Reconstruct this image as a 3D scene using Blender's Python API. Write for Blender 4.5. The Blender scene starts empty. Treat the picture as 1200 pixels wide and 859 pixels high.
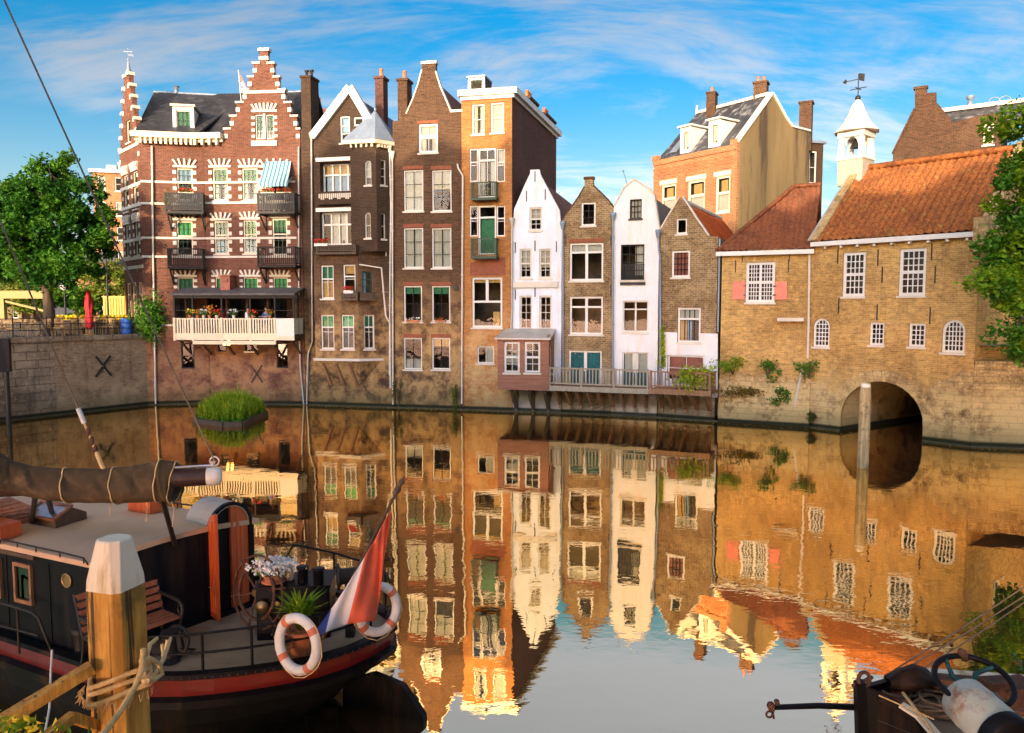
# Delfshaven style canal basin at low sun: every thing is its own object, all measured in metres (z = 0 is the water)
SUN_STRENGTH, SKY_STRENGTH, EXPOSURE, SKY_SAT, SKY_DUST, SKY_OZONE = 2.4, 0.115, 1.32, 1.45, 1.5, 2.5
SKY_HUE, FILL_GLOW = 0.5, (4.3, 3.0, 1.15)
FILL_VEIL = .9
import bpy, bmesh, math, random
import numpy as np
from mathutils import Vector as V, Matrix, Quaternion
from mathutils.geometry import delaunay_2d_cdt
random.seed(7)
sc = bpy.context.scene
COL = sc.collection
R = math.radians
# ---------------------------------------------------------------- camera
FPX, CX, CY, CAMZ, PITCH = 900.0, 600.0, 429.5, 5.6, R(4.42)
cd = bpy.data.cameras.new('camera'); cam = bpy.data.objects.new('camera', cd); COL.objects.link(cam)
cam.location = (0, 0, CAMZ); cam.rotation_euler = (R(90) - PITCH, 0, 0)
cd.sensor_width = 36; cd.sensor_fit = 'HORIZONTAL'; cd.lens = 36 * FPX / 1200
cd.clip_start = 0.1; cd.clip_end = 5000
sc.camera = cam
CAM = V((0, 0, CAMZ)); FW = V((0, math.cos(PITCH), -math.sin(PITCH))); UPV = V((0, math.sin(PITCH), math.cos(PITCH)))
Z = V((0, 0, 1)); QZ = 4.07
def ray(px, py): return FW * FPX + V((1, 0, 0)) * (px - CX) + UPV * (CY - py)
def W(px, py, z=0.0):
    r = ray(px, py); return CAM + r * ((z - CAMZ) / r.z)
def WY(px, py, Y):
    r = ray(px, py); return CAM + r * (Y / r.y)
class Frame:
    """a vertical wall plane measured in metres: u along, z up, d outwards (towards the basin)"""
    def __init__(s, p0, p1):
        s.O = V((p0[0], p0[1], 0)); a = V((p1[0], p1[1], 0)) - s.O
        s.L = a.length; s.U = a.normalized(); s.N = s.U.cross(Z).normalized()
    def p(s, u, z, d=0.0): return s.O + s.U * u + s.N * d + Z * z
    def px(s, x, y, d=0.0):
        r = ray(x, y); o = s.O + s.N * d
        t = (o - CAM).dot(s.N) / r.dot(s.N); q = CAM + r * t - o
        return q.dot(s.U), q.z
    def rect(s, x0, y0, x1, y1, d=0.0):
        xm, ym = (x0 + x1) / 2, (y0 + y1) / 2
        return s.px(x0, ym, d)[0], s.px(x1, ym, d)[0], s.px(xm, y1, d)[1], s.px(xm, y0, d)[1]
# ---------------------------------------------------------------- mesh builder
class MB:
    def __init__(s): s.v = []; s.f = []; s.m = []; s.s = []
    def add(s, vs, fs, m=0, sm=False):
        o = len(s.v); s.v.extend([tuple(a) for a in vs])
        for f in fs: s.f.append(tuple(i + o for i in f)); s.m.append(m); s.s.append(sm)
    def quad(s, a, b, c, d, m=0): s.add([a, b, c, d], [(0, 1, 2, 3)], m)
    def hexa(s, p, m=0): s.add(p, [(3, 2, 1, 0), (4, 5, 6, 7), (0, 1, 5, 4), (1, 2, 6, 5), (2, 3, 7, 6), (3, 0, 4, 7)], m)
    def box(s, c, sz, rz=0.0, m=0, M=None):
        c = V(c); x, y, z = sz[0] / 2, sz[1] / 2, sz[2] / 2
        Q = M if M is not None else Matrix.Rotation(rz, 3, 'Z')
        s.hexa([c + Q @ V(a) for a in ((-x, -y, -z), (x, -y, -z), (x, y, -z), (-x, y, -z), (-x, -y, z), (x, -y, z), (x, y, z), (-x, y, z))], m)
    def fbox(s, F, u0, u1, z0, z1, d0, d1, m=0):
        s.hexa([F.p(u0, z0, d1), F.p(u1, z0, d1), F.p(u1, z0, d0), F.p(u0, z0, d0), F.p(u0, z1, d1), F.p(u1, z1, d1), F.p(u1, z1, d0), F.p(u0, z1, d0)], m)
    def bar(s, a, b, w, h=None, m=0, up=Z):
        a, b = V(a), V(b); h = h or w; t = (b - a).normalized(); sd = t.cross(up)
        if sd.length < 1e-4: sd = t.cross(V((1, 0, 0)))
        sd.normalize(); n = sd.cross(t).normalized(); sd *= w / 2; n *= h / 2
        s.hexa([a - sd - n, a + sd - n, b + sd - n, b - sd - n, a - sd + n, a + sd + n, b + sd + n, b - sd + n], m)
    def prism(s, poly, vec, m=0, m2=None):
        n = len(poly); vec = V(vec); q = [V(a) for a in poly]; s.add(q + [a + vec for a in q], [tuple(range(n))[::-1], tuple(range(n, 2 * n))], m)
        s.add(q + [a + vec for a in q], [(i, (i + 1) % n, n + (i + 1) % n, n + i) for i in range(n)], m if m2 is None else m2)
    def tube(s, pts, r, n=8, m=0, closed=False, caps=True, sm=True):
        pts = [V(a) for a in pts]; k = len(pts); rs = r if isinstance(r, (list, tuple)) else [r] * k
        vs = []; nrm = None
        for i in range(k):
            if closed: t = (pts[(i + 1) % k] - pts[i - 1]).normalized()
            else: t = (pts[min(i + 1, k - 1)] - pts[max(i - 1, 0)]).normalized()
            if nrm is None:
                nrm = t.cross(Z)
                if nrm.length < 1e-3: nrm = t.cross(V((1, 0, 0)))
            nrm = (nrm - t * nrm.dot(t)).normalized(); b = t.cross(nrm)
            for j in range(n):
                a = 2 * math.pi * j / n; vs.append(pts[i] + (nrm * math.cos(a) + b * math.sin(a)) * rs[i])
        fs = [(i * n + j, i * n + (j + 1) % n, ((i + 1) % k) * n + (j + 1) % n, ((i + 1) % k) * n + j) for i in range(k if closed else k - 1) for j in range(n)]
        s.add(vs, fs, m, sm)
        if caps and not closed: s.add(vs[:n], [tuple(range(n))[::-1]], m); s.add(vs[-n:], [tuple(range(n))], m)
    def lathe(s, prof, o, ax=Z, n=16, m=0, sm=True, ph=0.0):
        ax = V(ax).normalized(); x = ax.cross(V((0, 1, 0)) if abs(ax.y) < .9 else V((1, 0, 0))).normalized(); y = ax.cross(x); o = V(o)
        vs = [o + ax * h + (x * math.cos(2 * math.pi * j / n + ph) + y * math.sin(2 * math.pi * j / n + ph)) * max(r, 1e-4) for r, h in prof for j in range(n)]
        s.add(vs, [(i * n + j, i * n + (j + 1) % n, (i + 1) * n + (j + 1) % n, (i + 1) * n + j) for i in range(len(prof) - 1) for j in range(n)], m, sm)
        s.add(vs[:n], [tuple(range(n))[::-1]], m); s.add(vs[-n:], [tuple(range(n))], m)
    def ring(s, c, nrm, Rr, r, n=32, k=8, m=0, sx=1.0, a0=0, a1=2 * math.pi):
        nrm = V(nrm).normalized(); x = nrm.cross(Z)
        if x.length < 1e-3: x = V((1, 0, 0))
        x.normalize(); y = nrm.cross(x); c = V(c); full = abs(a1 - a0 - 2 * math.pi) < 1e-6
        pts = [c + (x * math.cos(a0 + (a1 - a0) * i / n) * sx + y * math.sin(a0 + (a1 - a0) * i / n)) * Rr for i in range(n if full else n + 1)]
        s.tube(pts, r, k, m, closed=full); return x, y
    def ball(s, c, r, n=10, m=0, jit=0.0, rnd=random):
        r = r if isinstance(r, (tuple, list)) else (r, r, r); k = n // 2; vs = []; c = V(c)
        for i in range(k + 1):
            a = math.pi * i / k
            for j in range(n):
                b = 2 * math.pi * j / n; q = 1 + rnd.uniform(-jit, jit)
                vs.append(c + V((r[0] * math.sin(a) * math.cos(b), r[1] * math.sin(a) * math.sin(b), r[2] * math.cos(a))) * q)
        s.add(vs, [(i * n + j, (i + 1) * n + j, (i + 1) * n + (j + 1) % n, i * n + (j + 1) % n) for i in range(k) for j in range(n)], m, True)
    def leaves(s, pts, size, m=0, rnd=random, up=0.35, asp=0.6):
        for p in pts:
            p = V(p); n = V((rnd.gauss(0, 1), rnd.gauss(0, 1), rnd.gauss(0, 1) + up * 2)).normalized()
            t = n.cross(V((rnd.gauss(0, 1), rnd.gauss(0, 1), rnd.gauss(0, 1)))).normalized(); b = n.cross(t)
            L = size * rnd.uniform(.45, 1.45); w = L * asp
            s.add([p - t * L * .5, p + b * w * .5 - n * L * .08, p + t * L * .5, p - b * w * .5 - n * L * .08], [(0, 1, 2, 3)], m)
    def blades(s, base, h, spread, n, w=.02, m=0, rnd=random):
        base = V(base)
        for i in range(n):
            a = rnd.uniform(0, 6.28); l = h * rnd.uniform(.6, 1.15); o = V((math.cos(a), math.sin(a), 0)); sd = V((-o.y, o.x, 0)) * w / 2
            q = spread * rnd.uniform(.2, 1); p0 = base + o * .1 * q; p1 = base + o * q * .45 + Z * l * .65; p2 = base + o * q + Z * l * rnd.uniform(.7, 1)
            s.add([p0 - sd, p0 + sd, p1 + sd * 1.1, p1 - sd * 1.1, p2], [(0, 1, 2, 3), (3, 2, 4)], m)
    def build(s, name, mats, parent=None, label=None, bevel=0, loc=None, weld=False):
        off = V((0, 0, 0))
        if parent is not None:
            q = parent
            while q is not None: off += q.location; q = q.parent
        else:
            if loc is not None: off = V(loc)
            elif s.v:
                a = np.array(s.v); off = V(((a[:, 0].min() + a[:, 0].max()) / 2, (a[:, 1].min() + a[:, 1].max()) / 2, a[:, 2].min()))
        me = bpy.data.meshes.new(name)
        vv = np.array(s.v, dtype=np.float64) - np.array(off)
        me.from_pydata(vv.tolist(), [], s.f)
        for mt in (mats if isinstance(mats, (list, tuple)) else [mats]): me.materials.append(MT(mt))
        me.polygons.foreach_set('material_index', s.m); me.polygons.foreach_set('use_smooth', s.s)
        # metre-true UVs from each face's own plane (world position)
        uvl = me.uv_layers.new(name='uv'); nl = len(me.loops)
        vi = np.empty(nl, dtype=np.int32); me.loops.foreach_get('vertex_index', vi)
        nf = len(me.polygons); nr = np.empty(nf * 3); me.polygons.foreach_get('normal', nr); nr = nr.reshape(-1, 3)
        lt = np.empty(nf, dtype=np.int32); me.polygons.foreach_get('loop_total', lt)
        N = np.repeat(nr, lt, axis=0); P = np.array(s.v)[vi]
        T = np.stack([-N[:, 1], N[:, 0], np.zeros(nl)], 1); tl = np.linalg.norm(T, axis=1); flat = tl < .05
        T[flat] = (1, 0, 0); T /= np.linalg.norm(T, axis=1)[:, None]; B = np.cross(N, T)
        uv = np.stack([(P * T).sum(1), (P * B).sum(1)], 1); uvl.data.foreach_set('uv', uv.ravel())
        me.update()
        o = bpy.data.objects.new(name, me); COL.objects.link(o)
        if parent is not None: o.parent = parent
        else: o.location = off
        if label: o['label'] = label
        if bevel:
            b = o.modifiers.new('bevel', 'BEVEL'); b.width = bevel; b.segments = 2; b.limit_method = 'ANGLE'; b.angle_limit = R(40)
        return o
def tag(o, label, cat, group=None, kind=None):
    if label: o['label'] = label
    if cat: o['category'] = cat
    if group: o['group'] = group
    if kind: o['kind'] = kind
    return o
def thing(name, label, cat, loc=(0, 0, 0), group=None):
    o = bpy.data.objects.new(name, None); COL.objects.link(o); o.location = V(loc); o.empty_display_size = .3
    return tag(o, label, cat, group)
def struct(o): o['kind'] = 'structure'; return o
def dup(root, loc, rz=0.0, label=None, group=None, scale=1.0):
    r = root.copy(); COL.objects.link(r); r.location = V(loc); r.rotation_euler = (0, 0, rz); r.scale = (scale,) * 3
    if label: r['label'] = label
    if group: r['group'] = group
    for ch in list(root.children):
        c = ch.copy(); COL.objects.link(c); c.parent = r
        for g in list(ch.children):
            d = g.copy(); COL.objects.link(d); d.parent = c
    return r
def fill(outer, holes):
    """triangulate a 2D polygon with holes"""
    pts = [V((a[0], a[1])) for a in outer]; loops = [list(range(len(outer)))]
    for h in holes:
        o = len(pts); pts += [V((a[0], a[1])) for a in h]; loops.append([o + i for i in range(len(h))])
    ed = [(l[i], l[(i + 1) % len(l)]) for l in loops for i in range(len(l))]
    vo, eo, fo = delaunay_2d_cdt(pts, ed, [], 0, 1e-5)[:3]
    def inside(p, poly):
        c = False; n = len(poly)
        for i in range(n):
            x1, y1 = poly[i][0], poly[i][1]; x2, y2 = poly[(i + 1) % n][0], poly[(i + 1) % n][1]
            if (y1 > p[1]) != (y2 > p[1]) and p[0] < (x2 - x1) * (p[1] - y1) / (y2 - y1) + x1: c = not c
        return c
    out = []
    for f in fo:
        c = sum((vo[i] for i in f), V((0, 0))) / len(f)
        if inside(c, outer) and not any(inside(c, h) for h in holes):
            a, b, d = (vo[i] for i in f[:3])
            if (b - a).cross(d - a) < 0: f = f[::-1]
            out.append(tuple(f))
    return [(a.x, a.y) for a in vo], out
# ---------------------------------------------------------------- materials
MATS = {}
def MT(n): return MATS[n] if isinstance(n, str) else n
def nt(name):
    m = bpy.data.materials.new(name); m.use_nodes = True; t = m.node_tree; t.nodes.clear(); MATS[name] = m
    o = t.nodes.new('ShaderNodeOutputMaterial'); b = t.nodes.new('ShaderNodeBsdfPrincipled'); t.links.new(b.outputs[0], o.inputs[0])
    return m, t, b, o
class G:
    """short hand for wiring nodes"""
    def __init__(s, t): s.t = t
    def n(s, ty, ins=None, **kw):
        x = s.t.nodes.new(ty)
        for k, v in kw.items(): setattr(x, k, v)
        for k, v in (ins or {}).items():
            if isinstance(v, bpy.types.NodeSocket): s.t.links.new(v, x.inputs[k])
            else: x.inputs[k].default_value = v
        return x
    def math(s, op, a, b=0.0, c=None, cl=False):
        d = {0: a, 1: b}
        if c is not None: d[2] = c
        return s.n('ShaderNodeMath', d, operation=op, use_clamp=cl).outputs[0]
    def mix(s, f, a, b, mode='MIX'):
        x = s.t.nodes.new('ShaderNodeMix'); x.data_type = 'RGBA'; x.blend_type = mode
        for k, v in ((0, f), (6, a), (7, b)):
            if isinstance(v, bpy.types.NodeSocket): s.t.links.new(v, x.inputs[k])
            else: x.inputs[k].default_value = v if k == 0 else c4(v)
        return x.outputs[2]
    def noise(s, vec, sc, det=4, rough=.6, dist=0.0):
        return s.n('ShaderNodeTexNoise', {'Vector': vec, 'Scale': sc, 'Detail': det, 'Roughness': rough, 'Distortion': dist}).outputs[0]
    def ramp(s, v, lo, hi, a=0.0, b=1.0):
        return s.n('ShaderNodeMapRange', {0: v, 1: lo, 2: hi, 3: a, 4: b}, interpolation_type='SMOOTHSTEP').outputs[0]
    def map(s, vec, sc, loc=(0, 0, 0), rot=(0, 0, 0)):
        return s.n('ShaderNodeMapping', {'Vector': vec, 'Scale': sc, 'Location': loc, 'Rotation': rot}).outputs[0]
def c4(c): return (c[0], c[1], c[2], 1.0) if len(c) == 3 else c
def sc3(c, k): return tuple(min(1, a * k) for a in c)
def plain(name, col, rough=.6, metal=0.0, var=.25, scale=6.0, bump=0.0, spec=.4, coat=0.0, dirt=None, dirtamt=.0, streak=False):
    m, t, b, o = nt(name); g = G(t); tc = g.n('ShaderNodeTexCoord')
    vec = g.n('ShaderNodeNewGeometry').outputs['Position']
    if streak: vec = g.map(vec, (1, 1, .12))
    n1 = g.noise(vec, scale, 5, .65); n2 = g.noise(vec, scale * .15, 2)
    f = g.math('ADD', g.math('MULTIPLY', n1, .6), g.math('MULTIPLY', n2, .4))
    c = g.mix(g.ramp(f, .3, .7), sc3(col, 1 - var), sc3(col, 1 + var))
    if dirt: c = g.mix(g.math('MULTIPLY', g.ramp(g.noise(vec, scale * .5, 6, .7), .5, .68), dirtamt), c, dirt)
    t.links.new(c, b.inputs['Base Color'])
    b.inputs['Roughness'].default_value = rough; b.inputs['Metallic'].default_value = metal; b.inputs['Specular IOR Level'].default_value = spec
    b.inputs['Coat Weight'].default_value = coat
    if bump:
        bn = g.n('ShaderNodeBump', {'Height': n1, 'Strength': 1.0, 'Distance': bump}); t.links.new(bn.outputs[0], b.inputs['Normal'])
    return m
def brick(name, c1, c2, mortar, w=.24, h=.08, ms=.012, mottle=.5, stain=(.05, .035, .02), stainamt=.35, pale=(.55, .45, .3), paleamt=.25, palez=None, rough=.85, wet=True, patch=1.0, bump=.012, pz=.5):
    m, t, b, o = nt(name); g = G(t)
    uv = g.n('ShaderNodeUVMap', uv_map='uv').outputs[0]; pos = g.n('ShaderNodeNewGeometry').outputs['Position']
    wob = g.n('ShaderNodeVectorMath', {0: uv, 1: g.n('ShaderNodeVectorMath', {0: g.n('ShaderNodeTexNoise', {'Vector': uv, 'Scale': 2.5, 'Detail': 2.0}).outputs[1], 3: .03}, operation='SCALE').outputs[0]}, operation='ADD').outputs[0]
    br = g.n('ShaderNodeTexBrick', {'Vector': wob, 'Color1': c4(sc3(c1, 1.0)), 'Color2': c4(c2), 'Mortar': c4(mortar), 'Scale': 1.0, 'Mortar Size': ms, 'Mortar Smooth': .3, 'Bias': 0.0, 'Brick Width': w, 'Row Height': h})
    br.offset = .5
    # per-brick tone: a coarse voronoi-free noise sampled at brick size
    nb = g.noise(g.map(uv, (1 / w, 1 / h, 1)), .62, 2, .7)
    c = g.mix(g.ramp(nb, .3, .72), sc3(c1, 1.4), sc3(c2, .62)); c = g.mix(.5, br.outputs[0], c)
    c = g.mix(g.math('MULTIPLY', br.outputs[1], .8), c, mortar)
    big = g.noise(pos, .35 * patch, 5, .62); med = g.noise(pos, 1.6 * patch, 6, .7)
    c = g.mix(g.math('MULTIPLY', g.ramp(big, .38, .62), mottle, cl=True), c, g.mix(1.0, c, (.56, .50, .46), 'MULTIPLY')); grit = g.noise(pos, 6.5, 5, .8); c = g.mix(g.math('MULTIPLY', g.ramp(grit, .5, .68), mottle * .75, cl=True), c, g.mix(1.0, c, (.34, .30, .28), 'MULTIPLY')); grit2 = g.noise(pos, 9.0, 4, .85); c = g.mix(g.math('MULTIPLY', g.ramp(grit2, .54, .70), mottle * .6, cl=True), c, sc3(c1, 1.7))
    c = g.mix(g.math('MULTIPLY', g.ramp(med, .5, .72), mottle * .8), c, g.mix(1.0, c, (1.0, .93, .8), 'MULTIPLY'))
    c = g.mix(g.math('MULTIPLY', g.ramp(g.noise(pos, 3.1, 6, .8), .52, .66), .65 * mottle, cl=True), c, sc3(c1, 1.45))
    st = g.noise(g.map(pos, (1, 1, .13)), 1.7, 5, .7)
    c = g.mix(g.math('MULTIPLY', g.ramp(st, .5, .74), stainamt), c, stain)
    z = g.n('ShaderNodeSeparateXYZ', {0: pos}).outputs[2]
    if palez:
        low_lift = g.math('MULTIPLY', g.ramp(z, palez, palez * .3), g.ramp(g.noise(pos, 1.3, 6, .72), .36, .62)); c = g.mix(g.math('MULTIPLY', low_lift, paleamt * 2.6, cl=True), c, pale)  # lower walls paler, patchy: their brighter light is put into the colour
    c = g.mix(g.math('MULTIPLY', g.ramp(g.noise(g.map(pos, (1, 1, .25)), .9, 6, .75), .6, .75), paleamt), c, pale)
    if wet:
        zz = g.math('ADD', z, g.math('MULTIPLY', g.math('SUBTRACT', g.noise(pos, 2.2, 5, .7), .5), .5))
        c = g.mix(g.math('MULTIPLY', g.ramp(zz, 1.15, .3), .45), c, (.13, .10, .035))
        c = g.mix(g.ramp(z, .26, .16), c, (.022, .022, .008))
    t.links.new(c, b.inputs['Base Color']); b.inputs['Roughness'].default_value = rough; b.inputs['Specular IOR Level'].default_value = .25
    hh = g.math('ADD', g.math('MULTIPLY', br.outputs[1], -1.0), g.math('MULTIPLY', g.noise(pos, 14, 4, .7), .8))
    t.links.new(g.n('ShaderNodeBump', {'Height': hh, 'Strength': 1.0, 'Distance': bump}).outputs[0], b.inputs['Normal'])
    return m
def leafmat(name, a, b_, trans=.3):
    m, t, b, o = nt(name); g = G(t); pos = g.n('ShaderNodeNewGeometry').outputs['Position']
    f = g.ramp(g.noise(pos, 1.3, 3), .35, .65); f2 = g.noise(pos, 9, 2)
    c = g.mix(f, a, b_); c = g.mix(g.ramp(f2, .35, .7), sc3(a, .7), c)
    t.links.new(c, b.inputs['Base Color']); b.inputs['Roughness'].default_value = .55; b.inputs['Specular IOR Level'].default_value = .25
    tr = g.n('ShaderNodeBsdfTranslucent', {0: c}); mx = g.n('ShaderNodeMixShader', {0: trans, 1: b.outputs[0], 2: tr.outputs[0]})
    t.links.new(mx.outputs[0], o.inputs[0]); return m
def wood(name, a, b_, rough=.6, sc=1.0, axis=(1, 1, .08), dirt=None, bump=.004, coat=0.0, crack=0.0):
    m, t, b, o = nt(name); g = G(t); tc = g.n('ShaderNodeTexCoord').outputs['Object']
    v = g.map(tc, axis); f = g.noise(v, 22 * sc, 6, .7, .4); c = g.mix(g.ramp(f, .32, .68), a, b_)
    if dirt: c = g.mix(g.math('MULTIPLY', g.ramp(g.noise(tc, 5 * sc, 5, .7), .5, .7), .8), c, dirt)
    if crack:
        ck = g.ramp(g.noise(g.map(tc, (1, 1, .035)), 26 * sc, 3, .55, .6), .60, .64); c = g.mix(g.math('MULTIPLY', ck, crack), c, (.035, .02, .008)); f = g.math('SUBTRACT', f, ck)
    t.links.new(c, b.inputs['Base Color']); b.inputs['Roughness'].default_value = rough; b.inputs['Coat Weight'].default_value = coat
    t.links.new(g.n('ShaderNodeBump', {'Height': f, 'Distance': bump}).outputs[0], b.inputs['Normal']); return m
def emit(name, col, s):
    m, t, b, o = nt(name); b.inputs['Base Color'].default_value = c4(col); b.inputs['Emission Color'].default_value = c4(col); b.inputs['Emission Strength'].default_value = s; return m
# ---------------------------------------------------------------- palette
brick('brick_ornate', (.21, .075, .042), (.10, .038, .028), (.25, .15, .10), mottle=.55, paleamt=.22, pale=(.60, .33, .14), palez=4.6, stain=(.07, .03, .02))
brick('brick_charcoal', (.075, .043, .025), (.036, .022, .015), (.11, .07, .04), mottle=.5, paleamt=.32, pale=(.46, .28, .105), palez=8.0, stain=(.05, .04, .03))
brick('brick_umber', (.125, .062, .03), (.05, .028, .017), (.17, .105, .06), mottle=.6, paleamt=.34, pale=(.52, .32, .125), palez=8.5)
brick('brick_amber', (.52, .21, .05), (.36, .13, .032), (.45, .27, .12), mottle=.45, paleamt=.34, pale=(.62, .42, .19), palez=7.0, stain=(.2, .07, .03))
brick('brick_side', (.13, .055, .04), (.09, .04, .032), (.14, .08, .06), mottle=.5, paleamt=.1, pale=(.25, .15, .09))
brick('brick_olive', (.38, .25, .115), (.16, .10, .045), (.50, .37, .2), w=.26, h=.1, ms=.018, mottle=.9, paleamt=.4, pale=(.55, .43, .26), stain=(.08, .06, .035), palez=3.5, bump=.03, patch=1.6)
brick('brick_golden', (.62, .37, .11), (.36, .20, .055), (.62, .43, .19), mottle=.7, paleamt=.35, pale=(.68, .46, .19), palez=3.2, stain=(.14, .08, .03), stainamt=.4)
brick('brick_bright', (.46, .17, .055), (.34, .115, .04), (.55, .4, .25), w=.3, h=.1, mottle=.3, paleamt=.1, wet=False)
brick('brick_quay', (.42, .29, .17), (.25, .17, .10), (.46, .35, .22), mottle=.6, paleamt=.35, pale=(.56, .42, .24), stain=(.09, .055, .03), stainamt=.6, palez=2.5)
brick('stone_quay', (.38, .30, .20), (.25, .19, .12), (.19, .14, .09), w=1.1, h=.42, ms=.03, mottle=.8, paleamt=.6, pale=(.55, .5, .4), stain=(.07, .06, .05), stainamt=.75, bump=.04)
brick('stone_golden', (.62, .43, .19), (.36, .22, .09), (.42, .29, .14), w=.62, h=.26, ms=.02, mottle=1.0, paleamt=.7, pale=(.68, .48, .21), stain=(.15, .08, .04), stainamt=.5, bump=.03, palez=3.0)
brick('brick_distant', (.46, .18, .07), (.36, .14, .06), (.4, .28, .2), mottle=.3, paleamt=.05, wet=False)
brick('paving', (.30, .25, .2), (.24, .2, .16), (.15, .13, .1), w=.3, h=.1, mottle=.4, wet=False, stainamt=.1)
plain('plaster_ochre', (.235, .165, .07), .9, var=.3, scale=1.1, bump=.02, dirt=(.07, .05, .03), dirtamt=1.0, streak=True)
def whitewash(name, col, grime):
    m, t, b, o = nt(name); g = G(t); pos = g.n('ShaderNodeNewGeometry').outputs['Position']
    z = g.n('ShaderNodeSeparateXYZ', {0: pos}).outputs[2]
    c = g.mix(g.ramp(g.noise(pos, 1.1, 6, .7), .35, .7), sc3(col, .9), col)
    c = g.mix(g.math('MULTIPLY', g.ramp(g.noise(g.map(pos, (1, 1, .1)), 2.6, 5, .75), .48, .72), .6), c, sc3(grime, 1.6))
    lo = g.math('ADD', z, g.math('MULTIPLY', g.noise(pos, 1.5, 6, .75), 1.6))
    c = g.mix(g.math('MULTIPLY', g.ramp(lo, 3.0, 1.2), .85), c, grime); c = g.mix(g.ramp(z, .26, .16), c, (.022, .022, .008))
    t.links.new(c, b.inputs['Base Color']); b.inputs['Roughness'].default_value = .8
    t.links.new(g.n('ShaderNodeBump', {'Height': g.noise(pos, 7, 5, .7), 'Distance': .012}).outputs[0], b.inputs['Normal'])
whitewash('whitewash', (.72, .76, .80), (.42, .32, .19)); whitewash('whitewash_warm', (.76, .75, .73), (.45, .33, .19))
plain('stone_white', (.66, .59, .48), .75, var=.12, scale=3, dirt=(.45, .36, .25), dirtamt=.5)
plain('paint_white', (.70, .67, .60), .45, var=.07, scale=3, dirt=(.5, .44, .34), dirtamt=.35)
plain('paint_cream', (.72, .62, .43), .5, var=.1, scale=3, dirt=(.4, .3, .18), dirtamt=.4)
plain('paint_black', (.006, .006, .008), .45, var=.3, scale=5, spec=.2)
plain('paint_grey', (.02, .02, .019), .6, var=.2, scale=5)
plain('paint_teal', (.01, .075, .075), .45, var=.25, scale=4)
plain('paint_green', (.012, .05, .03), .45, var=.25, scale=4)
plain('paint_oxblood', (.30, .085, .05), .5, var=.3, scale=4)
plain('paint_salmon', (.72, .22, .14), .6, var=.12, scale=4)
plain('lead', (.22, .27, .33), .5, metal=.2, var=.2, scale=3, streak=True)
plain('zinc', (.47, .44, .38), .5, metal=.2, var=.2, scale=3, streak=True, dirt=(.25, .2, .14), dirtamt=.5)
plain('slate', (.035, .035, .04), .5, var=.35, scale=4, bump=.01, dirt=(.12, .12, .12), dirtamt=.4, streak=True)
plain('slate_streaked', (.045, .047, .052), .45, var=.4, scale=3, bump=.01, dirt=(.38, .38, .36), dirtamt=.7, streak=True)
plain('tar_roof', (.10, .09, .085), .7, var=.3, scale=3, dirt=(.2, .17, .12), dirtamt=.5)
plain('iron', (.03, .028, .026), .5, metal=.3, var=.3, scale=8)
plain('iron_rust', (.10, .045, .025), .8, var=.5, scale=12, bump=.004)
plain('room', (.10, .07, .045), .9, var=.5, scale=1.2)
plain('room_warm', (.24, .14, .07), .9, var=.5, scale=1.4)
plain('curtain_cream', (.52, .47, .38), .9, var=.1, scale=5)
plain('curtain_amber', (.55, .32, .10), .9, var=.25, scale=5)
plain('blind_green', (.06, .38, .10), .6, var=.3, scale=6)
plain('blind_forest', (.02, .16, .06), .6, var=.3, scale=6)
plain('blind_cyan', (.02, .36, .50), .6, var=.2, scale=6)
plain('blind_red', (.42, .13, .09), .7, var=.3, scale=6)
plain('blind_blue', (.25, .4, .55), .7, var=.2, scale=6)
plain('terracotta', (.5, .17, .07), .7, var=.2, scale=10)
plain('petal_red', (.65, .02, .015), .6, var=.4, scale=30); plain('petal_white', (.85, .83, .8), .7, var=.08, scale=30); plain('petal_yellow', (.8, .62, .03), .6, var=.2, scale=30)
plain('petal_orange', (.85, .28, .03), .6, var=.3, scale=30)
leafmat('leaf_deep', (.03, .13, .012), (.085, .26, .018)); leafmat('leaf_bright', (.20, .40, .012), (.46, .56, .03), .45); leafmat('leaf_mid', (.07, .23, .015), (.19, .36, .03))
leafmat('leaf_golden', (.16, .24, .02), (.42, .42, .05), .4); leafmat('leaf_lime', (.34, .48, .02), (.66, .66, .05), .35); leafmat('moss', (.07, .09, .015), (.16, .16, .03), .2); leafmat('leaf_autumn', (.25, .16, .03), (.35, .28, .05), .3)
wood('bark', (.05, .035, .02), (.13, .09, .05), .9, .5, bump=.02)
wood('timber_raw', (.40, .18, .022), (.80, .45, .08), .7, .5, (1, 1, .1), dirt=(.16, .11, .02), bump=.01, crack=.9)
wood('timber_plank', (.30, .12, .06), (.48, .22, .11), .5, .6, (1, 1, 1))
wood('timber_brown', (.22, .085, .045), (.31, .13, .07), .7, .5, (.1, .1, 1))
wood('timber_rail', (.30, .24, .16), (.42, .34, .23), .8, .5); wood('timber_umber', (.22, .11, .05), (.36, .19, .09), .8, .5); wood('timber_dark', (.06, .04, .025), (.12, .075, .045), .8, .5)
wood('timber_red', (.52, .085, .02), (.66, .14, .035), .35, .4, coat=.3); wood('wood_slat', (.32, .10, .05), (.45, .17, .085), .4, .5, (1, 1, 1), coat=.3)
wood('wood_grey', (.34, .29, .22), (.5, .43, .33), .8, .5, (1, 1, 1)); wood('timber_pale', (.36, .24, .10), (.62, .44, .2), .8, .5, (1, 1, .1), dirt=(.10, .08, .03)); plain('beam_yellow', (.34, .24, .07), .6, var=.1); plain('curtain_teal', (.04, .17, .17), .9, var=.3); wood('rattan', (.52, .33, .13), (.7, .46, .2), .7, .5, (1, 1, 1))
plain('pole_white', (.84, .75, .58), .6, var=.08, scale=4, dirt=(.40, .26, .07), dirtamt=1.0, bump=.006, streak=True)
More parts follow.
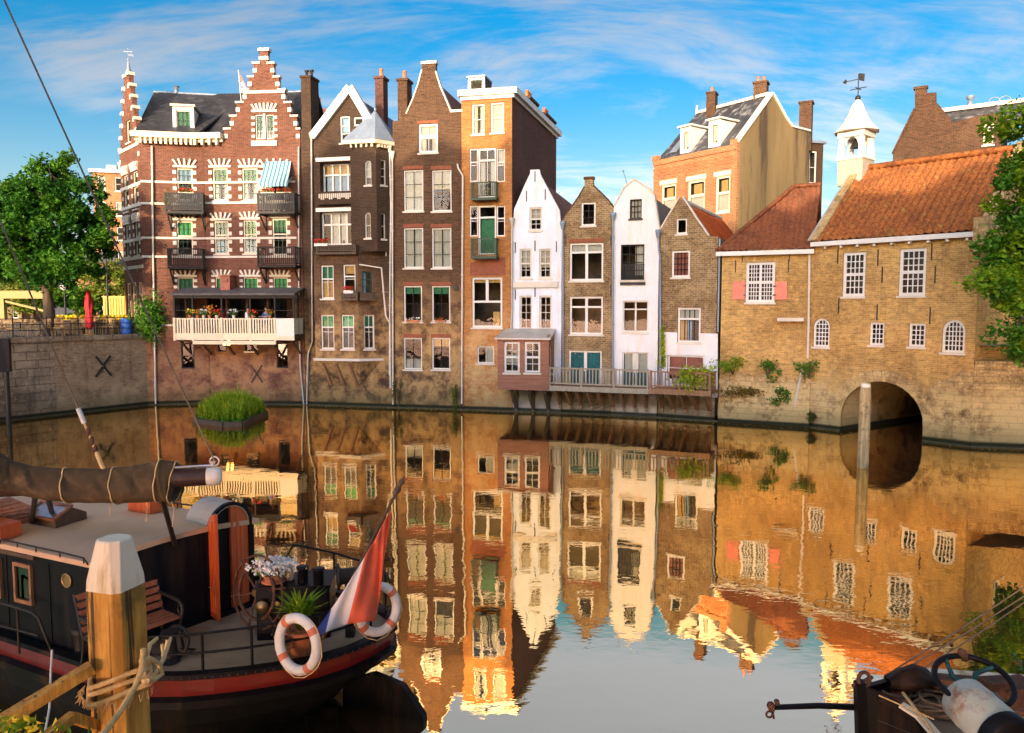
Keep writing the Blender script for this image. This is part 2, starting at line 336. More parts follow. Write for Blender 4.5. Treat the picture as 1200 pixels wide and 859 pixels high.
plain('hull_black', (.005, .005, .006), .5, var=.4, scale=3, spec=.15, dirt=(.06, .03, .015), dirtamt=.7, streak=True)
plain('hull_red', (.17, .012, .009), .35, var=.4, scale=2.5, spec=.4, coat=.15, dirt=(.07, .02, .012), dirtamt=1.0, streak=True)
plain('cabin_navy', (.006, .008, .012), .5, var=.35, scale=2.5, spec=.14, dirt=(.035, .025, .016), dirtamt=.7, streak=True)
plain('deck_roof', (.64, .43, .26), .7, var=.12, scale=2.2, dirt=(.42, .31, .22), dirtamt=.5, bump=.003)
plain('deck_grey', (.32, .24, .16), .75, var=.25, scale=4, dirt=(.17, .13, .1), dirtamt=.6, bump=.004)
plain('canvas_brown', (.075, .048, .022), .85, var=.3, scale=5, dirt=(.25, .16, .07), dirtamt=.6, bump=.006)
plain('boom_brown', (.05, .022, .018), .4, var=.3, scale=6); plain('ropemat', (.74, .52, .23), .9, var=.25, scale=60, bump=.01); plain('rope_dark', (.25, .17, .10), .9, var=.3, scale=40)
plain('buoy_white', (.80, .77, .70), .5, var=.08, scale=8, dirt=(.6, .5, .38), dirtamt=.5); plain('buoy_red', (.72, .20, .10), .5, var=.15, scale=8)
plain('flag_red', (.85, .15, .07), .8, var=.12, scale=5); plain('flag_white', (.80, .78, .78), .8, var=.05, scale=5); plain('flag_blue', (.06, .10, .34), .8, var=.15, scale=5)
plain('brass', (.35, .24, .11), .4, metal=.9, var=.15, scale=6); plain('steel', (.5, .5, .5), .35, metal=.8, var=.15, scale=6)
plain('winch_paint', (.52, .56, .47), .55, var=.12, scale=5, dirt=(.30, .13, .06), dirtamt=.9, bump=.006); plain('winch_green', (.02, .10, .09), .4, var=.3, scale=6)
plain('skin', (.55, .32, .22), .5, var=.05, scale=8); plain('cloth_yellow', (.75, .45, .03), .8, var=.1); plain('cloth_dark', (.03, .035, .05), .8, var=.2); plain('cloth_white', (.7, .68, .65), .8, var=.08); plain('cloth_red', (.55, .04, .04), .8, var=.1); plain('cloth_blue', (.08, .16, .4), .8, var=.1); plain('hair_dark', (.04, .025, .015), .7, var=.3)
plain('plastic_blue', (.03, .12, .5), .4, var=.1); plain('plastic_yellow', (.6, .33, .02), .5, var=.08); plain('parasol_red', (.62, .03, .035), .75, var=.12, scale=5)
emit('lamp_glow', (1.0, .55, .18), 4.0)
def stripes():
    m, t, b, o = nt('awning_stripe'); g = G(t); uv = g.n('ShaderNodeUVMap', uv_map='uv').outputs[0]
    x = g.n('ShaderNodeSeparateXYZ', {0: uv}).outputs[0]; f = g.math('GREATER_THAN', g.math('FRACT', g.math('MULTIPLY', x, 4.6)), .5)
    t.links.new(g.mix(f, (.03, .22, .27), (.62, .68, .64)), b.inputs['Base Color']); b.inputs['Roughness'].default_value = .8
stripes()
def tilemat(name, a, b_, lichen, amt):
    m, t, b, o = nt(name); g = G(t); uv = g.n('ShaderNodeUVMap', uv_map='uv').outputs[0]; pos = g.n('ShaderNodeNewGeometry').outputs['Position']
    nb = g.noise(g.map(uv, (3.3, 2.7, 1)), 1.3, 2, .8); c = g.mix(g.ramp(nb, .36, .62), a, b_)
    c = g.mix(g.math('MULTIPLY', g.ramp(g.noise(pos, .8, 5, .7), .45, .7), .55), c, sc3(a, .6))
    c = g.mix(g.math('MULTIPLY', g.ramp(g.noise(pos, 2.5, 6, .75), .55, .72), amt), c, lichen)
    t.links.new(c, b.inputs['Base Color']); b.inputs['Roughness'].default_value = .75; b.inputs['Specular IOR Level'].default_value = .25
tilemat('tile_orange', (.16, .05, .016), (.36, .12, .026), (.34, .24, .05), .9); tilemat('tile_brown', (.12, .04, .018), (.23, .075, .028), (.24, .17, .07), .6); tilemat('tile_red', (.50, .10, .03), (.62, .15, .04), (.5, .15, .05), .1)
def glassmat(name, tint, refl=1.0):
    m, t, b, o = nt(name); g = G(t); t.nodes.remove(b); pos = g.n('ShaderNodeNewGeometry').outputs['Position']
    bm = g.n('ShaderNodeBump', {'Height': g.noise(pos, 1.6, 2), 'Distance': .01, 'Strength': .5}).outputs[0]
    fr = g.n('ShaderNodeFresnel', {'IOR': 1.55, 'Normal': bm}).outputs[0]; gl = g.n('ShaderNodeBsdfGlossy', {'Roughness': .015, 'Normal': bm, 'Color': (1, 1, 1, 1)})
    tr = g.n('ShaderNodeBsdfTransparent', {'Color': c4(tint)}); mx = g.n('ShaderNodeMixShader', {0: g.math('MULTIPLY', fr, refl), 1: tr.outputs[0], 2: gl.outputs[0]})
    t.links.new(mx.outputs[0], o.inputs[0]); return m
glassmat('glass', (.8, .84, .82), .26); glassmat('glass_green', (.35, .85, .25)); glassmat('glass_amber', (.9, .6, .2)); glassmat('glass_smoke', (.35, .38, .38))
def watermat():
    m, t, b, o = nt('canal_water'); g = G(t); t.nodes.remove(b); pos = g.n('ShaderNodeNewGeometry').outputs['Position']
    n1 = g.noise(g.map(pos, (1, 1.6, 1)), 2.6, 3, .5, .3); n2 = g.noise(pos, .5, 3, .5)
    h = g.math('ADD', g.math('MULTIPLY', n1, .35), g.math('MULTIPLY', n2, .7))
    n3 = g.ramp(g.noise(pos, .22, 3), .38, .62, .2, 1.1)
    bm = g.n('ShaderNodeBump', {'Height': g.math('MULTIPLY', h, n3), 'Distance': WATER_BUMP, 'Strength': 1.0}).outputs[0]
    gl = g.n('ShaderNodeBsdfGlossy', {'Roughness': 0.0, 'Normal': bm, 'Color': (1.0, .745, .38, 1)}); df = g.n('ShaderNodeBsdfDiffuse', {'Color': (.20, .14, .08, 1)})
    fr = g.n('ShaderNodeFresnel', {'IOR': 2.6, 'Normal': bm}).outputs[0]
    mx = g.n('ShaderNodeMixShader', {0: g.math('ADD', g.math('MULTIPLY', fr, .08), .91, cl=True), 1: df.outputs[0], 2: gl.outputs[0]})
    t.links.new(mx.outputs[0], o.inputs[0])
WATER_BUMP = .007
watermat()
# ---------------------------------------------------------------- house kit
class House:
    def __init__(s, name, label, cat, F, outline, wall, depth=8.0, group=None, base=-.6, notch=None, thick=.26, root=None):
        s.F = F; s.pts = [F.px(*a) for a in outline]; s.wall = wall; s.depth = depth; s.holes = []; s.base = base; s.notch = notch or []; s.t = thick
        u0, u1 = s.pts[0][0], s.pts[-1][0]; s.u0, s.u1 = u0, u1
        s.root = root or thing(name, label, cat, F.p((u0 + u1) / 2, max(base, 0), 0), group)
        s.poly = [(u0, base)] + s.pts + [(u1, base)] + s.notch[::-1]
        s.trim = {}; s.rnd = random.Random(len(label) * 7 + int(u1 * 10))
    def tr(s, mat, name='stone_trim'):
        return s.trim.setdefault((name, mat), MB())
    def sheet(s, poly, d, mat_i, mb, holes, flip=False):
        vs, fs = fill(poly, holes)
        mb.add([s.F.p(a, b, d) for a, b in vs], [f[::-1] if flip else f for f in fs], mat_i)
    def finish(s, body=True, side_top=None, inset=.012, wname='wall'):
        F, mb = s.F, MB(); P = s.poly
        s.sheet(P, 0, 0, mb, s.holes); s.sheet(P, -s.t, 0, mb, s.holes, True)
        for loop, inv in [(P, False)] + [(h, True) for h in s.holes]:
            n = len(loop); ar = sum(loop[i][0] * loop[(i + 1) % n][1] - loop[(i + 1) % n][0] * loop[i][1] for i in range(n))
            for i in range(n):
                a, b = loop[i], loop[(i + 1) % n]; q = [F.p(*a, 0), F.p(*a, -s.t), F.p(*b, -s.t), F.p(*b, 0)]
                if (ar > 0) == inv: q = q[::-1]
                mb.add(q, [(3, 2, 1, 0)], 0)
        if body:
            z0 = side_top[0] if side_top else s.pts[0][1] - .05; z1 = side_top[1] if side_top else s.pts[-1][1] - .05
            a, b, D = s.u0 + inset, s.u1 - inset, -s.depth
            mb.quad(F.p(a, s.base, D), F.p(a, s.base, -s.t), F.p(a, z0, -s.t), F.p(a, z0, D))
            mb.quad(F.p(b, s.base, -s.t), F.p(b, s.base, D), F.p(b, z1, D), F.p(b, z1, -s.t))
            bp = [(a, s.base), (a, z0)] + [(max(a, min(b, u)), z - .15) for u, z in s.pts[1:-1]] + [(b, z1), (b, s.base)]
            s.sheet(bp[::-1], D, 0, mb, [], True)
        w = mb.build(wname, s.wall, s.root)
        for (nm, mt), t in s.trim.items():
            if t.v: t.build(nm, mt, s.root)
        return w
    def coat(s, px, mat, d=.02, name='render_coat'):
        mb = MB(); poly = [s.F.px(*a) for a in px]; s.sheet(poly, d, 0, mb, s.holes)
        n = len(poly)
        for i in range(n):
            a, b = poly[i], poly[(i + 1) % n]; mb.quad(s.F.p(*a, d), s.F.p(*a, 0.001), s.F.p(*b, .001), s.F.p(*b, d))
        return mb.build(name, mat, s.root)
    def roof(s, px, mat, d0=None, d1=None, th=.14, drop=.16, name='roof'):
        F = s.F; P = [F.px(*a) for a in px]; mb = MB(); d0 = -s.t if d0 is None else d0; d1 = -s.depth if d1 is None else d1
        for (u0, z0), (u1, z1) in zip(P[:-1], P[1:]):
            a = (u0, z0 - drop); b = (u1, z1 - drop)
            pr = [F.p(*a, d0), F.p(*b, d0), F.p(b[0], b[1] - th, d0), F.p(a[0], a[1] - th, d0)]
            mb.prism(pr, F.N * (d1 - d0))
        return mb.build(name, mat, s.root)
    def win(s, x0, y0, x1, y1, cols=2, rows=2, frame='paint_white', fw=.075, bar=.03, inner=None, cur=(), glass='glass', arch=0, mid=None, trans=None, sill='stone_trim_c', lintel=None, room='room', name='window', recess=.1, off=0.0, door=None, hinge=False):
        F = s.F; u0, u1, z0, z1 = F.rect(x0, y0, x1, y1, off)
        return s.winu(u0, u1, z0, z1, cols, rows, frame, fw, bar, inner, cur, glass, arch, mid, trans, sill, lintel, room, name, recess, off, door)
    def winu(s, u0, u1, z0, z1, cols=2, rows=2, frame='paint_white', fw=.075, bar=.03, inner=None, cur=(), glass='glass', arch=0, mid=None, trans=None, sill='stone_trim_c', lintel=None, room='room', name='window', recess=.1, off=0.0, door=None, F=None, hole=True):
        F = F or s.F; w, h = u1 - u0, z1 - z0; um = (u0 + u1) / 2; fw = min(fw, w * .14)
        if arch:
            k = 9; zr = z1 - arch
            top = [(um + w / 2 * math.cos(math.pi * i / k), zr + arch * math.sin(math.pi * i / k)) for i in range(k + 1)]
            opening = [(u0, z0), (u1, z0)] + top; zin = lambda u: zr + arch * math.sqrt(max(0, 1 - ((u - um) / (w / 2)) ** 2))
        else: opening = [(u0, z0), (u1, z0), (u1, z1), (u0, z1)]; zin = lambda u: z1
        if hole: s.holes.append(opening)
        d1 = off - recess + .02; d0 = d1 - .07; mb = MB()
        if arch:
            inn = [(um + (a - um) * (1 - 2 * fw / w), z0 + fw + (b - z0 - fw) * (1 - fw / (h - fw))) if b > z0 + .01 else (um + (a - um) * (1 - 2 * fw / w), z0 + fw) for a, b in opening]
            n = len(opening)
            for i in range(n):
                a, b, c, d = opening[i], opening[(i + 1) % n], inn[(i + 1) % n], inn[i]
                mb.hexa([F.p(*a, d1), F.p(*b, d1), F.p(*c, d1), F.p(*d, d1), F.p(*a, d0), F.p(*b, d0), F.p(*c, d0), F.p(*d, d0)])
        else:
            mb.fbox(F, u0, u0 + fw, z0, z1, d0, d1); mb.fbox(F, u1 - fw, u1, z0, z1, d0, d1)
            mb.fbox(F, u0 + fw, u1 - fw, z0, z0 + fw, d0, d1); mb.fbox(F, u0 + fw, u1 - fw, z1 - fw, z1, d0, d1)
        a, b, c, d = u0 + fw, u1 - fw, z0 + fw, z1 - fw
        nd1, nd0 = d1 - .012, d0 + .012; im = 1 if inner else 0; e = .001
        mids = mid if isinstance(mid, (list, tuple)) else ([mid] if mid else [])
        for q in mids: mb.fbox(F, a + (b - a) * q - fw * .55, a + (b - a) * q + fw * .55, c, zin(a + (b - a) * q) - fw, d0 + .004, d1 + .006)
        tr = trans if isinstance(trans, (list, tuple)) else ([trans] if trans else [])
        for q in tr: mb.fbox(F, a, b, d - (d - c) * q - fw * .5, d - (d - c) * q + fw * .5, d0 + .002, d1 + .003)
        for i in range(1, cols):
            u = a + (b - a) * i / cols; mb.fbox(F, u - bar / 2, u + bar / 2, c, zin(u) - fw, nd0, nd1, im)
        for j in range(1, rows):
            z = c + (d - c) * j / rows
            mb.fbox(F, a, b, z - bar / 2, z + bar / 2, nd0 + .003, nd1 - .003, im)
        wd = mb.build(name, [frame] + ([inner] if inner else []), s.root)
        g = MB(); gd = (nd0 + nd1) / 2
        if arch: g.add([F.p(um + (p - um) * .95, z0 + (q - z0) * .97, gd) for p, q in opening], [tuple(range(len(opening)))])
        else: g.quad(F.p(a, c, gd), F.p(b, c, gd), F.p(b, d, gd), F.p(a, d, gd))
        g.build('pane', glass, wd)
        # the room behind the pane
        r = MB(); e = .14; rd0, rd1 = off - s.t - .001 if hole else d0 - .02, off - s.t - 1.3
        A, B, C, D = u0 - e, u1 + e, z0 - .02, z1 + e
        r.quad(F.p(A, C, rd1), F.p(B, C, rd1), F.p(B, D, rd1), F.p(A, D, rd1)); r.quad(F.p(A, C, rd0), F.p(A, C, rd1), F.p(A, D, rd1), F.p(A, D, rd0))
        r.quad(F.p(B, C, rd1), F.p(B, C, rd0), F.p(B, D, rd0), F.p(B, D, rd1)); r.quad(F.p(A, C, rd0), F.p(B, C, rd0), F.p(B, C, rd1), F.p(A, C, rd1)); r.quad(F.p(A, D, rd1), F.p(B, D, rd1), F.p(B, D, rd0), F.p(A, D, rd0))
        if s.rnd.random() < .6 and h > .8:   # something standing inside near the sill
            for _ in range(3):
                uu = s.rnd.uniform(u0 + .1, u1 - .1); hh = s.rnd.uniform(.1, .38); r.lathe([(.05, 0), (.09, hh * .6), (.03, hh)], F.p(uu, z0 + .02, rd0 - .15), Z, 7)
        r.build('interior', room, wd)
        for (fu0, fu1, fz0, fz1, mt) in cur:
            cb = MB(); k = max(6, int((fu1 - fu0) * w / .06)); dd = d0 - .05
            vs = []
            for i in range(k + 1):
                u = a + (b - a) * (fu0 + (fu1 - fu0) * i / k); wv = .018 * math.sin(i * 1.9) if 'curtain' in mt else 0
                vs += [F.p(u, c + (min(d, zin(u) - fw) - c) * fz0, dd + wv), F.p(u, c + (min(d, zin(u) - fw) - c) * fz1, dd + wv)]
            cb.add(vs, [(2 * i, 2 * i + 2, 2 * i + 3, 2 * i + 1) for i in range(k)], 0, True)
            cb.build('curtain' if 'curtain' in mt else 'blind', mt, wd)
        if sill:
            m_, pr = ('stone_white', .06) if sill == 'stone_trim_c' else (sill, .07)
            sb = MB(); sb.fbox(F, u0 - .06, u1 + .06, z0 - .09, z0 - .002, off + .001, off + pr); sb.build('sill', m_, wd)
        if door:
            db = MB(); zt = z0 + h * door[0]
            db.fbox(F, a + .01, (a + b) / 2 - .02, c, zt, nd0 - .01, nd1 + .012); db.fbox(F, (a + b) / 2 + .02, b - .01, c, zt, nd0 - .01, nd1 + .012)
            for sgn in (0, 1):
                p0 = a + .06 + sgn * ((a + b) / 2 - a + .0); p1 = p0 + (b - a) / 2 - .14
                for k in range(4): uu = p0 + (p1 - p0) * (k + .5) / 4; db.fbox(F, uu - .04, uu + .04, c + .08, zt - .08, nd1 + .0125, nd1 + .022)
            db.build('door_panel', door[1], wd)
        return wd
    def lintel(s, x0, x1, y0, y1, mat='brick_red_soldier', pr=.015, name='lintel', d=0):
        u0, u1, z0, z1 = s.F.rect(x0, y0, x1, y1); s.tr(mat, name).fbox(s.F, u0, u1, z0, z1, d + .0005, d + pr)
    def pipe(s, pts, mat='zinc', r=.055, hopper=False, d=.12, name='downpipe'):
        P = [s.F.p(*s.F.px(x, y, d), d) for x, y in pts]; mb = MB(); mb.tube(P, r, 8)
        if hopper: mb.lathe([(.07, -.3), (.13, -.05), (.15, 0), (.15, .12), (.13, .12)], P[0], Z, 8)
        z = P[0].z - .8
        for a, b in zip(P[:-1], P[1:]):
            n = int((b - a).length / 1.9)
            for i in range(n):
                q = a.lerp(b, (i + .5) / n); mb.lathe([(r * 1.45, -.03), (r * 1.45, .03)], q, Z, 8); mb.bar(q, q - s.F.N * (d - .01), .03)
        return mb.build(name, mat, s.root)
    def anchor(s, x, y, L=.6, mat='iron'):
        u, z = s.F.px(x, y); t = s.tr(mat, 'wall_anchor'); t.fbox(s.F, u - .022, u + .022, z - L / 2, z + L / 2, .001, .035)
    def chimney(s, c, w, dp, z0, z1, mat='brick_umber', pots=1, potmat='terracotta', F=None):
        F = F or s.F; u, d = c; mb = MB(); mb.fbox(F, u - w / 2, u + w / 2, z0, z1, d - dp / 2, d + dp / 2); mb.fbox(F, u - w / 2 - .07, u + w / 2 + .07, z1 + .001, z1 + .14, d - dp / 2 - .07, d + dp / 2 + .07)
        ch = mb.build('chimney', mat, s.root)
        for i in range(pots):
            pb = MB(); pb.lathe([(.13, 0), (.12, .1), (.10, .42), (.13, .45), (.13, .5)], F.p(u + (i - (pots - 1) / 2) * .36, z1 + .14, d), Z, 10); pb.build('chimney_pot', potmat, ch)
        return ch
    def balcony(s, x0, x1, yt, yb, pr=.9, mat='paint_black', bars=16, slat=.03, brackets=True, flower=None, floor=None, solid=False, bracket_h=.9):
        F = s.F; u0, u1, z0, z1 = F.rect(x0, yt, x1, yb, pr); fl = MB(); zf = z0
        fl.fbox(F, u0, u1, zf, zf + .12, .002, pr); b = fl.build('balcony', floor or mat, s.root)
        rl = MB(); rl.fbox(F, u0, u1, z1 - .06, z1, pr - .06, pr); rl.fbox(F, u0, u1, zf + .18, zf + .22, pr - .05, pr - .01)
        for u in (u0 + .001, u1 - .061): rl.fbox(F, u, u + .06, z1 - .061, z1 - .003, .002, pr - .06); rl.fbox(F, u + .01, u + .05, zf + .18, zf + .22, .002, pr - .05)
        for u in (u0, u1 - .07): rl.fbox(F, u, u + .07, zf + .121, z1 - .062, pr - .075, pr - .005)
        for i in range(bars): u = u0 + .07 + (u1 - u0 - .14) * (i + .5) / bars; rl.fbox(F, u - slat / 2, u + slat / 2, zf + .221, z1 - .061, pr - .045, pr - .02)
        ns = max(3, int(pr / .14))
        for i in range(ns):
            d = .05 + (pr - .15) * (i + .5) / ns
            for u in (u0 + .015, u1 - .045): rl.fbox(F, u, u + .03, zf + .221, z1 - .062, d - .012, d + .012)
        rl.build('railing', mat, b)
        if brackets:
            bb = MB()
            for u in (u0 + .08, u1 - .14):
                bb.fbox(F, u, u + .06, zf - bracket_h, zf - .001, .001, .07)
                bb.bar(F.p(u + .03, zf - bracket_h + .1, .06), F.p(u + .03, zf - .05, pr - .1), .06, .07); bb.fbox(F, u, u + .06, zf - .07, zf - .001, .071, pr - .05)
            bb.build('bracket', mat, b)
        return b, (u0, u1, zf, z1)
plain('brick_red_soldier', (.24, .075, .035), .85, var=.3, scale=14)
RND = random.Random(3)
def flower_box(F, u0, u1, z, d, label, petals='petal_red', box='terracotta', h=.16, n=90, spill=.22, group='flower boxes on the house fronts'):
    t = thing('flower_box', label, 'flower box', F.p((u0 + u1) / 2, z, d), group)
    b = MB(); b.fbox(F, u0, u1, z, z + h, d - .09, d + .09); b.build('box', box, t)
    c = MB(); c.leaves([F.p(RND.uniform(u0, u1), z + h + RND.uniform(-.02, spill * .8), d + RND.uniform(-.13, .15)) for _ in range(n)], .11, 0, RND); c.build('leaves', 'leaf_mid', t)
    c = MB(); c.leaves([F.p(RND.uniform(u0, u1), z + h + RND.uniform(.02, spill), d + RND.uniform(-.1, .17)) for _ in range(n)], .09, 0, RND, asp=1); c.build('flowers', petals, t)
    return t
def pantiles(mb, F, u0, u1, z0, d0, z1, d1, ul=None, ur=None, pitch=.26, row=.34, amp=.05, m=0):
    """pantiles on a slope from (z0,d0) up to (z1,d1); ul/ur: fraction -> left/right limit of u at that height"""
    ul = ul or (lambda v: u0); ur = ur or (lambda v: u1)
    SL = math.hypot(z1 - z0, d1 - d0); nr = max(1, int(SL / row)); nc = int((u1 - u0) / pitch) * 6
    nrm = V((0, 0, 0)) + F.p(0, (d0 - d1) / SL * -1 if False else 1, 0) * 0
    nd, nz = (z1 - z0) / SL, (d0 - d1) / SL
    idx = {}; vs = []; fs = []
    for j in range(nr):
        for k, (fv, lift) in enumerate(((0.0, .05), (1.0, 0.0))):
            v = (j + fv) / nr
            for i in range(nc + 1):
                u = u0 + (u1 - u0) * i / nc; u = max(ul(v), min(ur(v), u))
                ph = ((u - u0) / pitch) % 1; hgt = amp * (math.sin(2 * math.pi * ph) * .8 + .3 * math.sin(4 * math.pi * ph)) + lift + .018 * math.sin(j * 12.9 + (i // 6) * 7.7) - .07 * math.sin(math.pi * (u - u0) / (u1 - u0)) * v + .02 * math.sin(u * 1.3 + v * 4)
                vs.append(F.p(u, z0 + (z1 - z0) * v + nz * hgt, d0 + (d1 - d0) * v + nd * hgt))
        o = j * 2 * (nc + 1)
        for i in range(nc):
            fs.append((o + i, o + i + 1, o + nc + 1 + i + 1, o + nc + 1 + i))
            if j: p = o - (nc + 1); fs.append((p + i, p + i + 1, o + i + 1, o + i))
    # drop collapsed faces at clipped ends
    good = []
    for f in fs:
        a = (vs[f[1]] - vs[f[0]]).length + (vs[f[2]] - vs[f[3]]).length
        if a > .02: good.append(f)
    mb.add(vs, good, m, True)
# ---------------------------------------------------------------- the quay line, read as points on the water
PQ = dict(q=(0, 494), a0=(174, 474.5), a1=(238, 473), a2=(352, 474.2), b=(459.5, 477.5), c=(542, 480), d=(600, 482), e=(659, 484), f=(718.5, 486.5), g=(775, 489.5), h=(842, 494), i=(948, 500.5), j=(1137, 523.5), k=(1200, 526))
WP = {k: W(x, y, 0) for k, (x, y) in PQ.items()}
FQ = Frame(WP['q'], WP['a0']); FA1 = Frame(WP['a0'], WP['a1']); FA2 = Frame(WP['a1'], WP['a2']); FB = Frame(WP['a2'], WP['b']); FC = Frame(WP['b'], WP['c'])
FD = Frame(WP['c'], WP['d']); FE = Frame(WP['d'], WP['e']); FF = Frame(WP['e'], WP['f']); FG = Frame(WP['f'], WP['g']); FH = Frame(WP['g'], WP['h']); FI = Frame(WP['h'], WP['i']); FJ = Frame(WP['i'], WP['j']); FK = Frame(WP['j'], WP['k'])
CUR_FULL = [(0, 1, 0, 1, 'curtain_cream')]
def cur(l=.28, r=.28, top=0): return ([(0, l, 0, 1, 'curtain_cream')] if l else []) + ([(1 - r, 1, 0, 1, 'curtain_cream')] if r else []) + ([(l, 1 - r, 1 - top, 1, 'curtain_cream')] if top else [])

# ================================================================ A: ornate brick house with stepped gables
A = House('ornate_brick_house', 'tall ornate brick house with white stone bands, two stepped gables and a slate roof', 'house', FA2,
          [(238, 163), (263, 163), (263, 152), (270, 152), (270, 137), (277, 137), (277, 121), (285, 121), (285, 106), (291, 106), (291, 91), (297, 91), (297, 75), (304, 75), (304, 60), (314, 60), (314, 75), (321, 75), (321, 91), (327, 91), (327, 106), (334, 106), (334, 121), (341, 121), (341, 137), (348, 137), (348, 152), (351.5, 152)], 'brick_ornate', depth=9)
AL = House('x', 'x', 'x', FA1, [(174.0 - 8.5, 161), (237.7, 162)], 'brick_ornate', depth=9, root=A.root)
AL.u0 = 0; AL.poly[0] = (0, -.6); AL.poly[1] = (0, AL.pts[0][1]); AL.pts[0] = (0, AL.pts[0][1])
cornerA = WP['a0']; dirS = V((-3.8, 4.2, 0)).normalized(); farA = cornerA + dirS * 3.7
FAS = Frame(farA, cornerA)
def step_fan(h, x0, x1, y, up=7, n=5, hood=True):
    """white fan of voussoirs over an opening whose top is at pixel row y"""
    F = h.F; u0, u1, _, z = F.rect(x0, y - 1, x1, y); t = h.tr('stone_white'); um = (u0 + u1) / 2; hw = (u1 - u0) / 2; hh = F.px((x0 + x1) / 2, y - up)[1] - z
    for i in range(n):
        a = (i - (n - 1) / 2) / ((n - 1) / 2) * R(34); ub = um + (i - (n - 1) / 2) / ((n - 1) / 2) * hw * .95
        p0 = F.p(ub, z + .1, .05); p1 = F.p(ub + math.sin(a) * hh, z + .1 + math.cos(a) * hh, .05)
        t.bar(p0, p1, .1, .1, up=F.N)
    t.fbox(F, u0 - .2, u1 + .2, z - .02, z + .1, .001, .07) if hood else None
def quoins(h, x0, x1, y0, y1, n=4, w=.2):
    F = h.F; u0, u1, z0, z1 = F.rect(x0, y0, x1, y1); t = h.tr('stone_white')
    for i in range(n):
        z = z0 + (z1 - z0) * (i + .25) / n; hh = (z1 - z0) / n * .45
        t.fbox(F, u0 - w, u0 - .003, z, z + hh, .001, .03); t.fbox(F, u1 + .003, u1 + w, z, z + hh, .001, .03)
# stone caps of the steps
t = A.tr('stone_white')
for x0, x1, y in ((263, 270, 152), (270, 277, 137), (277, 285, 121), (285, 291, 106), (291, 297, 91), (297, 304, 75), (314, 321, 75), (321, 327, 91), (327, 334, 106), (334, 341, 121), (341, 348, 137), (348, 351, 152)):
    u0, u1, z0, z1 = FA2.rect(x0 - 1.2, y - 2.2, x1 + 1.2, y); t.fbox(FA2, u0, u1, z0 + .004, z1 + .004, -.32, .07)
    lo = x0 if x0 < 309 else x1 - 4; u0, u1, z0, z1 = FA2.rect(lo, y + 5, lo + 4, y + 10); t.fbox(FA2, u0 - (.02 if x0 < 309 else 0), u1 + (0 if x0 < 309 else .02), z0, z1, -.28, .03)
u0, u1, z0, z1 = FA2.rect(302.5, 56.5, 315.5, 60); t.fbox(FA2, u0, u1, z0, z1, -.34, .08)
u0, u1, z0, z1 = FA2.rect(304, 66, 314, 70); t.fbox(FA2, u0 - .02, u1 + .02, z0, z1, -.28, .03)
u0, u1, z0, z1 = FA2.rect(285, 106, 334, 109.5); t.fbox(FA2, u0, u1, z0, z1, .001, .06)
# string courses
for H_, xa, xb in ((AL, 165.5, 237.5), (A, 238.5, 351)):
    F = H_.F; t = H_.tr('stone_white')
    for y in (213.5, 237.5, 279, 301, 381):
        if H_ is AL: u0, u1 = 0.002, F.L - .002
        else: u0, u1 = 0.002, F.L - .02
        if y == 381: u1 = u0 + 1.9 if H_ is AL else u1; u0 = F.L - .5 if H_ is A else u0
        if y == 237.5 and H_ is AL: zz = F.px(200, 239)[1]
        else: zz = F.px((xa + xb) / 2, y)[1]
        t.fbox(F, u0, u1, zz - .06, zz + .06, .001, .035 if y not in (237.5, 301) else .07)
# cornice with dentils on the left part
ct = AL.tr('paint_cream', 'cornice'); zc = AL.F.px(200, 163)[1]
ct.fbox(FA1, -.35, FA1.L, zc, zc + .32, -.2, .42); ct.fbox(FA1, -.2, FA1.L, zc - .16, zc - .001, .001, .16)
uc2 = FA2.px(262, 166)[0]; ct.fbox(FA2, 0.02, uc2, zc + .002, zc + .322, -.2, .42); ct.fbox(FA2, .01, uc2, zc - .158, zc - .001, .001, .158)
for i in range(4): u = .15 + i * uc2 / 4; ct.fbox(FA2, u - .06, u + .06, zc - .34, zc - .001, .161, .36)
for i in range(11): u = .15 + i * (FA1.L - .3) / 10; ct.fbox(FA1, u - .06, u + .06, zc - .34, zc - .001, .161, .36)
# windows
GRN = [(0, 1, .55, 1, 'blind_forest'), (0, .35, 0, .55, 'curtain_cream'), (.65, 1, 0, .55, 'curtain_cream')]
def awin(h, x0, y0, x1, y1, curt, rows=5, q=True, fan=True, up=8, **k):
    h.win(x0, y0, x1, y1, 3, rows, 'paint_cream', inner='paint_green', trans=.42, cur=curt, fw=.08, bar=.028, **k)
    if fan: step_fan(h, x0, x1, y0, up)
    if q: quoins(h, x0, x1, y0, y1)
awin(AL, 207, 197, 226, 235, [(0, 1, .58, 1, 'blind_blue')], up=9)
awin(A, 249, 197, 267, 235, GRN, up=9); awin(A, 283.5, 197, 302, 235, GRN, up=9)
awin(A, 309, 197, 334, 236, [(0, 1, .6, 1, 'blind_blue')], up=9)
awin(AL, 207, 259, 226, 300, [(0, 1, .62, 1, 'blind_green')]); awin(A, 251, 259, 268, 297.5, [(0, 1, 0, .5, 'blind_cyan'), (0, 1, .52, 1, 'blind_forest')])
awin(A, 285, 258, 301, 297, [(0, 1, 0, .5, 'blind_cyan'), (0, 1, .5, 1, 'blind_green')]); awin(A, 319, 256, 336.5, 299, [(0, 1, .65, 1, 'blind_forest')])
for h, x0, x1, c_ in ((AL, 208, 227, 'blind_forest'), (A, 252, 268, 'blind_green'), (A, 285, 302, 'blind_green'), (A, 320, 337, 'blind_green')):
    h.win(x0, 325, x1, 341, 3, 2, 'paint_cream', inner='paint_green', cur=[(0, 1, .1, 1, c_)], fw=.06, sill=None); step_fan(h, x0, x1, 325, 7); quoins(h, x0, x1, 325, 340, 2)
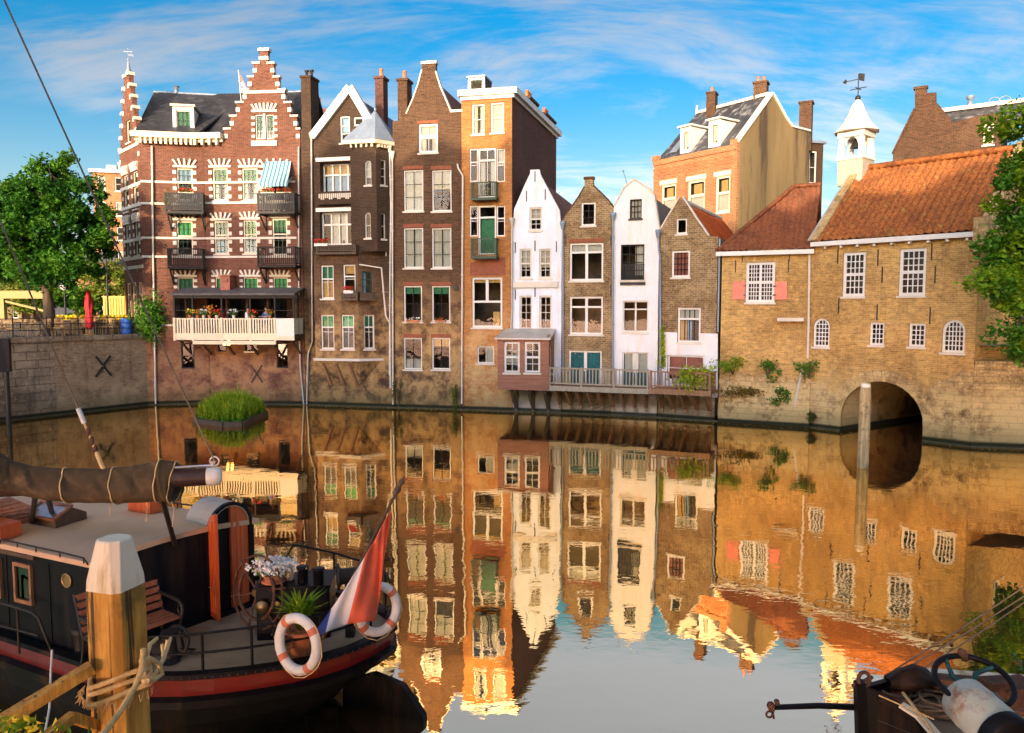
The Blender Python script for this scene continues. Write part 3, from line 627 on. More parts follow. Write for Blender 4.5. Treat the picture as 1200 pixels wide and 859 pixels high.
# gable twin window
A.win(299, 134, 308.5, 163, 2, 4, 'paint_white', inner='paint_green', cur=[(0, 1, .4, 1, 'blind_forest'), (0, 1, 0, .38, 'curtain_cream')], fw=.05, sill=None); A.win(311.5, 134, 321, 163, 2, 4, 'paint_white', inner='paint_green', cur=[(0, 1, .4, 1, 'blind_forest'), (0, 1, 0, .38, 'curtain_cream')], fw=.05, sill=None)
step_fan(A, 299, 321, 132, 9, 7); quoins(A, 299, 321, 134, 163, 4); u0, u1, z0, z1 = FA2.rect(295, 165, 325, 171); A.tr('stone_white').fbox(FA2, u0, u1, z0, z1, .001, .08)
u0, u1, z0, z1 = FA2.rect(308.8, 133, 311.2, 163); A.tr('stone_white').fbox(FA2, u0, u1, z0, z1, -.03, .03)
# cellar doors and small windows
A.win(324, 402, 337.5, 431.5, 1, 2, 'paint_grey', fw=.07, sill=None, glass='glass_smoke'); AL.win(212.5, 402, 228, 432, 1, 2, 'paint_grey', fw=.07, sill=None, glass='glass_smoke')
A.win(287, 399.5, 301.5, 411.5, 2, 1, 'paint_grey', fw=.06); A.win(255, 399, 265, 412, 1, 1, 'paint_grey', fw=.06, sill=None)
AL.finish(body=False)
for f0, f1 in ((0, .2), (.2, .4), (.4, .6), (.6, .8)):
    q0, q1, _, _ = FA2.rect(242, 350, 338, 372); A.winu(q0 + (q1 - q0) * f0 / .8 + .05, q0 + (q1 - q0) * f1 / .8 - .05, FA2.px(290, 394)[1], FA2.px(290, 349)[1], 1, 2, 'paint_black', fw=.07, sill=None, name='glazed_door')
A.finish(side_top=(A.pts[0][1] - .1, A.pts[-1][1] - 1))
# left face: stepped gable
u = lambda f: FAS.L * f
zE = FAS.px(168, 165)[1]
stp = [(0, zE - .6)]
ztop = FAS.px(155, 84)[1]; n = 7
for i in range(n): stp += [(u(.5 * i / n * .86), zE - .6 + (ztop - zE + .6) * (i + 1) / (n + .0)), (u(.5 * (i + 1) / n * .86), zE - .6 + (ztop - zE + .6) * (i + 1) / (n + .0))]
left = stp[:]; right = [(FAS.L - a, b) for a, b in left[::-1]]
AS = House('x', 'x', 'x', FAS, [(160, 160), (165, 160)], 'brick_ornate', depth=5, root=A.root); AS.pts = left + right; AS.u0, AS.u1 = 0, FAS.L; AS.poly = [(0, QZ - .5)] + AS.pts + [(FAS.L, QZ - .5)]
t = AS.tr('stone_white')
for i in range(n):
    a, b = left[2 * i + 1], left[2 * i + 2]
    for (p, q) in ((a[0], b[0]), (FAS.L - b[0], FAS.L - a[0])): t.fbox(FAS, p - .06, q + .06, a[1] - .02, a[1] + .16, -.32, .07)
    zz = a[1] - .75
    for p in (left[2 * i + 1][0], FAS.L - left[2 * i + 1][0] - .22): t.fbox(FAS, p - .01, p + .23, zz, zz + .24, -.28, .03)
for z in (FAS.px(168, 165)[1], FAS.px(168, 213)[1], FAS.px(168, 238)[1], FAS.px(168, 279)[1], FAS.px(168, 301)[1], FAS.px(168, 312)[1]): t.fbox(FAS, .002, FAS.L - .002, z - .09, z + .09, .001, .045)
def aside(ua, ub, z0, z1, c_='blind_forest'):
    AS.winu(ua, ub, z0, z1, 2, 5, 'paint_cream', inner='paint_green', trans=.42, cur=[(0, 1, .5, 1, c_)], fw=.07, sill='stone_white')
    um = (ua + ub) / 2
    for i in range(5):
        a = (i - 2) / 2 * R(34); t.bar(FAS.p(um + (i - 2) * .22, z1 + .12, .05), FAS.p(um + (i - 2) * .22 + math.sin(a) * .4, z1 + .12 + .4 * math.cos(a), .05), .13, .1, up=FAS.N)
    t.fbox(FAS, ua - .15, ub + .15, z1 - .0, z1 + .12, .001, .07)
    for i in range(4): zz = z0 + (z1 - z0) * (i + .25) / 4; t.fbox(FAS, ua - .2, ua - .003, zz, zz + .22, .001, .03); t.fbox(FAS, ub + .003, ub + .2, zz, zz + .22, .001, .03)
zf = [FAS.px(168, y)[1] for y in (242, 196, 298, 258)]
for ua in (.5, 2.3): aside(ua, ua + .85, zf[0], zf[1]); aside(ua, ua + .85, zf[2], zf[3])
AS.winu(1.45, 2.25, FAS.px(168, 158)[1], FAS.px(168, 130)[1], 2, 3, 'paint_cream', inner='paint_green', fw=.06, sill='stone_white')
for ua in (.3, 1.4, 2.5): AS.winu(ua, ua + .85, QZ + .7, FAS.px(168, 330)[1], 2, 2, 'paint_cream', trans=.3, fw=.09, sill='stone_white', room='room_warm')
AS.finish(body=False)
m_ = MB(); p = FAS.p(FAS.L / 2, ztop + .1, -.15)
m_.lathe([(.16, 0), (.24, .08), (.12, .3), (.03, .8), (.07, .86), (.02, .92), (.014, 1.5)], p, Z, 8); m_.bar(p + V((-.25, 0, 1.3)), p + V((.25, 0, 1.3)), .025); m_.bar(p + V((0, 0, 1.12)), p + V((.25, .1, 1.12)), .02, .12); m_.build('finial', 'lead', A.root)
# slate roof: main slope rising from the cornice, ridge to the right gable
zr = FA1.px(200, 109, -4.2)[1]; zr2 = zr + .1
m_ = MB()
def slope(F0, u0, u1, za, da, zb, db, u0b=None, u1b=None, m=0, mb=None): (mb or m_).hexa([F0.p(u0, za - .12, da), F0.p(u1, za - .12, da), F0.p(u1b if u1b is not None else u1, zb - .12, db), F0.p(u0b if u0b is not None else u0, zb - .12, db), F0.p(u0, za, da), F0.p(u1, za, da), F0.p(u1b if u1b is not None else u1, zb, db), F0.p(u0b if u0b is not None else u0, zb, db)], m)
slope(FA1, -.1, FA1.L + .2, zc + .33, .3, zr, -4.2, -.1, FA1.L + 2.2)
slope(FA2, -.15, FA2.L - .03, A.pts[0][1] + .1, -.27, zr2, -4.2, -1.4, FA2.L - .03)
slope(FA2, -.15, FA2.L - .03, A.pts[0][1] - 1, -9, zr2, -4.22, .0, FA2.L - .03)
m_.build('roof', 'slate', A.root)
m_ = MB(); m_.tube([FA1.p(-.1, zr + .02, -4.2), FA1.p(FA1.L + .8, zr + .02, -4.2), FA2.p(FA2.L - .05, zr2 + .05, -4.2)], .07, 6); m_.build('ridge_cap', 'lead', A.root)
# dormer
u0, u1, z0, z1 = FA1.rect(202.5, 125, 227.5, 162, -.25); z0 = zc + .33
D = House('x', 'x', 'x', Frame(FA1.p(u0, 0, -.25), FA1.p(u1, 0, -.25)), [(203, 126), (227, 126)], 'paint_white', depth=3.0, root=A.root, base=z0, thick=.1); D.pts = [(0, z1), (u1 - u0, z1)]; D.u0 = 0; D.u1 = u1 - u0; D.poly = [(0, z0), (0, z1), (D.u1, z1), (D.u1, z0)]
D.winu(.18, D.u1 - .18, z0 + .3, z1 - .2, 3, 2, 'paint_white', inner='paint_green', cur=[(0, 1, .1, 1, 'blind_forest')], fw=.05, sill=None); D.finish(inset=0, wname='dormer')
m_ = MB(); m_.fbox(D.F, -.1, D.u1 + .1, z1, z1 + .12, -3.0, .14); m_.build('dormer_roof', 'zinc', A.root)
# flag on the gable shoulder, chimney pots on ridge
m_ = MB(); m_.lathe([(.13, 0), (.13, .5), (.2, .55), (.2, .6)], FA2.p(1.0, zr2, -4.2), Z, 8); m_.lathe([(.13, 0), (.13, .35), (.2, .4)], FA1.p(1.2, zr, -4.2), Z, 8); m_.build('roof_vent', 'lead', A.root)
u_, z_ = FA2.px(283, 108, -1.2); t = thing('rooftop_flag', 'small red white and blue flag above the slate roof of the ornate house', 'flag', FA2.p(u_, z_ - .9, -1.2)); m_ = MB(); m_.tube([FA2.p(u_, z_ - .9, -1.2), FA2.p(u_ - .15, z_ + 1.25, -1.2)], .025, 6); m_.build('pole', 'paint_white', t)
fm = MB()
for k, mi in ((0, 0), (1, 1), (2, 2)):
    vs = []
    for i in range(7): vs += [FA2.p(u_ - .13 + k * .12 + i * .1, z_ + 1.1 - k * .32 - i * .14 - i * i * .012, -1.2 + .05 * math.sin(i)), FA2.p(u_ - .13 + (k + 1) * .12 - .1 + i * .09, z_ + .8 - k * .32 - i * .13 - i * i * .012, -1.2 + .05 * math.sin(i))]
    fm.add(vs, [(2 * i, 2 * i + 2, 2 * i + 3, 2 * i + 1) for i in range(6)], mi, True)
fm.build('cloth', ['flag_red', 'flag_white', 'flag_blue'], t)
# balconies
b1, q1 = AL.balcony(193, 238, 226, 250, .95, 'paint_grey', 20, .07); b2, q2 = A.balcony(301, 345, 226, 250, .95, 'paint_grey', 20, .07)
b3, q3 = AL.balcony(196, 238, 291, 315, .95, 'paint_black', 18, .035); b4, q4 = A.balcony(301, 346, 289, 313, .95, 'paint_black', 18, .035)
flower_box(FA1, q1[0] + .7, q1[0] + 1.5, q1[3] - .1, .75, 'red geranium box on the upper left grey balcony of the ornate house', box='paint_cream')
flower_box(FA2, q2[0] + .2, q2[0] + .95, q2[3] - .1, .78, 'red geranium box at the near end of the balcony under the striped awning', box='paint_cream'); flower_box(FA2, q2[0] + 1.1, q2[0] + 1.9, q2[3] - .1, .78, 'larger red flower box further along the balcony under the striped awning', box='paint_cream')
t = tag(MB().build('x', 'leaf_golden') if False else thing('balcony_plant', 'yellow green potted plant at the outer corner of the upper left grey balcony', 'plant', FA1.p(q1[0] + .15, q1[2] + .12, .8)), None, None)
m_ = MB(); m_.lathe([(.1, 0), (.16, .3)], FA1.p(q1[0] + .2, q1[2] + .121, .75), Z, 10); m_.build('pot', 'terracotta', t); m_ = MB(); m_.leaves([FA1.p(q1[0] + .12 + RND.gauss(0, .13), q1[2] + .8 + RND.gauss(0, .28), .8 + RND.gauss(0, .12)) for _ in range(130)], .12, 0, RND); m_.build('leaves', 'leaf_golden', t)
# awning
u0, u1, z0, z1 = FA2.rect(307, 190, 336, 196); a = MB(); zt = FA2.px(325, 189, .1)[1]; zb = FA2.px(318, 215, 1.0)[1]; ua, ub = FA2.px(311, 189, .1)[0], FA2.px(341, 189, .1)[0]; uc, ud = FA2.px(303, 215, 1.0)[0], FA2.px(337, 215, 1.0)[0]
k = 12; vs = []
for i in range(k + 1): f = i / k; s_ = .05 * math.sin(math.pi * f); vs += [FA2.p(ua + (uc - ua) * f, zt + (zb - zt) * f - s_, .1 + .9 * f), FA2.p(ub + (ud - ub) * f, zt + (zb - zt) * f - s_, .1 + .9 * f)]
a.add(vs, [(2 * i, 2 * i + 2, 2 * i + 3, 2 * i + 1) for i in range(k)], 0, True); a.quad(vs[-2], vs[-2] - Z * .16, vs[-1] - Z * .16, vs[-1]); aw = a.build('awning', 'awning_stripe', A.root)
a = MB(); a.bar(FA2.p(ua, zt - .9, .03), vs[-2], .03); a.bar(FA2.p(ub, zt - .9, .03), vs[-1], .03); a.build('awning_arm', 'paint_white', aw)
# veranda
P1 = 1.5; u0, u1, zf, zr_ = FA2.rect(204, 373, 345, 396, P1)
v0, v1, zr1, zr0 = FA2.rect(204, 338, 345, 346, P1)
m_ = MB(); m_.fbox(FA2, u0, u1, zf - .05, zf + .12, .002 - .0, P1); vr = m_.build('veranda', 'timber_dark', A.root)
m_ = MB(); ztp = FA2.px(275, 337, .1)[1]; m_.hexa([FA2.p(u0 - .1, zr1, P1 + .15), FA2.p(u1 + .1, zr1, P1 + .15), FA2.p(u1 + .1, ztp - .1, .04), FA2.p(u0 - .1, ztp - .1, .04), FA2.p(u0 - .1, zr1 + .1, P1 + .15), FA2.p(u1 + .1, zr1 + .1, P1 + .15), FA2.p(u1 + .1, ztp, .04), FA2.p(u0 - .1, ztp, .04)]); m_.build('veranda_roof', 'tar_roof', vr)
m_ = MB(); zs = zr_
for f in (0, .155, .40, .64, .845, 1): u = u0 + .04 + (u1 - u0 - .08) * f; m_.fbox(FA2, u - .04, u + .04, zs, zr1, P1 - .09, P1 - .01)
for u in (u0 + .002, u1 - .072):
    for d in (.75,): m_.fbox(FA2, u, u + .07, zf + .12, zr1 + .1, d, d + .08)
m_.fbox(FA2, u0 + .05, u1 - .05, zr1 - .16, zr1 - .004, P1 - .07, P1 - .03); m_.fbox(FA2, u0 + .05, u1 - .05, zs + (zr1 - zs) * .33, zs + (zr1 - zs) * .33 + .03, P1 - .065, P1 - .035); m_.build('post', 'paint_black', vr)
m_ = MB(); uA = u0 + (u1 - u0) * .155; uB = u0 + (u1 - u0) * .845
m_.quad(FA2.p(u0 + .05, zs, P1 - .05), FA2.p(uA, zs, P1 - .05), FA2.p(uA, zr1, P1 - .05), FA2.p(u0 + .05, zr1, P1 - .05))
m_.quad(FA2.p(u0 + .03, zs, P1 - .1), FA2.p(u0 + .03, zr1, P1 - .1), FA2.p(u0 + .03, zr1, .3), FA2.p(u0 + .03, zs, .3)); m_.build('side_glazing', 'glass_smoke', vr); m_ = MB(); m_.quad(FA2.p(uB, zs, P1 - .05), FA2.p(u1 - .05, zs, P1 - .05), FA2.p(u1 - .05, zr1, P1 - .05), FA2.p(uB, zr1, P1 - .05))
m_.quad(FA2.p(u1 - .03, zs, P1 - .1), FA2.p(u1 - .03, zr1, P1 - .1), FA2.p(u1 - .03, zr1, .3), FA2.p(u1 - .03, zs, .3)); m_.build('side_glazing', 'glass_smoke', vr)
rl = MB(); rl.fbox(FA2, u0, u1, zs - .06, zs, P1 - .08, P1 + .04); rl.fbox(FA2, u0, u1, zf - .12, zf + .26, P1 + .002, P1 + .06); rl.fbox(FA2, uA, uB, zf - .36, zf - .16, P1 - .1, P1 + .04)
ns = 46
for i in range(ns):
    u = u0 + (u1 - u0) * (i + .5) / ns
    if u < uB: rl.fbox(FA2, u - .042, u + .042, zf + .26, zs - .06, P1 + .005, P1 + .035)
for f in (0, .155, .40, .64, .845): u = u0 + .04 + (u1 - u0 - .08) * f; rl.fbox(FA2, u - .06, u + .06, zf - .16, zs + .03, P1 - .06, P1 + .07)
for i in range(8):
    d = .15 + (P1 - .2) * i / 8
    for u in (u0, u1 - .03): rl.fbox(FA2, u, u + .03, zf + .2, zs - .06, d, d + .08)
for u in (u0, u1 - .05): rl.fbox(FA2, u, u + .05, zs - .059, zs - .001, .01, P1 - .08)
rl.build('veranda_railing', 'paint_cream', vr)
m_ = MB(); m_.fbox(FA2, uB + .07, u1 + .02, zf + .1, zs - .0, P1 + .062, P1 + .09); m_.build('screen', 'paint_white', vr)
m_ = MB()
for f in (.03, .2, .4, .6, .8, .97):
    u = u0 + (u1 - u0) * f; m_.bar(FA2.p(u, zf - 1.0, .02), FA2.p(u, zf - .1, P1 - .15), .09, .1); m_.fbox(FA2, u - .045, u + .045, zf - .2, zf - .051, .01, P1 - .02)
m_.build('bracket', 'timber_dark', vr)
m_ = MB(); uw, _, zw0, zw1 = FA2.rect(262, 325, 272, 338, .35); m_.fbox(FA2, uw, uw + .55, zw0 - .1, zw1 + .05, .04, .75); m_.fbox(FA2, uw - .08, uw + .63, zw1 + .051, zw1 + .12, .02, .85); m_.fbox(FA2, uw + .1, uw + .45, zw1 - .25, zw1 - .1, .751, .82); m_.build('extractor_box', 'paint_oxblood', A.root)
m_ = MB(); uq, zq = FA2.px(265, 401, .9); m_.fbox(FA2, uq - .16, uq + .16, zq - .17, zq + .17, .75, .95); lp = m_.build('under_deck_lamp', 'lamp_glow', A.root); m_ = MB(); m_.bar(FA2.p(uq, zq + .17, .85), FA2.p(uq, zf - .06, .85), .04); m_.build('lamp_stem', 'iron', lp)
# pipes

ztp_ = FB.px(447, 91, -3.2)[1]; zlo_ = FB.px(447, 150, -3.2)[1]
A.pipe([(350, 172), (350, 250), (350.5, 380), (352, 430), (356, 474)], 'zinc', .05); AL.pipe([(178, 171), (179.5, 300), (182.5, 473)], 'stone_white', .055)
m_ = MB(); u, z = FA2.px(301, 438); m_.bar(FA2.p(u - .33, z - .5, .03), FA2.p(u + .33, z + .5, .03), .07, .05, up=FA2.N); m_.bar(FA2.p(u - .33, z + .5, .035), FA2.p(u + .33, z - .5, .035), .07, .05, up=FA2.N); m_.lathe([(.09, 0), (.06, .05)], FA2.p(u, z, .05), FA2.N, 8); m_.build('wall_anchor', 'iron', A.root)
for h in ():
    pass

# ================================================================ B: dark brick house with white barge boards and turret
B = House('turreted_brick_house', 'dark brick house with white gable boards, a corner turret and a lead pyramid roof', 'house', FB,
          [(352.2, 152), (369, 155), (411, 106), (441, 148), (441, 160), (459.3, 163)], 'brick_charcoal', depth=9)
B.win(398.5, 136, 410, 167.5, 1, 3, 'paint_white', fw=.09, cur=[(0, 1, .4, 1, 'blind_blue')]); B.win(414, 137, 426, 147.5, 1, 1, 'paint_white', fw=.1, sill=None)
# loggias
for (x0, y0, x1, y1, c_) in ((375, 190, 415, 226, 'curtain_amber'), (375, 248, 415, 287, 'curtain_cream')):
    B.win(x0, y0, x1, y1, 4, 1, 'paint_white', fw=.1, bar=.09, trans=.36, cur=[(0, 1, .66, 1, c_), (.03, .23, 0, .62, 'blind_blue'), (.28, .48, 0, .62, 'blind_blue'), (.53, .73, 0, .62, 'blind_blue'), (.78, .98, 0, .62, 'blind_blue')] if y0 < 200 else [(.25, .45, 0, 1, c_), (.55, .75, 0, 1, c_)], sill=None, recess=.45 if y0 < 200 else .3)
B.t = .5
for y in (184.5, 243.5):
    u0, u1, z0, z1 = FB.rect(371, y, 418, y + 4.5); B.tr('paint_white', 'lintel').fbox(FB, u0, u1, z0, z1, .001, .12)
B.finish(side_top=(B.pts[0][1] - .1, B.pts[-1][1] - .1))
B.t = .3
B.roof([(370, 156), (411, 106), (441, 150)], 'slate', d0=-.2)
m_ = MB()
for (xa, ya, xb, yb) in ((367, 161, 411, 103), (411, 103, 440, 152)):
    p0, p1 = FB.p(*FB.px(xa, ya), .05), FB.p(*FB.px(xb, yb), .05); m_.bar(p0, p1, .42, .36, up=FB.N)
m_.build('barge_board', 'paint_white', B.root, bevel=.01)
# flue stack shared with the ornate house
m_ = MB(); u0, u1, z0, z1 = FB.rect(355, 92, 366, 156, -.2); m_.fbox(FB, u0, u1, z0 - .5, z1, -1.0, -.02); m_.fbox(FB, u0 - .05, u1 + .05, z1 + .001, z1 + .12, -1.05, .04); ch = m_.build('chimney', 'brick_charcoal', B.root)
m_ = MB()
for du in (.12, .42): m_.lathe([(.07, 0), (.07, .3), (.13, .34), (.13, .42)], FB.p(u0 + du, z1 + .121, -.5), Z, 8)
m_.bar(FB.p(u0 + .02, z1 + .4, -.5), FB.p(u0 + .55, z1 + .4, -.5), .05); m_.build('chimney_pot', 'iron', ch)
u0, u1, z0, z1 = FB.rect(442.5, 94, 452, 150, -3.0); B.chimney(((u0 + u1) / 2, -3.0), u1 - u0, .7, z0 - 2.5, z1, 'brick_side', 1)
# turret
PR = .75
tA = FB.px(418, 250, .0)[0]; tB = FB.px(441.5, 250, PR)[0]; tC = FB.px(457.5, 250, 0)[0]
ztt = FB.px(430, 168, PR)[1]; zlow = FB.px(395, 420, PR)[1]; zmid = FB.px(430, 292, PR)[1]
def polyprism(F, pts, z0, z1, mb, m=0): mb.prism([F.p(u, z0, d) for u, d in pts], Z * (z1 - z0), m)
FT1 = Frame(FB.p(tA, 0, PR), FB.p(tB, 0, PR)); FT2 = Frame(FB.p(tB, 0, PR), FB.p(tC, 0, 0))
class SubHouse(House):
    def __init__(s, F, u0, u1, z0, z1, wall, root, thick=.18):
        s.F = F; s.pts = [(u0, z1), (u1, z1)]; s.wall = wall; s.depth = 1; s.holes = []; s.base = z0; s.notch = []; s.t = thick; s.u0, s.u1 = u0, u1; s.root = root
        s.poly = [(u0, z0), (u0, z1), (u1, z1), (u1, z0)]; s.trim = {}; s.rnd = random.Random(int(z1 * 100))
S1 = SubHouse(FT1, 0, FT1.L, zmid - .12, ztt, 'brick_charcoal', B.root); S2 = SubHouse(FT2, 0, FT2.L, zmid - .12, ztt, 'brick_charcoal', B.root)
S1.win(427.5, 188, 435, 217, 1, 3, 'paint_white', fw=.06, arch=.18, cur=[(0, 1, .3, 1, 'curtain_cream')]); S1.win(427.5, 249, 434.5, 279, 1, 2, 'paint_white', fw=.06, arch=.15)
S2.win(446.5, 187, 452.5, 217, 1, 3, 'paint_white', fw=.06); S2.win(447, 250, 452, 280, 1, 2, 'paint_white', fw=.05)
S1.finish(body=False, wname='turret_front'); S2.finish(body=False, wname='turret_side')
m_ = MB(); m_.quad(FB.p(tA, zmid - .12, -.1), FB.p(tA, zmid - .12, PR), FB.p(tA, ztt, PR), FB.p(tA, ztt, -.1)); m_.build('turret_cheek', 'brick_charcoal', B.root)
apx = FB.p(FB.px(438, 130, .1)[0], FB.px(438, 128, .1)[1], -.1); e = .3
pts = [FB.p(tA - e, ztt + .18, PR + e), FB.p(tB + .08, ztt + .18, PR + e), FB.p(tC + e, ztt + .18, 0.05), FB.p(tC + e, ztt + .18, -1.3), FB.p(tA - e, ztt + .18, -1.3)]
m_ = MB(); m_.add(pts + [apx], [(0, 1, 5), (1, 2, 5), (2, 3, 5), (3, 4, 5), (4, 0, 5), (4, 3, 2, 1, 0)]); m_.lathe([(.05, 0), (.08, .12), (.02, .2)], apx - Z * .05, Z, 8); m_.build('turret_roof', 'lead', B.root)
m_ = MB(); m_.prism([a - Z * .02 for a in pts], -Z * .2)
for F_, L in ((FT1, FT1.L), (FT2, FT2.L)):
    for i in range(5): m_.fbox(F_, L * (i + .3) / 5, L * (i + .3) / 5 + .1, ztt - .22, ztt - .05, .002, .2)
m_.build('turret_cornice', 'paint_cream', B.root)
# lower bay: front face + chamfer
bA = FB.px(368.5, 350, PR)[0]; bB = FB.px(420, 350, PR)[0]; bC = FB.px(447, 350, 0)[0] ; zbt = FB.px(395, 297, PR)[1]
FB1 = Frame(FB.p(bA, 0, PR), FB.p(bB, 0, PR)); FB2 = Frame(FB.p(bB, 0, PR), FB.p(bC, 0, 0)); FB0 = Frame(FB.p(bA, 0, 0), FB.p(bA, 0, PR))
T1 = SubHouse(FB1, 0, FB1.L, zlow, zbt, 'brick_umber', B.root); T2 = SubHouse(FB2, 0, FB2.L, zlow, zbt, 'brick_umber', B.root)
gl = lambda a: [(0, 1, a, 1, 'blind_green')]
T1.win(376, 311, 391, 350, 2, 2, 'paint_white', trans=.4, cur=[(0, 1, .58, 1, 'blind_forest'), (0, 1, 0, .55, 'curtain_amber')]); T1.win(402, 310, 416.5, 344, 1, 2, 'paint_white', trans=.4, cur=[(0, 1, .7, 1, 'curtain_amber')])
T1.win(376, 369, 391.5, 409, 2, 2, 'paint_white', trans=.35, cur=gl(.63)); T1.win(400, 369, 415, 409, 2, 2, 'paint_white', trans=.35, cur=gl(.63))
T2.win(424.5, 318, 436, 345, 2, 3, 'paint_green', fw=.06, sill=None, cur=[(0, .4, 0, 1, 'blind_blue')]); T2.win(426.5, 369, 439, 409, 2, 2, 'paint_white', trans=.35, cur=[(0, 1, .63, 1, 'blind_forest')])
T1.finish(body=False, wname='bay_front'); T2.finish(body=False, wname='bay_side')
m_ = MB(); m_.quad(FB.p(bA, zlow, 0), FB.p(bA, zlow, PR), FB.p(bA, zbt, PR), FB.p(bA, zbt, 0)); m_.prism([FB.p(bA - .05, zbt, 0.0), FB.p(bA - .05, zbt, PR + .05), FB.p(bB + .03, zbt, PR + .05), FB.p(bC + .05, zbt, 0)], Z * .1); m_.build('bay_cheek', 'brick_umber', B.root)
m_ = MB(); m_.prism([FB.p(bA - .08, zlow - .14, 0.001), FB.p(bA - .08, zlow - .14, PR + .1), FB.p(bB + .05, zlow - .14, PR + .1), FB.p(bC + .08, zlow - .14, .001)], Z * .138); m_.build('bay_ledge', 'stone_white', B.root)
zc2 = FB.px(400, 452, .1)[1]
m_ = MB(); lo = [(bA + .7, .02), (bA + .7, .03), (bB - .3, .03), (bC - .9, .02)]; hi = [(bA, .002), (bA, PR), (bB, PR), (bC, .002)]
vs = [FB.p(u, zc2, d) for u, d in lo] + [FB.p(u, zlow - .141, d) for u, d in hi]; m_.add(vs, [(0, 1, 2, 3)[::-1], (4, 5, 6, 7), (0, 1, 5, 4), (1, 2, 6, 5), (2, 3, 7, 6)])
m_.build('corbel', 'brick_umber', B.root)
m_ = MB()
for f in (.12, .42, .72):
    ub = bA + (bB - bA) * f + .2; m_.bar(FB.p(ub + .1, zc2 + .05, .08), FB.p(ub - .1, zlow - .3, PR - .02), .16, .12)
m_.build('corbel_rib', 'timber_umber', B.root)
# parapets and balconies of B
u0, u1, z0, z1 = FB.rect(370.5, 224, 417, 236, .35); m_ = MB(); m_.fbox(FB, u0, u1, z0 - .15, z1, .001, .35); m_.build('parapet', 'brick_charcoal', B.root)
m_ = MB()
for i in range(17): u = u0 + .2 + (u1 - u0 - .4) * i / 16; m_.fbox(FB, u - .04, u + .04, z0 + (.12 if i % 4 in (1, 2) else .2), z1 - .12, .351, .375)
m_.build('baluster_pattern', 'stone_white', B.root)
bb, qq = B.balcony(370.5, 417, 287, 298, PR + .35, 'timber_dark', 18, .06, brackets=False, bracket_h=.3)
flower_box(FB, qq[0] - .1, qq[0] + .7, qq[3] - .05, PR + .3, 'bright red geraniums in a white box on the dark bay balcony', box='paint_white')
bb, qq5 = B.balcony(400, 419, 342, 352, PR + .4, 'timber_dark', 9, .06, brackets=False); flower_box(FB, qq5[0] + .15, qq5[0] + .7, qq5[3] - .08, PR + .36, 'red flower box on the narrow window balcony of the bay', box='paint_white')
m_ = MB(); u0, u1, z0, z1 = FT2.rect(421, 342, 441, 355, .35); F_ = FB2
u0, u1, z0, z1 = FB2.rect(422, 343, 440, 352, .4); m_.fbox(F_, u0, u1, z0, z0 + .1, .002, .4)
for i in range(10): u = u0 + (u1 - u0) * (i + .5) / 10; m_.fbox(F_, u - .03, u + .03, z0 + .1, z1 - .05, .36, .39)
m_.fbox(F_, u0, u1, z1 - .05, z1, .34, .4); m_.build('balcony', 'timber_dark', B.root)
B.pipe([(365, 158), (365.5, 300), (366, 400), (361, 415), (359.5, 474)], 'zinc', .05, True); B.pipe([(452, 237), (452.5, 300)], 'zinc', .04); B.pipe([(456.5, 172), (458, 240), (457, 330), (456.5, 440)], 'stone_white', .045, True)
B.pipe([(418, 309.5), (447, 314), (452, 370), (457, 379), (457.5, 455)], 'stone_white', .045, d=PR * .9)

# ================================================================ C: tall brown house with flared neck gable
C = House('neck_gable_house', 'tall brown brick house with a pointed flared gable and four pairs of white windows', 'house', FC,
          [(460, 157), (460, 142), (471, 141), (476, 134), (484, 116), (490, 99), (494.5, 82), (494.5, 75), (510.5, 75), (510.5, 84), (516, 102), (523, 118), (528, 130), (541.5, 131), (541.5, 160)], 'brick_umber', depth=9)
C.win(490.5, 145, 513, 179, 2, 2, 'paint_white', fw=.12, trans=.42, cur=[(0, 1, .6, 1, 'curtain_cream'), (0, .3, 0, .55, 'curtain_cream'), (.7, 1, 0, .55, 'curtain_cream')])
for i, x in enumerate((473, 506)):
    C.win(x, 199, x + 23, 247.5, 2, 3, 'paint_white', trans=None, inner='paint_green', cur=CUR_FULL if i == 0 else [(0, 1, .55, 1, 'curtain_cream')]); C.win(x, 267, x + 23, 314, 2, 3, 'paint_white', inner='paint_green', cur=[(0, .47, 0, 1, 'curtain_cream'), (.53, 1, 0, 1, 'curtain_cream')])
    C.win(x, 335, x + 21.5, 377, 2, 2, 'paint_white', inner='paint_black', cur=[(0, 1, .8, 1, 'blind_forest')]); C.win(x, 396, x + 21.5, 433, 2, 3, 'paint_white', inner='paint_black', cur=[(0, 1, .75, 1, 'curtain_amber')] if i else [(0, 1, 0, .35, 'curtain_cream')])
    for y in (198.5, 266.5, 334.5, 395.5): C.lintel(x - 1, x + 23, y - 4, y)
C.lintel(489, 514, 141, 144.5); C.finish(side_top=(C.pts[0][1] - .3, C.pts[-1][1] - .3)); C.roof([(474, 139), (502.5, 84), (529, 135)], 'tile_brown')
m_ = MB(); P = [FC.p(a, b + .03, -.13) for a, b in C.pts[1:-1]]
for a, b in zip(P[:-1], P[1:]):
    if (a - b).length > .3 and abs(a.z - b.z) > .4: m_.bar(a, b, .34, .07)
u0, u1, z0, z1 = FC.rect(493.5, 72, 511.5, 75); m_.fbox(FC, u0, u1, z0, z1 + .02, -.32, .06); u0, u1, z0, z1 = FC.rect(527.5, 128.5, 542, 131.5); m_.fbox(FC, u0, u1, z0, z1, -.3, .05); m_.build('coping', 'stone_white', C.root)
for x, y0, y1, d, pots in ((474, 116, 150, -2.5, 1),):
    u0, u1, z0, z1 = FC.rect(469, 97, 480, 140, d); C.chimney(((u0 + u1) / 2, d), u1 - u0, .8, z0 - 2, z1, 'brick_umber', 1)
u0, u1, z0, z1 = FC.rect(534, 133, 541, 150, -.8)
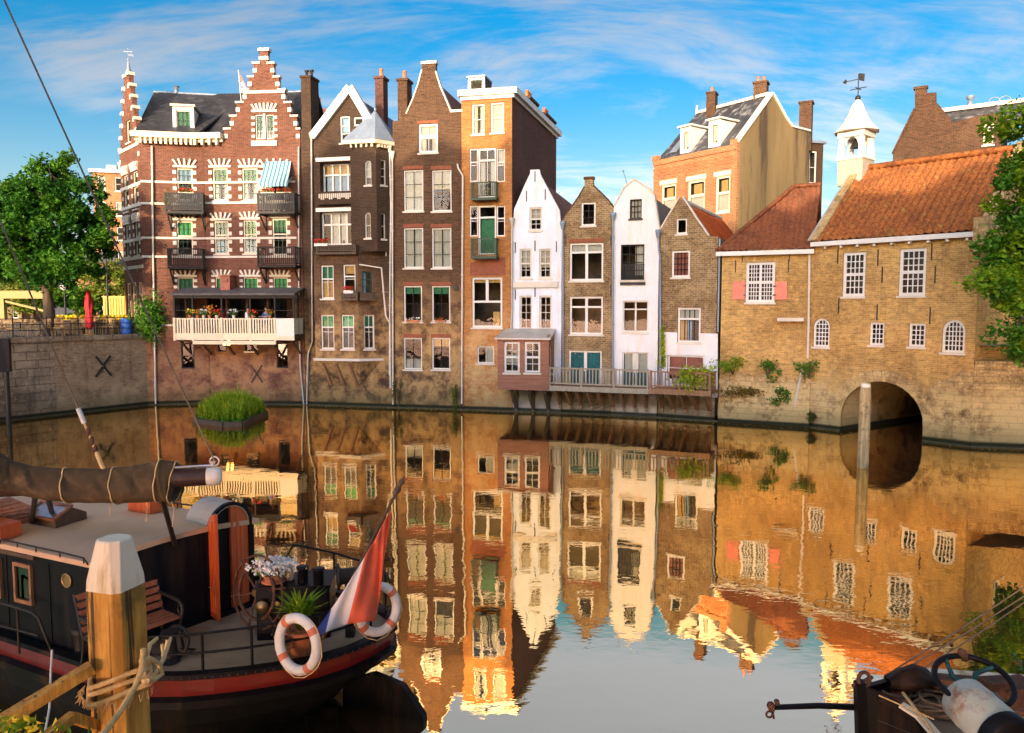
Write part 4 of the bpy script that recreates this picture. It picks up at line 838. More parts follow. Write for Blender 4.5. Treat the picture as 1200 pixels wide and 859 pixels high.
m_ = MB(); m_.fbox(FC, u0 - .5, u1 - .02, z0 - .8, z1, -4, -.5); m_.build('rear_wall', 'brick_bright', C.root)
C.pipe([(459.8, 180), (460, 300), (460.5, 474)], 'stone_white', .05, True)
# flower pots on window sills
for x0, x1, lab in ((476, 491, 'small pale flower pots on the lower left window sill of the tall brown house'), (510, 522, 'red pot plants on the lower right window sill of the tall brown house')):
    u0, u1, z0, z1 = FC.rect(x0, 373, x1, 377, .12); flower_box(FC, u0, u1, z0 - .02, .12, lab, box='terracotta', petals='petal_white' if x0 < 500 else 'petal_red', n=16, spill=.14, h=.1)
m_ = MB(); u, z = FC.px(534.5, 337); m_.lathe([(.14, 0), (.14, .05), (.09, .05)], FC.p(u, z, .001), FC.N, 12); m_.build('vent', 'iron', C.root)

# ================================================================ D: narrow orange brick house with flat cornice and long dark flank
D_ = House('flat_cornice_house', 'narrow orange brick house with white flat cornice, balcony doors and long dark side wall', 'house', FD, [(543.4, 116), (599.5, 108)], 'brick_amber', depth=.5)
zD = (D_.pts[0][1] + D_.pts[1][1]) / 2; D_.pts = [(0.02, zD), (FD.L, zD)]; D_.poly = [(0.02, -.6), (0.02, zD), (FD.L, zD), (FD.L, -.6)]; D_.u0 = .02; D_.u1 = FD.L
D_.win(553, 122, 567.5, 157.5, 1, 2, 'paint_white', cur=cur(.35, .35)); D_.win(575, 120, 590.5, 155.5, 1, 2, 'paint_white', cur=CUR_FULL)
for y0, y1, y2, ct_ in ((174, 213, 231.5, CUR_FULL), (241, 277, 299, [])):
    D_.win(550, y0, 560, y1, 1, 2, 'paint_white', fw=.1, trans=.4, cur=[], sill=None); D_.win(560.1, y0 - .5, 581.5, y2, 2 if y0 < 200 else 1, 1, 'paint_white', fw=.1, trans=.22, cur=[(0, .3, 0, .75, 'curtain_cream'), (.7, 1, 0, .75, 'curtain_cream')] if y0 < 200 else [(0, 1, 0, .76, 'blind_forest')], sill=None); D_.win(581.6, y0, 591.8, y1, 1, 2, 'paint_white', fw=.1, trans=.4, cur=[(0, 1, .5, 1, 'curtain_cream')] if y0 < 200 else [], sill=None)
D_.win(553, 325, 588.5, 384, 1, 1, 'paint_white', fw=.11, trans=.48, cur=[(0, 1, .93, 1, 'curtain_amber'), (.7, .95, 0, .3, 'curtain_amber')]); 
u0, u1, z0, z1 = FD.rect(569.5, 328, 571.5, 353); t = D_.tr('paint_white', 'window_post'); t.fbox(FD, u0 - .03, u1 + .03, z0, z1, -.14, -.07)
D_.win(559, 405.5, 579, 426, 2, 1, 'paint_white', fw=.07, cur=[(.5, 1, 0, 1, 'curtain_cream')])
D_.lintel(551, 592, 316, 323, 'brick_red_soldier'); D_.finish(body=False)
lab_orange = D_.coat([(551, 308), (551, 320.5), (592, 319.5), (592, 301)], 'brick_red_soldier', .012, 'painted_band')
# flank: runs back from the corner
pc = FD.p(FD.L, 0, 0); far = WY(652, 157, 51.0); FDS = Frame(pc, (far.x, far.y))
zfar = FDS.px(652, 157)[1]
FS = SubHouse(FDS, 0.01, FDS.L, -.6, zD, 'brick_side', D_.root, .2); FS.finish(body=False, wname='flank_wall')
m_ = MB(); w_ = 5.0
bk = [FD.p(.02, 0, -.3), FD.p(.02, 0, -FDS.L), FDS.p(FDS.L, 0, -.2)]
m_.quad(bk[0] - Z, bk[1] - Z, bk[1] + Z * zD, bk[0] + Z * zD); m_.quad(bk[1] - Z, bk[2] - Z, bk[2] + Z * zD, bk[1] + Z * zD); m_.build('rear_walls', 'brick_side', D_.root)
m_ = MB(); q = [FD.p(-.1, zD, .3), FDS.p(-.15, zD, .3) , FDS.p(FDS.L + .3, zD, .3), FD.p(.0, zD, -FDS.L - .3)]
m_.prism(q, Z * .30); m_.prism([FD.p(-.0, zD - .18, .12), FDS.p(-.05, zD - .18, .12), FDS.p(FDS.L + .1, zD - .18, .12), FDS.p(FDS.L + .1, zD - .18, .01), FDS.p(.02, zD - .18, .01), FD.p(.0, zD - .18, .01)], Z * .179); m_.build('cornice', 'paint_white', D_.root)
m_ = MB(); m_.prism([a + Z * .302 + (FD.p(1.2, 0, -2) - FD.p(0, 0, 0)) * 0 for a in q], Z * .02); m_.build('roof', 'lead', D_.root)
u0, u1, z0, z1 = FD.rect(548.5, 91, 568, 112, -1.2); m_ = MB(); Fd = Frame(FD.p(u0, 0, -1.2), FD.p(u1, 0, -1.2)); DD = SubHouse(Fd, 0, Fd.L, zD + .32, max(z1, zD + 1.2), 'paint_white', D_.root, .1); zt_ = max(z1, zD + 1.2)
DD.winu(.14, Fd.L - .14, zD + .5, zt_ - .12, 1, 1, 'paint_green', fw=.05, sill=None); DD.depth = 1.2; DD.finish(wname='dormer'); m_.fbox(Fd, -.06, Fd.L + .06, zt_ + .002, zt_ + .1, -1.3, .1); m_.build('dormer_roof', 'lead', D_.root)
for x0, x1, yt, dd in ((614, 624, 110, 3.2), (633, 645, 135, 7.2)):
    a = FDS.px(x0, 130, -.6)[0]; b = FDS.px(x1, 130, -.6)[0]; zz = FDS.px((x0 + x1) / 2, yt, -.6)[1]
    ch = D_.chimney(((a + b) / 2, -.6), max(b - a, .8), .7, zD + .3, zD + .95 + .0, 'brick_umber', 3, F=FDS)
for y, yb, ytop in ((213.5, 234, 213), (279, 303, 279)):
    D_.balcony(551.5, 581.5, ytop, yb, .55, 'paint_green', 14, .02, brackets=False)
D_.pipe([(536, 192), (537, 197), (542.3, 206), (541.8, 300), (541.2, 473)], 'stone_white', .05)
# ================================================================ E: white pointed gable
E = House('white_pointed_house', 'narrow white house with a tall pointed gable above a brown boarded extension', 'house', FE,
          [(600.6, 270), (602.5, 245), (609, 230), (616, 214), (621, 204), (621.5, 199), (632, 198.5), (633, 204), (641, 219), (649, 234), (655.5, 246), (658.4, 268)], 'whitewash', depth=13)
E.win(620.5, 243, 635, 270, 2, 4, 'stone_white', fw=.09, trans=.5, cur=[(0, 1, .5, 1, 'curtain_cream')])
for x in (609, 632): E.win(x, 291.5, x + 14, 326, 2, 4, 'stone_white', fw=.09, trans=.5, cur=[(0, 1, .35, 1, 'curtain_cream')]); E.win(x, 346.5, x + 14.5, 386, 2, 4, 'stone_white', fw=.09, trans=None, inner='stone_white', cur=[], room='room_warm')
for x, y in ((627, 207), (617, 230), (639, 228), (604, 290), (627, 288), (652, 289), (627, 342), (604, 345)): E.anchor(x, y, .55)
E.finish(side_top=(E.pts[0][1], E.pts[-1][1])); E.roof([(602, 248), (626.5, 200), (656, 250)], 'tile_brown', drop=.25)
m_ = MB(); u0, u1, z0, z1 = FE.rect(600.5, 330, 654, 337); m_.fbox(FE, u0, u1, z0, z1, .001, .12); m_.build('ledge', 'stone_white', E.root)
E.pipe([(599.8, 258), (600, 360), (599, 385), (594, 390)], 'zinc', .045, True)
# timber extension standing out over the water
PE = 1.35; u0, u1, z0, z1 = FE.rect(583, 398, 643, 455, PE); ub = FE.px(657, 400, 0)[0]
t = E.root; FEX = Frame(FE.p(u0, 0, PE), FE.p(u1, 0, PE)); FES = Frame(FE.p(u1, 0, PE), FE.p(u1 + .02, 0, 0))
X1 = SubHouse(FEX, 0, FEX.L, z0, z1, 'timber_brown', t, .1); X1.win(590.5, 400.5, 609, 437, 2, 4, 'paint_white', fw=.11, trans=.5, cur=[(0, 1, .3, .6, 'curtain_cream')]); X1.win(614.5, 400.5, 633, 437, 2, 4, 'paint_white', fw=.11, trans=.5); X1.finish(body=False, wname='extension_front')
X2 = SubHouse(FES, 0.001, FES.L, z0, z1 + .25, 'timber_brown', t, .1); X2.winu(.35, .85, z0 + .75, z1 - .35, 1, 1, 'paint_white', fw=.08); X2.finish(body=False, wname='extension_side')
m_ = MB(); m_.quad(FE.p(u0, z0, .01), FE.p(u0, z0, PE), FE.p(u0, z1 + .2, PE), FE.p(u0, z1 + .2, .01)); m_.fbox(FE, u0 + .01, u1 - .01, z0 - .1, z0, .002, PE - .01)
for i in range(14):
    zz = z0 + (z1 - z0) * (i + 1) / 15; m_.fbox(FEX, .001, FEX.L - .001, zz - .008, zz + .008, .001, .006) if not (.35 < (zz - z0) / (z1 - z0) < 1.0) else None
m_.build('extension_floor', 'timber_brown', t)
m_ = MB(); zt = FE.px(620, 387, .05)[1]; m_.hexa([FE.p(u0 - .12, z1, PE + .15), FE.p(u1 + .12, z1, PE + .15), FE.p(u1 + .12, zt, .01), FE.p(u0 + .1, zt, .01), FE.p(u0 - .12, z1 + .09, PE + .15), FE.p(u1 + .12, z1 + .09, PE + .15), FE.p(u1 + .12, zt + .09, .01), FE.p(u0 + .1, zt + .09, .01)]); m_.build('extension_roof', 'zinc', t)
m_ = MB()
for x in (603, 623, 641): u = FE.px(x, 460, .5)[0]; m_.bar(FE.p(u, z0 - 1.25, .02), FE.p(u, z0 - .15, PE - .2), .16, .18); m_.fbox(FE, u - .08, u + .08, z0 - 1.4, z0 - .1, .001, .14)
m_.build('bracket', 'timber_dark', t)

# ================================================================ F: brown stone gable
Fh = House('brown_gable_house', 'narrow brown brick house with a plain pointed gable between the two white houses', 'house', FF,
           [(659, 258), (669, 244), (678, 231), (685, 219), (685, 210), (695, 209.5), (695.5, 218), (704, 226), (712, 234), (719, 243)], 'brick_olive', depth=13)
Fh.win(681, 237, 698, 264.5, 2, 3, 'paint_white', inner='paint_black', fw=.09); Fh.win(667.5, 284.5, 707, 329, 2, 1, 'paint_white', fw=.1, bar=.14, trans=.22, cur=[(0, .47, .75, 1, 'curtain_cream'), (.53, 1, .75, 1, 'curtain_cream')]); Fh.win(667.5, 347.5, 706.5, 392, 2, 1, 'paint_white', fw=.1, bar=.14, trans=.25, room='room_warm')
Fh.win(666.5, 411, 705, 452, 2, 1, 'paint_white', fw=.09, bar=.16, sill=None, cur=[(0, .45, .42, 1, 'curtain_teal'), (.55, 1, .42, 1, 'curtain_teal')], door=(.42, 'paint_teal'), name='door')
for x, y in ((716, 282), (663, 282), (716, 340)): Fh.anchor(x, y)
Fh.lintel(666, 708, 280, 284); Fh.finish(); Fh.roof([(660, 260), (690, 214), (719, 246)], 'slate', drop=.25); m_ = MB()
for a, b in zip(Fh.pts[:3] + [None] + Fh.pts[6:9], Fh.pts[1:4] + [None] + Fh.pts[7:10]):
    if a and b: m_.bar(Fh.F.p(a[0], a[1] + .03, -.13), Fh.F.p(b[0], b[1] + .03, -.13), .32, .06)
u0, u1, z0, z1 = FF.rect(684, 207, 696, 210); m_.fbox(FF, u0, u1, z0, z1, -.3, .04); m_.build('coping', 'brick_umber', Fh.root)
Fh.pipe([(659.5, 262), (659.8, 350), (660, 450)], 'lead', .045, True); Fh.pipe([(718.5, 252), (718.3, 350), (718.2, 470)], 'lead', .05, True)

# ================================================================ G: white house with a rounded shoulder gable
Gh = House('white_bell_house', 'white house with bent shouldered gable, small black window and railed French window', 'house', FG,
           [(718.8, 252), (719.5, 242), (731, 220.5), (743.5, 210.5), (760, 220.5), (766.5, 229), (772.6, 270)], 'whitewash_warm', depth=13)
Gh.win(738, 233.5, 752, 256, 3, 3, 'paint_black', fw=.05, bar=.035, sill='iron', cur=CUR_FULL); Gh.win(727.5, 286.5, 755, 328, 3, 4, 'paint_black', fw=.07, cur=[(.6, 1, .1, 1, 'curtain_cream')], name='window'); Gh.win(729.5, 352.5, 759.5, 389, 2, 1, 'stone_white', fw=.07, bar=.09, trans=.25, room='room_warm')
Gh.win(729, 413, 759.5, 454, 2, 1, 'stone_white', fw=.07, bar=.3, sill=None, cur=[(.02, .42, .42, 1, 'curtain_cream'), (.58, .98, .42, 1, 'curtain_cream')], door=(.42, 'paint_teal'), name='door')
u0, u1, z0, z1 = FG.rect(728, 310, 755, 328, .08); m_ = MB(); m_.fbox(FG, u0, u1, z1 - .04, z1, .04, .09); m_.fbox(FG, u0, u1, z0, z0 + .04, .04, .09)
for i in range(13): u = u0 + (u1 - u0) * (i + .5) / 13; m_.fbox(FG, u - .015, u + .015, z0 + .04, z1 - .04, .05, .08)
m_.fbox(FG, u0 - .05, u1 + .05, z0 - .25, z0 - .12, .001, .1); m_.build('railing', 'paint_grey', Gh.root)
Gh.finish(); Gh.roof([(719, 246), (726, 229), (744, 213), (762, 224), (771, 262)], 'slate', drop=.2)
m_ = MB(); P = [FG.p(a, b + .03, -.12) for a, b in Gh.pts]
for a, b in zip(P[1:-1], P[2:]): m_.bar(a, b, .36, .07)
m_.build('coping', 'stone_white', Gh.root); Gh.pipe([(771.5, 272), (772, 292), (773.5, 300), (774, 420), (774, 470)], 'lead', .05, True)
m_ = MB(); u, z = FG.px(738, 214, -1); m_.tube([FG.p(u, z - .5, -1), FG.p(u - .35, z + .6, -1)], .02, 5); m_.lathe([(.05, 0), (.05, .05)], FG.p(u - .35, z + .6, -1), Z, 6); m_.build('roof_rod', 'lead', Gh.root)

# ================================================================ H: brown gable, white foot, red roof
H = House('red_roofed_gable_house', 'small brown brick gable house with white ground floor and bright red tiled roof', 'house', FH,
          [(774.0, 269), (782, 255), (790, 242), (796, 232), (800, 231.5), (808, 243), (816, 256), (824, 267), (830.5, 277), (841.5, 277)], 'brick_olive', depth=9)
H.win(792.5, 256, 805, 274, 1, 1, 'paint_white', fw=.09); H.win(787, 293.5, 808.5, 325, 4, 4, 'paint_white', inner='paint_black', fw=.1, bar=.04, cur=[(0, 1, 0, 1, 'blind_red')])
H.win(794, 360.5, 821, 401.5, 4, 1, 'paint_white', fw=.1, bar=.035, inner='paint_black', trans=.3, cur=[(0, .35, 0, .65, 'curtain_amber'), (.4, .6, 0, .65, 'blind_blue'), (0, 1, .72, 1, 'curtain_cream')], room='room_warm')
H.win(782, 416.5, 825.5, 447, 2, 2, 'paint_white', fw=.09, trans=None, cur=[(0, .45, .15, 1, 'blind_red'), (.5, 1, .15, 1, 'blind_red')], sill=None, name='window')
H.coat([(774.4, 389), (841.2, 391), (841.2, 466), (774.4, 466)], 'whitewash_warm', .025); H.finish()
F_ = FH; zr = H.pts[3][1] - .15; m_ = MB()
ub = H.pts[-2][0]; pantiles(m_, Frame(FH.p(ub, 0, -.25), FH.p(ub, 0, -9)), 0, 8.7, H.pts[-2][1] - .15, .1, zr, -(ub - H.pts[3][0]) + .1)
m_.build('roof', 'tile_red', H.root); m_ = MB(); a_ = H.pts[0]; m_.prism([FH.p(a_[0], a_[1] - .15, -.26), FH.p(H.pts[3][0], zr, -.26), FH.p(H.pts[3][0], zr - .15, -.26), FH.p(a_[0], a_[1] - .3, -.26)], -FH.N * 8.6); m_.build('roof_left_slope', 'slate', H.root)
m_ = MB(); m_.tube([FH.p(H.pts[3][0] + .1, zr + .05, -.2), FH.p(H.pts[3][0] + .1, zr + .05, -9)], .12, 6)
for a, b in zip(H.pts[:3] + H.pts[4:8], H.pts[1:4] + H.pts[5:9]): m_.bar(FH.p(a[0], a[1] + .03, -.12), FH.p(b[0], b[1] + .03, -.12), .32, .06)
m_.build('coping', 'stone_white', H.root); m_ = MB(); u = FH.px(836, 300)[0]; m_.tube([FH.p(u + .3, 8.9, .05), FH.p(u + .3, 4.4, .05)], .05, 8); m_.build('downpipe', 'lead', H.root)
# ---------------------------------------------------------------- shared water terrace
def terrace(name, label, F, x0, x1, yt, yb, pr, rail, floor, nb, zover=None, endr=True):
    u0, u1, z0, z1 = F.rect(x0, yt, x1, yb, pr); t = thing(name, label, 'terrace', F.p((u0 + u1) / 2, z0, pr / 2), 'timber terraces over the canal')
    m = MB(); m.fbox(F, u0, u1, z0, z0 + .1, .03, pr - .02)
    m.build('deck', floor, t); m = MB(); m.fbox(F, u0 - .02, u1 + .02, z0 - .12, z0 + .14, pr - .018, pr + .05); m.build('fascia', rail if rail != 'paint_grey' else 'timber_umber', t)
    m = MB(); m.fbox(F, u0, u1, z1 - .06, z1, pr - .09, pr + .02); m.fbox(F, u0, u1, z0 + .24, z0 + .3, pr - .06, pr - .01)
    n = int((u1 - u0) / .17)
    for i in range(n): u = u0 + (u1 - u0) * (i + .5) / n; m.fbox(F, u - .03, u + .03, z0 + .3, z1 - .06, pr - .05, pr - .02)
    k = max(2, int((u1 - u0) / 1.7))
    for i in range(k + 1): u = u0 + (u1 - u0 - .09) * i / k; m.fbox(F, u, u + .09, z0 + .1, z1 + .03, pr - .1, pr - .005 + .03)
    if endr:
        m.fbox(F, u1 - .07, u1 - .002, z1 - .055, z1 - .003, .04, pr - .1)
        for i in range(6): d = .1 + (pr - .3) * i / 5; m.fbox(F, u1 - .06, u1 - .02, z0 + .1, z1 - .06, d, d + .04)
    m.build('railing', rail, t)
    m = MB()
    for i in range(nb):
        u = u0 + (u1 - u0) * (i + .5) / nb; m.bar(F.p(u, z0 - 1.0, .03), F.p(u, z0 - .06, pr - .1), .13, .14); m.fbox(F, u - .07, u + .07, z0 - 1.15, z0 - .001, .03, .16); m.fbox(F, u - .06, u + .06, z0 - .13, z0 - .001, .16, pr - .02)
    m.build('bracket', 'timber_umber', t); return t, (u0, u1, z0, z1)
FT_ = Frame(FF.p(-.35, 0, 0.02), FG.p(FG.L, 0, 0.02))
tt, q1_ = terrace('water_terrace', 'long terrace with a grey railing in front of the green doors, on brown brackets', FT_, 643, 760, 432, 457, 1.25, 'timber_rail', 'timber_umber', 9, endr=False)
FT2_ = Frame(FG.p(FG.L - .6, 0, 0.05), FH.p(FH.L, 0, 0.04))
tt, q2_ = terrace('water_terrace', 'short brown railed terrace with the yellow bush at its end, below the red roofed house', FT2_, 761, 833, 436, 460, 1.4, 'timber_umber', 'timber_umber', 5)
def bush(name, label, cat, c, r, n, size, mat, group=None, mats2=None, stems=6):
    t = thing(name, label, cat, V(c) - Z * r[2], group); m = MB(); rr = RND
    for k in range(stems):
        a = rr.uniform(0, 6.28); m.tube([V(c) - Z * r[2], V(c) + V((math.cos(a) * r[0] * .5, math.sin(a) * r[1] * .5, r[2] * .4))], [.02, .008], 5)
    m.build('stem', 'bark', t); m = MB(); P = []
    for k in range(max(3, n // 40)):
        q = V((rr.gauss(0, .45) * r[0], rr.gauss(0, .45) * r[1], rr.gauss(0, .42) * r[2]))
        P += [V(c) + q + V((rr.gauss(0, .22) * r[0], rr.gauss(0, .22) * r[1], rr.gauss(0, .22) * r[2])) for _ in range(40)]
    m.leaves(P, size, 0, rr); m.build('leaves', mat, t)
    if mats2: m = MB(); m.leaves([p + Z * .05 for p in rr.sample(P, len(P) // 3)], size * .8, 0, rr, asp=1); m.build('flowers', mats2, t)
    return t
u, z = FT2_.px(816, 446, 1.2); bush('yellow_bush', 'bright yellow green bush spilling over the end of the short brown terrace', 'bush', FT2_.p(u, z + .1, 1.3), (.85, .42, .6), 1100, .16, 'leaf_lime')
u, z = FT2_.px(791, 448, 1.1); bush('pale_shrub', 'pale grey leaved shrub behind the rails of the short brown terrace', 'shrub', FT2_.p(u, z, 1.0), (.3, .25, .32), 260, .1, 'curtain_cream')
m_ = MB()
for i in range(420): f = RND.random(); u, z = FH.px(777.5 + RND.gauss(0, 1.4) * (1.2 - .5 * f), 430 - 48 * f); m_.leaves([FH.p(u, z, .1 + RND.uniform(0, .12))], .14, 0, RND)
m_.tube([FH.p(*FH.px(777.5, 432), .05), FH.p(*FH.px(777, 400), .05), FH.p(*FH.px(778, 384), .05)], [.03, .02, .01], 5); tag(m_.build('ivy', ['leaf_lime', 'bark']), 'narrow yellow green ivy climbing between the white house and the white ground floor', 'ivy')

# ================================================================ I: brick house with salmon shutters
I = House('shuttered_house', 'low golden brick house with one white window between salmon shutters under a brown hipped roof', 'house', FI,
          [(842.2, 301), (948, 297)], 'brick_golden', depth=7)
zI = sum(p[1] for p in I.pts) / 2; I.pts = [(0.01, zI), (FI.L, zI)]; I.poly = [(0.01, -.6), (.01, zI), (FI.L, zI), (FI.L, -.6)]; I.u0 = .01; I.u1 = FI.L
I.win(874, 307, 908, 354.5, 2, 1, 'paint_white', fw=.13, bar=.12, trans=.5, sill='stone_trim_c'); wI = I.holes[0]
u0, z0 = wI[0]; u1, z1 = wI[2]; m_ = MB()
for a, b in ((u0 + .13, (u0 + u1) / 2 - .07), ((u0 + u1) / 2 + .07, u1 - .13)):
    for lo, hi in ((z0 + .13, (z0 + z1) / 2 - .06), ((z0 + z1) / 2 + .06, z1 - .13)):
        for i in range(1, 4): u = a + (b - a) * i / 4; m_.fbox(FI, u - .018, u + .018, lo, hi, -.125, -.095)
        for i in range(1, 4): z = lo + (hi - lo) * i / 4; m_.fbox(FI, a, b, z - .018, z + .018, -.122, -.098)
m_.build('glazing_bars', 'paint_white', I.root)
for x0, x1 in ((858.5, 873), (908.5, 922.5)):
    a, b, c, d = FI.rect(x0, 330, x1, 351); m_ = MB(); m_.fbox(FI, a, b, c, d, .03, .075); m_.fbox(FI, a + .03, b - .03, c + .18, c + .24, .0755, .095); m_.fbox(FI, a + .03, b - .03, d - .24, d - .18, .0755, .095); s_ = m_.build('shutter', 'paint_salmon', I.root)
    m_ = MB(); e_ = a if x0 > 880 else b; 
    for z in (c + .21, d - .21): m_.fbox(FI, e_ - .06, e_ + .06, z - .02, z + .02, .0955, .11); m_.fbox(FI, e_ - .1, e_ - .02, z - .03, z + .03, .001, .03)
    m_.build('hinge', 'iron', s_)
u0, u1, z0, z1 = FI.rect(911, 372.5, 942, 376.5, .25); m_ = MB(); m_.fbox(FI, u0, u1, z0, z1, .001, .3); m_.build('ledge', 'stone_white', I.root)
for x, y in ((870, 300), (925, 300), (862, 312), (924, 312)): I.anchor(x, y, .6)
I.finish(); m_ = MB(); m_.fbox(FI, -.25, FI.L - .002, zI, zI + .2, -.1, .28); m_.build('gutter', 'paint_white', I.root)
dI = -3.6; ur, zrI = FI.px(975, 217, dI); ul, _ = FI.px(931, 219, dI); m_ = MB()
pantiles(m_, FI, -.2, FI.L + .0, zI + .2, .22, zrI, dI, ul=lambda v: -.2 + (ul + .2) * v, ur=lambda v: FI.L + (ur - FI.L) * v * 0 - .02)
m_.build('roof', 'tile_brown', I.root); m_ = MB(); P0, P1, P2, P3 = FI.p(-.2, zI + .15, .2), FI.p(ul, zrI, dI), FI.p(ul, zrI, dI - .2), FI.p(-.2, zI + .15, -7); m_.add([P0, P1, P2, P3], [(0, 3, 2, 1)]); m_.add([FI.p(FI.L - .02, zrI, dI), FI.p(ul, zrI, dI), FI.p(ul - .5, zI, -7.2), FI.p(FI.L - .02, zI, -7.2)], [(0, 1, 2, 3)[::-1]]); m_.build('rear_slopes', 'tile_brown', I.root)
m_ = MB(); m_.tube([P0 + Z * .1, P1 + Z * .08], .11, 7); m_.tube([P1 + Z * .08, FI.p(FI.L - .02, zrI + .08, dI)], .11, 7); m_.build('ridge_tiles', 'tile_brown', I.root)

# ================================================================ J: gate building with the water arch
uA, uB = FJ.px(985, 500)[0], FJ.px(1081, 510)[0]; zA = FJ.px(1033, 447)[1]; um = (uA + uB) / 2; hw = (uB - uA) / 2; spring = zA - hw * .98
arc = [(uA, -.6)] + [(um - hw * math.cos(math.pi * i / 18), max(0.0, spring) + (zA - max(0.0, spring)) * math.sin(math.pi * i / 18)) for i in range(19)] + [(uB, -.6)]
J = House('water_gate_house', 'broad golden brick gate house with a dark water arch and a large orange pantile roof', 'house', FJ, [(948.5, 291), (1149, 276)], 'brick_golden', depth=8)
zJ = sum(p[1] for p in J.pts) / 2; J.pts = [(0, zJ), (FJ.L, zJ)]; J.poly = [(0, -.6), (0, zJ), (FJ.L, zJ), (FJ.L, -.6)] + arc[::-1]; J.u0 = 0; J.u1 = FJ.L
def smallpanes(h, x0, y0, x1, y1, c, r, tr=None, **k): return h.win(x0, y0, x1, y1, c, r, 'paint_white', fw=.13, bar=.04, trans=tr, **k)
smallpanes(J, 987.5, 295.5, 1014, 347.5, 4, 6, .5); smallpanes(J, 1053.5, 291, 1085, 346.5, 4, 6, .5); smallpanes(J, 1019, 378, 1036, 404.5, 3, 4); smallpanes(J, 1065, 379, 1084.5, 406.5, 3, 4)
J.win(1104, 374.5, 1131, 413.5, 5, 6, 'paint_white', fw=.1, bar=.04, arch=.45); J.win(953, 373, 972, 406.5, 4, 6, 'paint_white', fw=.09, bar=.04, arch=.35)
for x, y in ((982, 300), (983, 358), (1029, 302), (1034, 322), (1092, 295), (1096, 322), (1028, 366), (1090, 370)): J.anchor(x, y, .7)
J.finish()
m_ = MB(); k = 18   # arch ring
for i in range(k):
    a0, a1 = math.pi * i / k, math.pi * (i + 1) / k; zz = max(0.0, spring); hh = zA - zz
    q = [(um - (hw + e) * math.cos(a), zz + (hh + e) * math.sin(a)) for a, e in ((a0 + .012, .0), (a1 - .012, .0), (a1 - .012, .5), (a0 + .012, .5))]
    m_.prism([FJ.p(*a, .03) for a in q], FJ.N * -.028)
m_.build('arch_ring', 'stone_golden', J.root)
m_ = MB(); zs = FJ.px(1100, 440)[1]
J2 = SubHouse(FJ, .0, FJ.L, -.6, 2.75, 'stone_golden', J.root)
pl = [(FJ.px(x, y)) for x, y in ((1081, 470), (1088, 455), (1100, 447), (1118, 440), (1126, 434), (1137, 436))]
poly = [(uB + .001, -.5)] + [(max(a, uB + .01), b) for a, b in pl[:-1]] + [(FJ.L - .001, pl[-1][1]), (FJ.L - .001, -.5)]
vs, fs = fill([(a, b) for a, b in poly], []); m_.add([FJ.p(a, b, .012) for a, b in vs], fs); m_.build('stone_base', 'stone_golden', J.root); m_ = MB()
poly = [(.001, -.5), (.001, FJ.px(950, 447)[1])] + [FJ.px(x, y) for x, y in ((965, 448), (978, 462), (984, 478))] + [(uA - .001, -.5)]
vs, fs = fill(poly, []); m_.add([FJ.p(a, b, .012) for a, b in vs], fs); m_.build('stone_base', 'stone_golden', J.root)
m_ = MB(); T = 9.0   # tunnel barrel with a turned far wall
for i in range(len(arc) - 1): a, b = arc[i], arc[i + 1]; m_.quad(FJ.p(*a, -.2), FJ.p(*b, -.2), FJ.p(b[0] + 1.2, b[1], -T), FJ.p(a[0] + 1.2, a[1], -T))
m_.quad(FJ.p(uA, -.6, -T + 2), FJ.p(uB + 3, -.6, -T), FJ.p(uB + 3, 4, -T), FJ.p(uA, 4, -T + 2)); m_.build('tunnel', 'stone_golden', J.root)
m_ = MB(); m_.fbox(FJ, -.05, FJ.L + .15, zJ, zJ + .2, -.1, .3)
for i in range(9): u = .6 + i * (FJ.L - 1) / 8; m_.fbox(FJ, u - .05, u + .05, zJ - .12, zJ - .001, .001, .2)
m_.build('gutter', 'paint_white', J.root)
dJ = -4.2; uR, zrJ = FJ.px(1173, 176, dJ); uL, zl2 = FJ.px(985, 208, dJ); zrJ = (zrJ + FJ.px(1012, 199, dJ)[1]) / 2; m_ = MB()
pantiles(m_, FJ, .15, FJ.L + .1, zJ + .2, .25, zrJ, dJ, ur=lambda v: FJ.L + .1, pitch=.31, row=.38, amp=.06); m_.build('roof', 'tile_orange', J.root)
m_ = MB(); m_.add([FJ.p(0, zrJ, dJ), FJ.p(FJ.L + .1, zrJ, dJ), FJ.p(FJ.L + .1, zJ, -8.3), FJ.p(0, zJ, -8.3)], [(3, 2, 1, 0)]); m_.build('rear_slope', 'tile_orange', J.root); m_ = MB(); m_.tube([FJ.p(0, zrJ + .06, dJ), FJ.p(FJ.L + .1, zrJ + .06, dJ)], .14, 8); m_.build('ridge_tiles', 'tile_orange', J.root)
m_ = MB(); m_.prism([FJ.p(-.05, zJ + .1, .3), FJ.p(-.05, zrJ + .2, dJ), FJ.p(-.05, zJ + .1, -8.2)], FJ.U * .22); m_.build('party_wall', 'brick_olive', J.root)
m_ = MB(); m_.bar(FJ.p(.1, zJ + .3, .25), FJ.p(.1, zrJ + .3, dJ), .34, .08); m_.build('verge_flashing', 'stone_golden', J.root); m_ = MB(); m_.bar(FJ.p(-.14, zJ + .28, .25), FJ.p(-.14, zrJ + .22, dJ), .14, .06); m_.build('lead_flashing', 'zinc', J.root)
m_ = MB(); m_.prism([FJ.p(FJ.L - .02, zJ + .1, .1), FJ.p(FJ.L - .02, zrJ + .15, dJ), FJ.p(FJ.L - .02, zJ + .1, -8)], FJ.U * .28); m_.bar(FJ.p(FJ.L + .15, zJ + .15, .28), FJ.p(FJ.L + .15, zrJ + .25, dJ), .4, .12); m_.fbox(FJ, FJ.L - .15, FJ.L + .35, zJ - .6, zJ + .75, -.1, .34); m_.build('gable_coping', 'stone_golden', J.root)
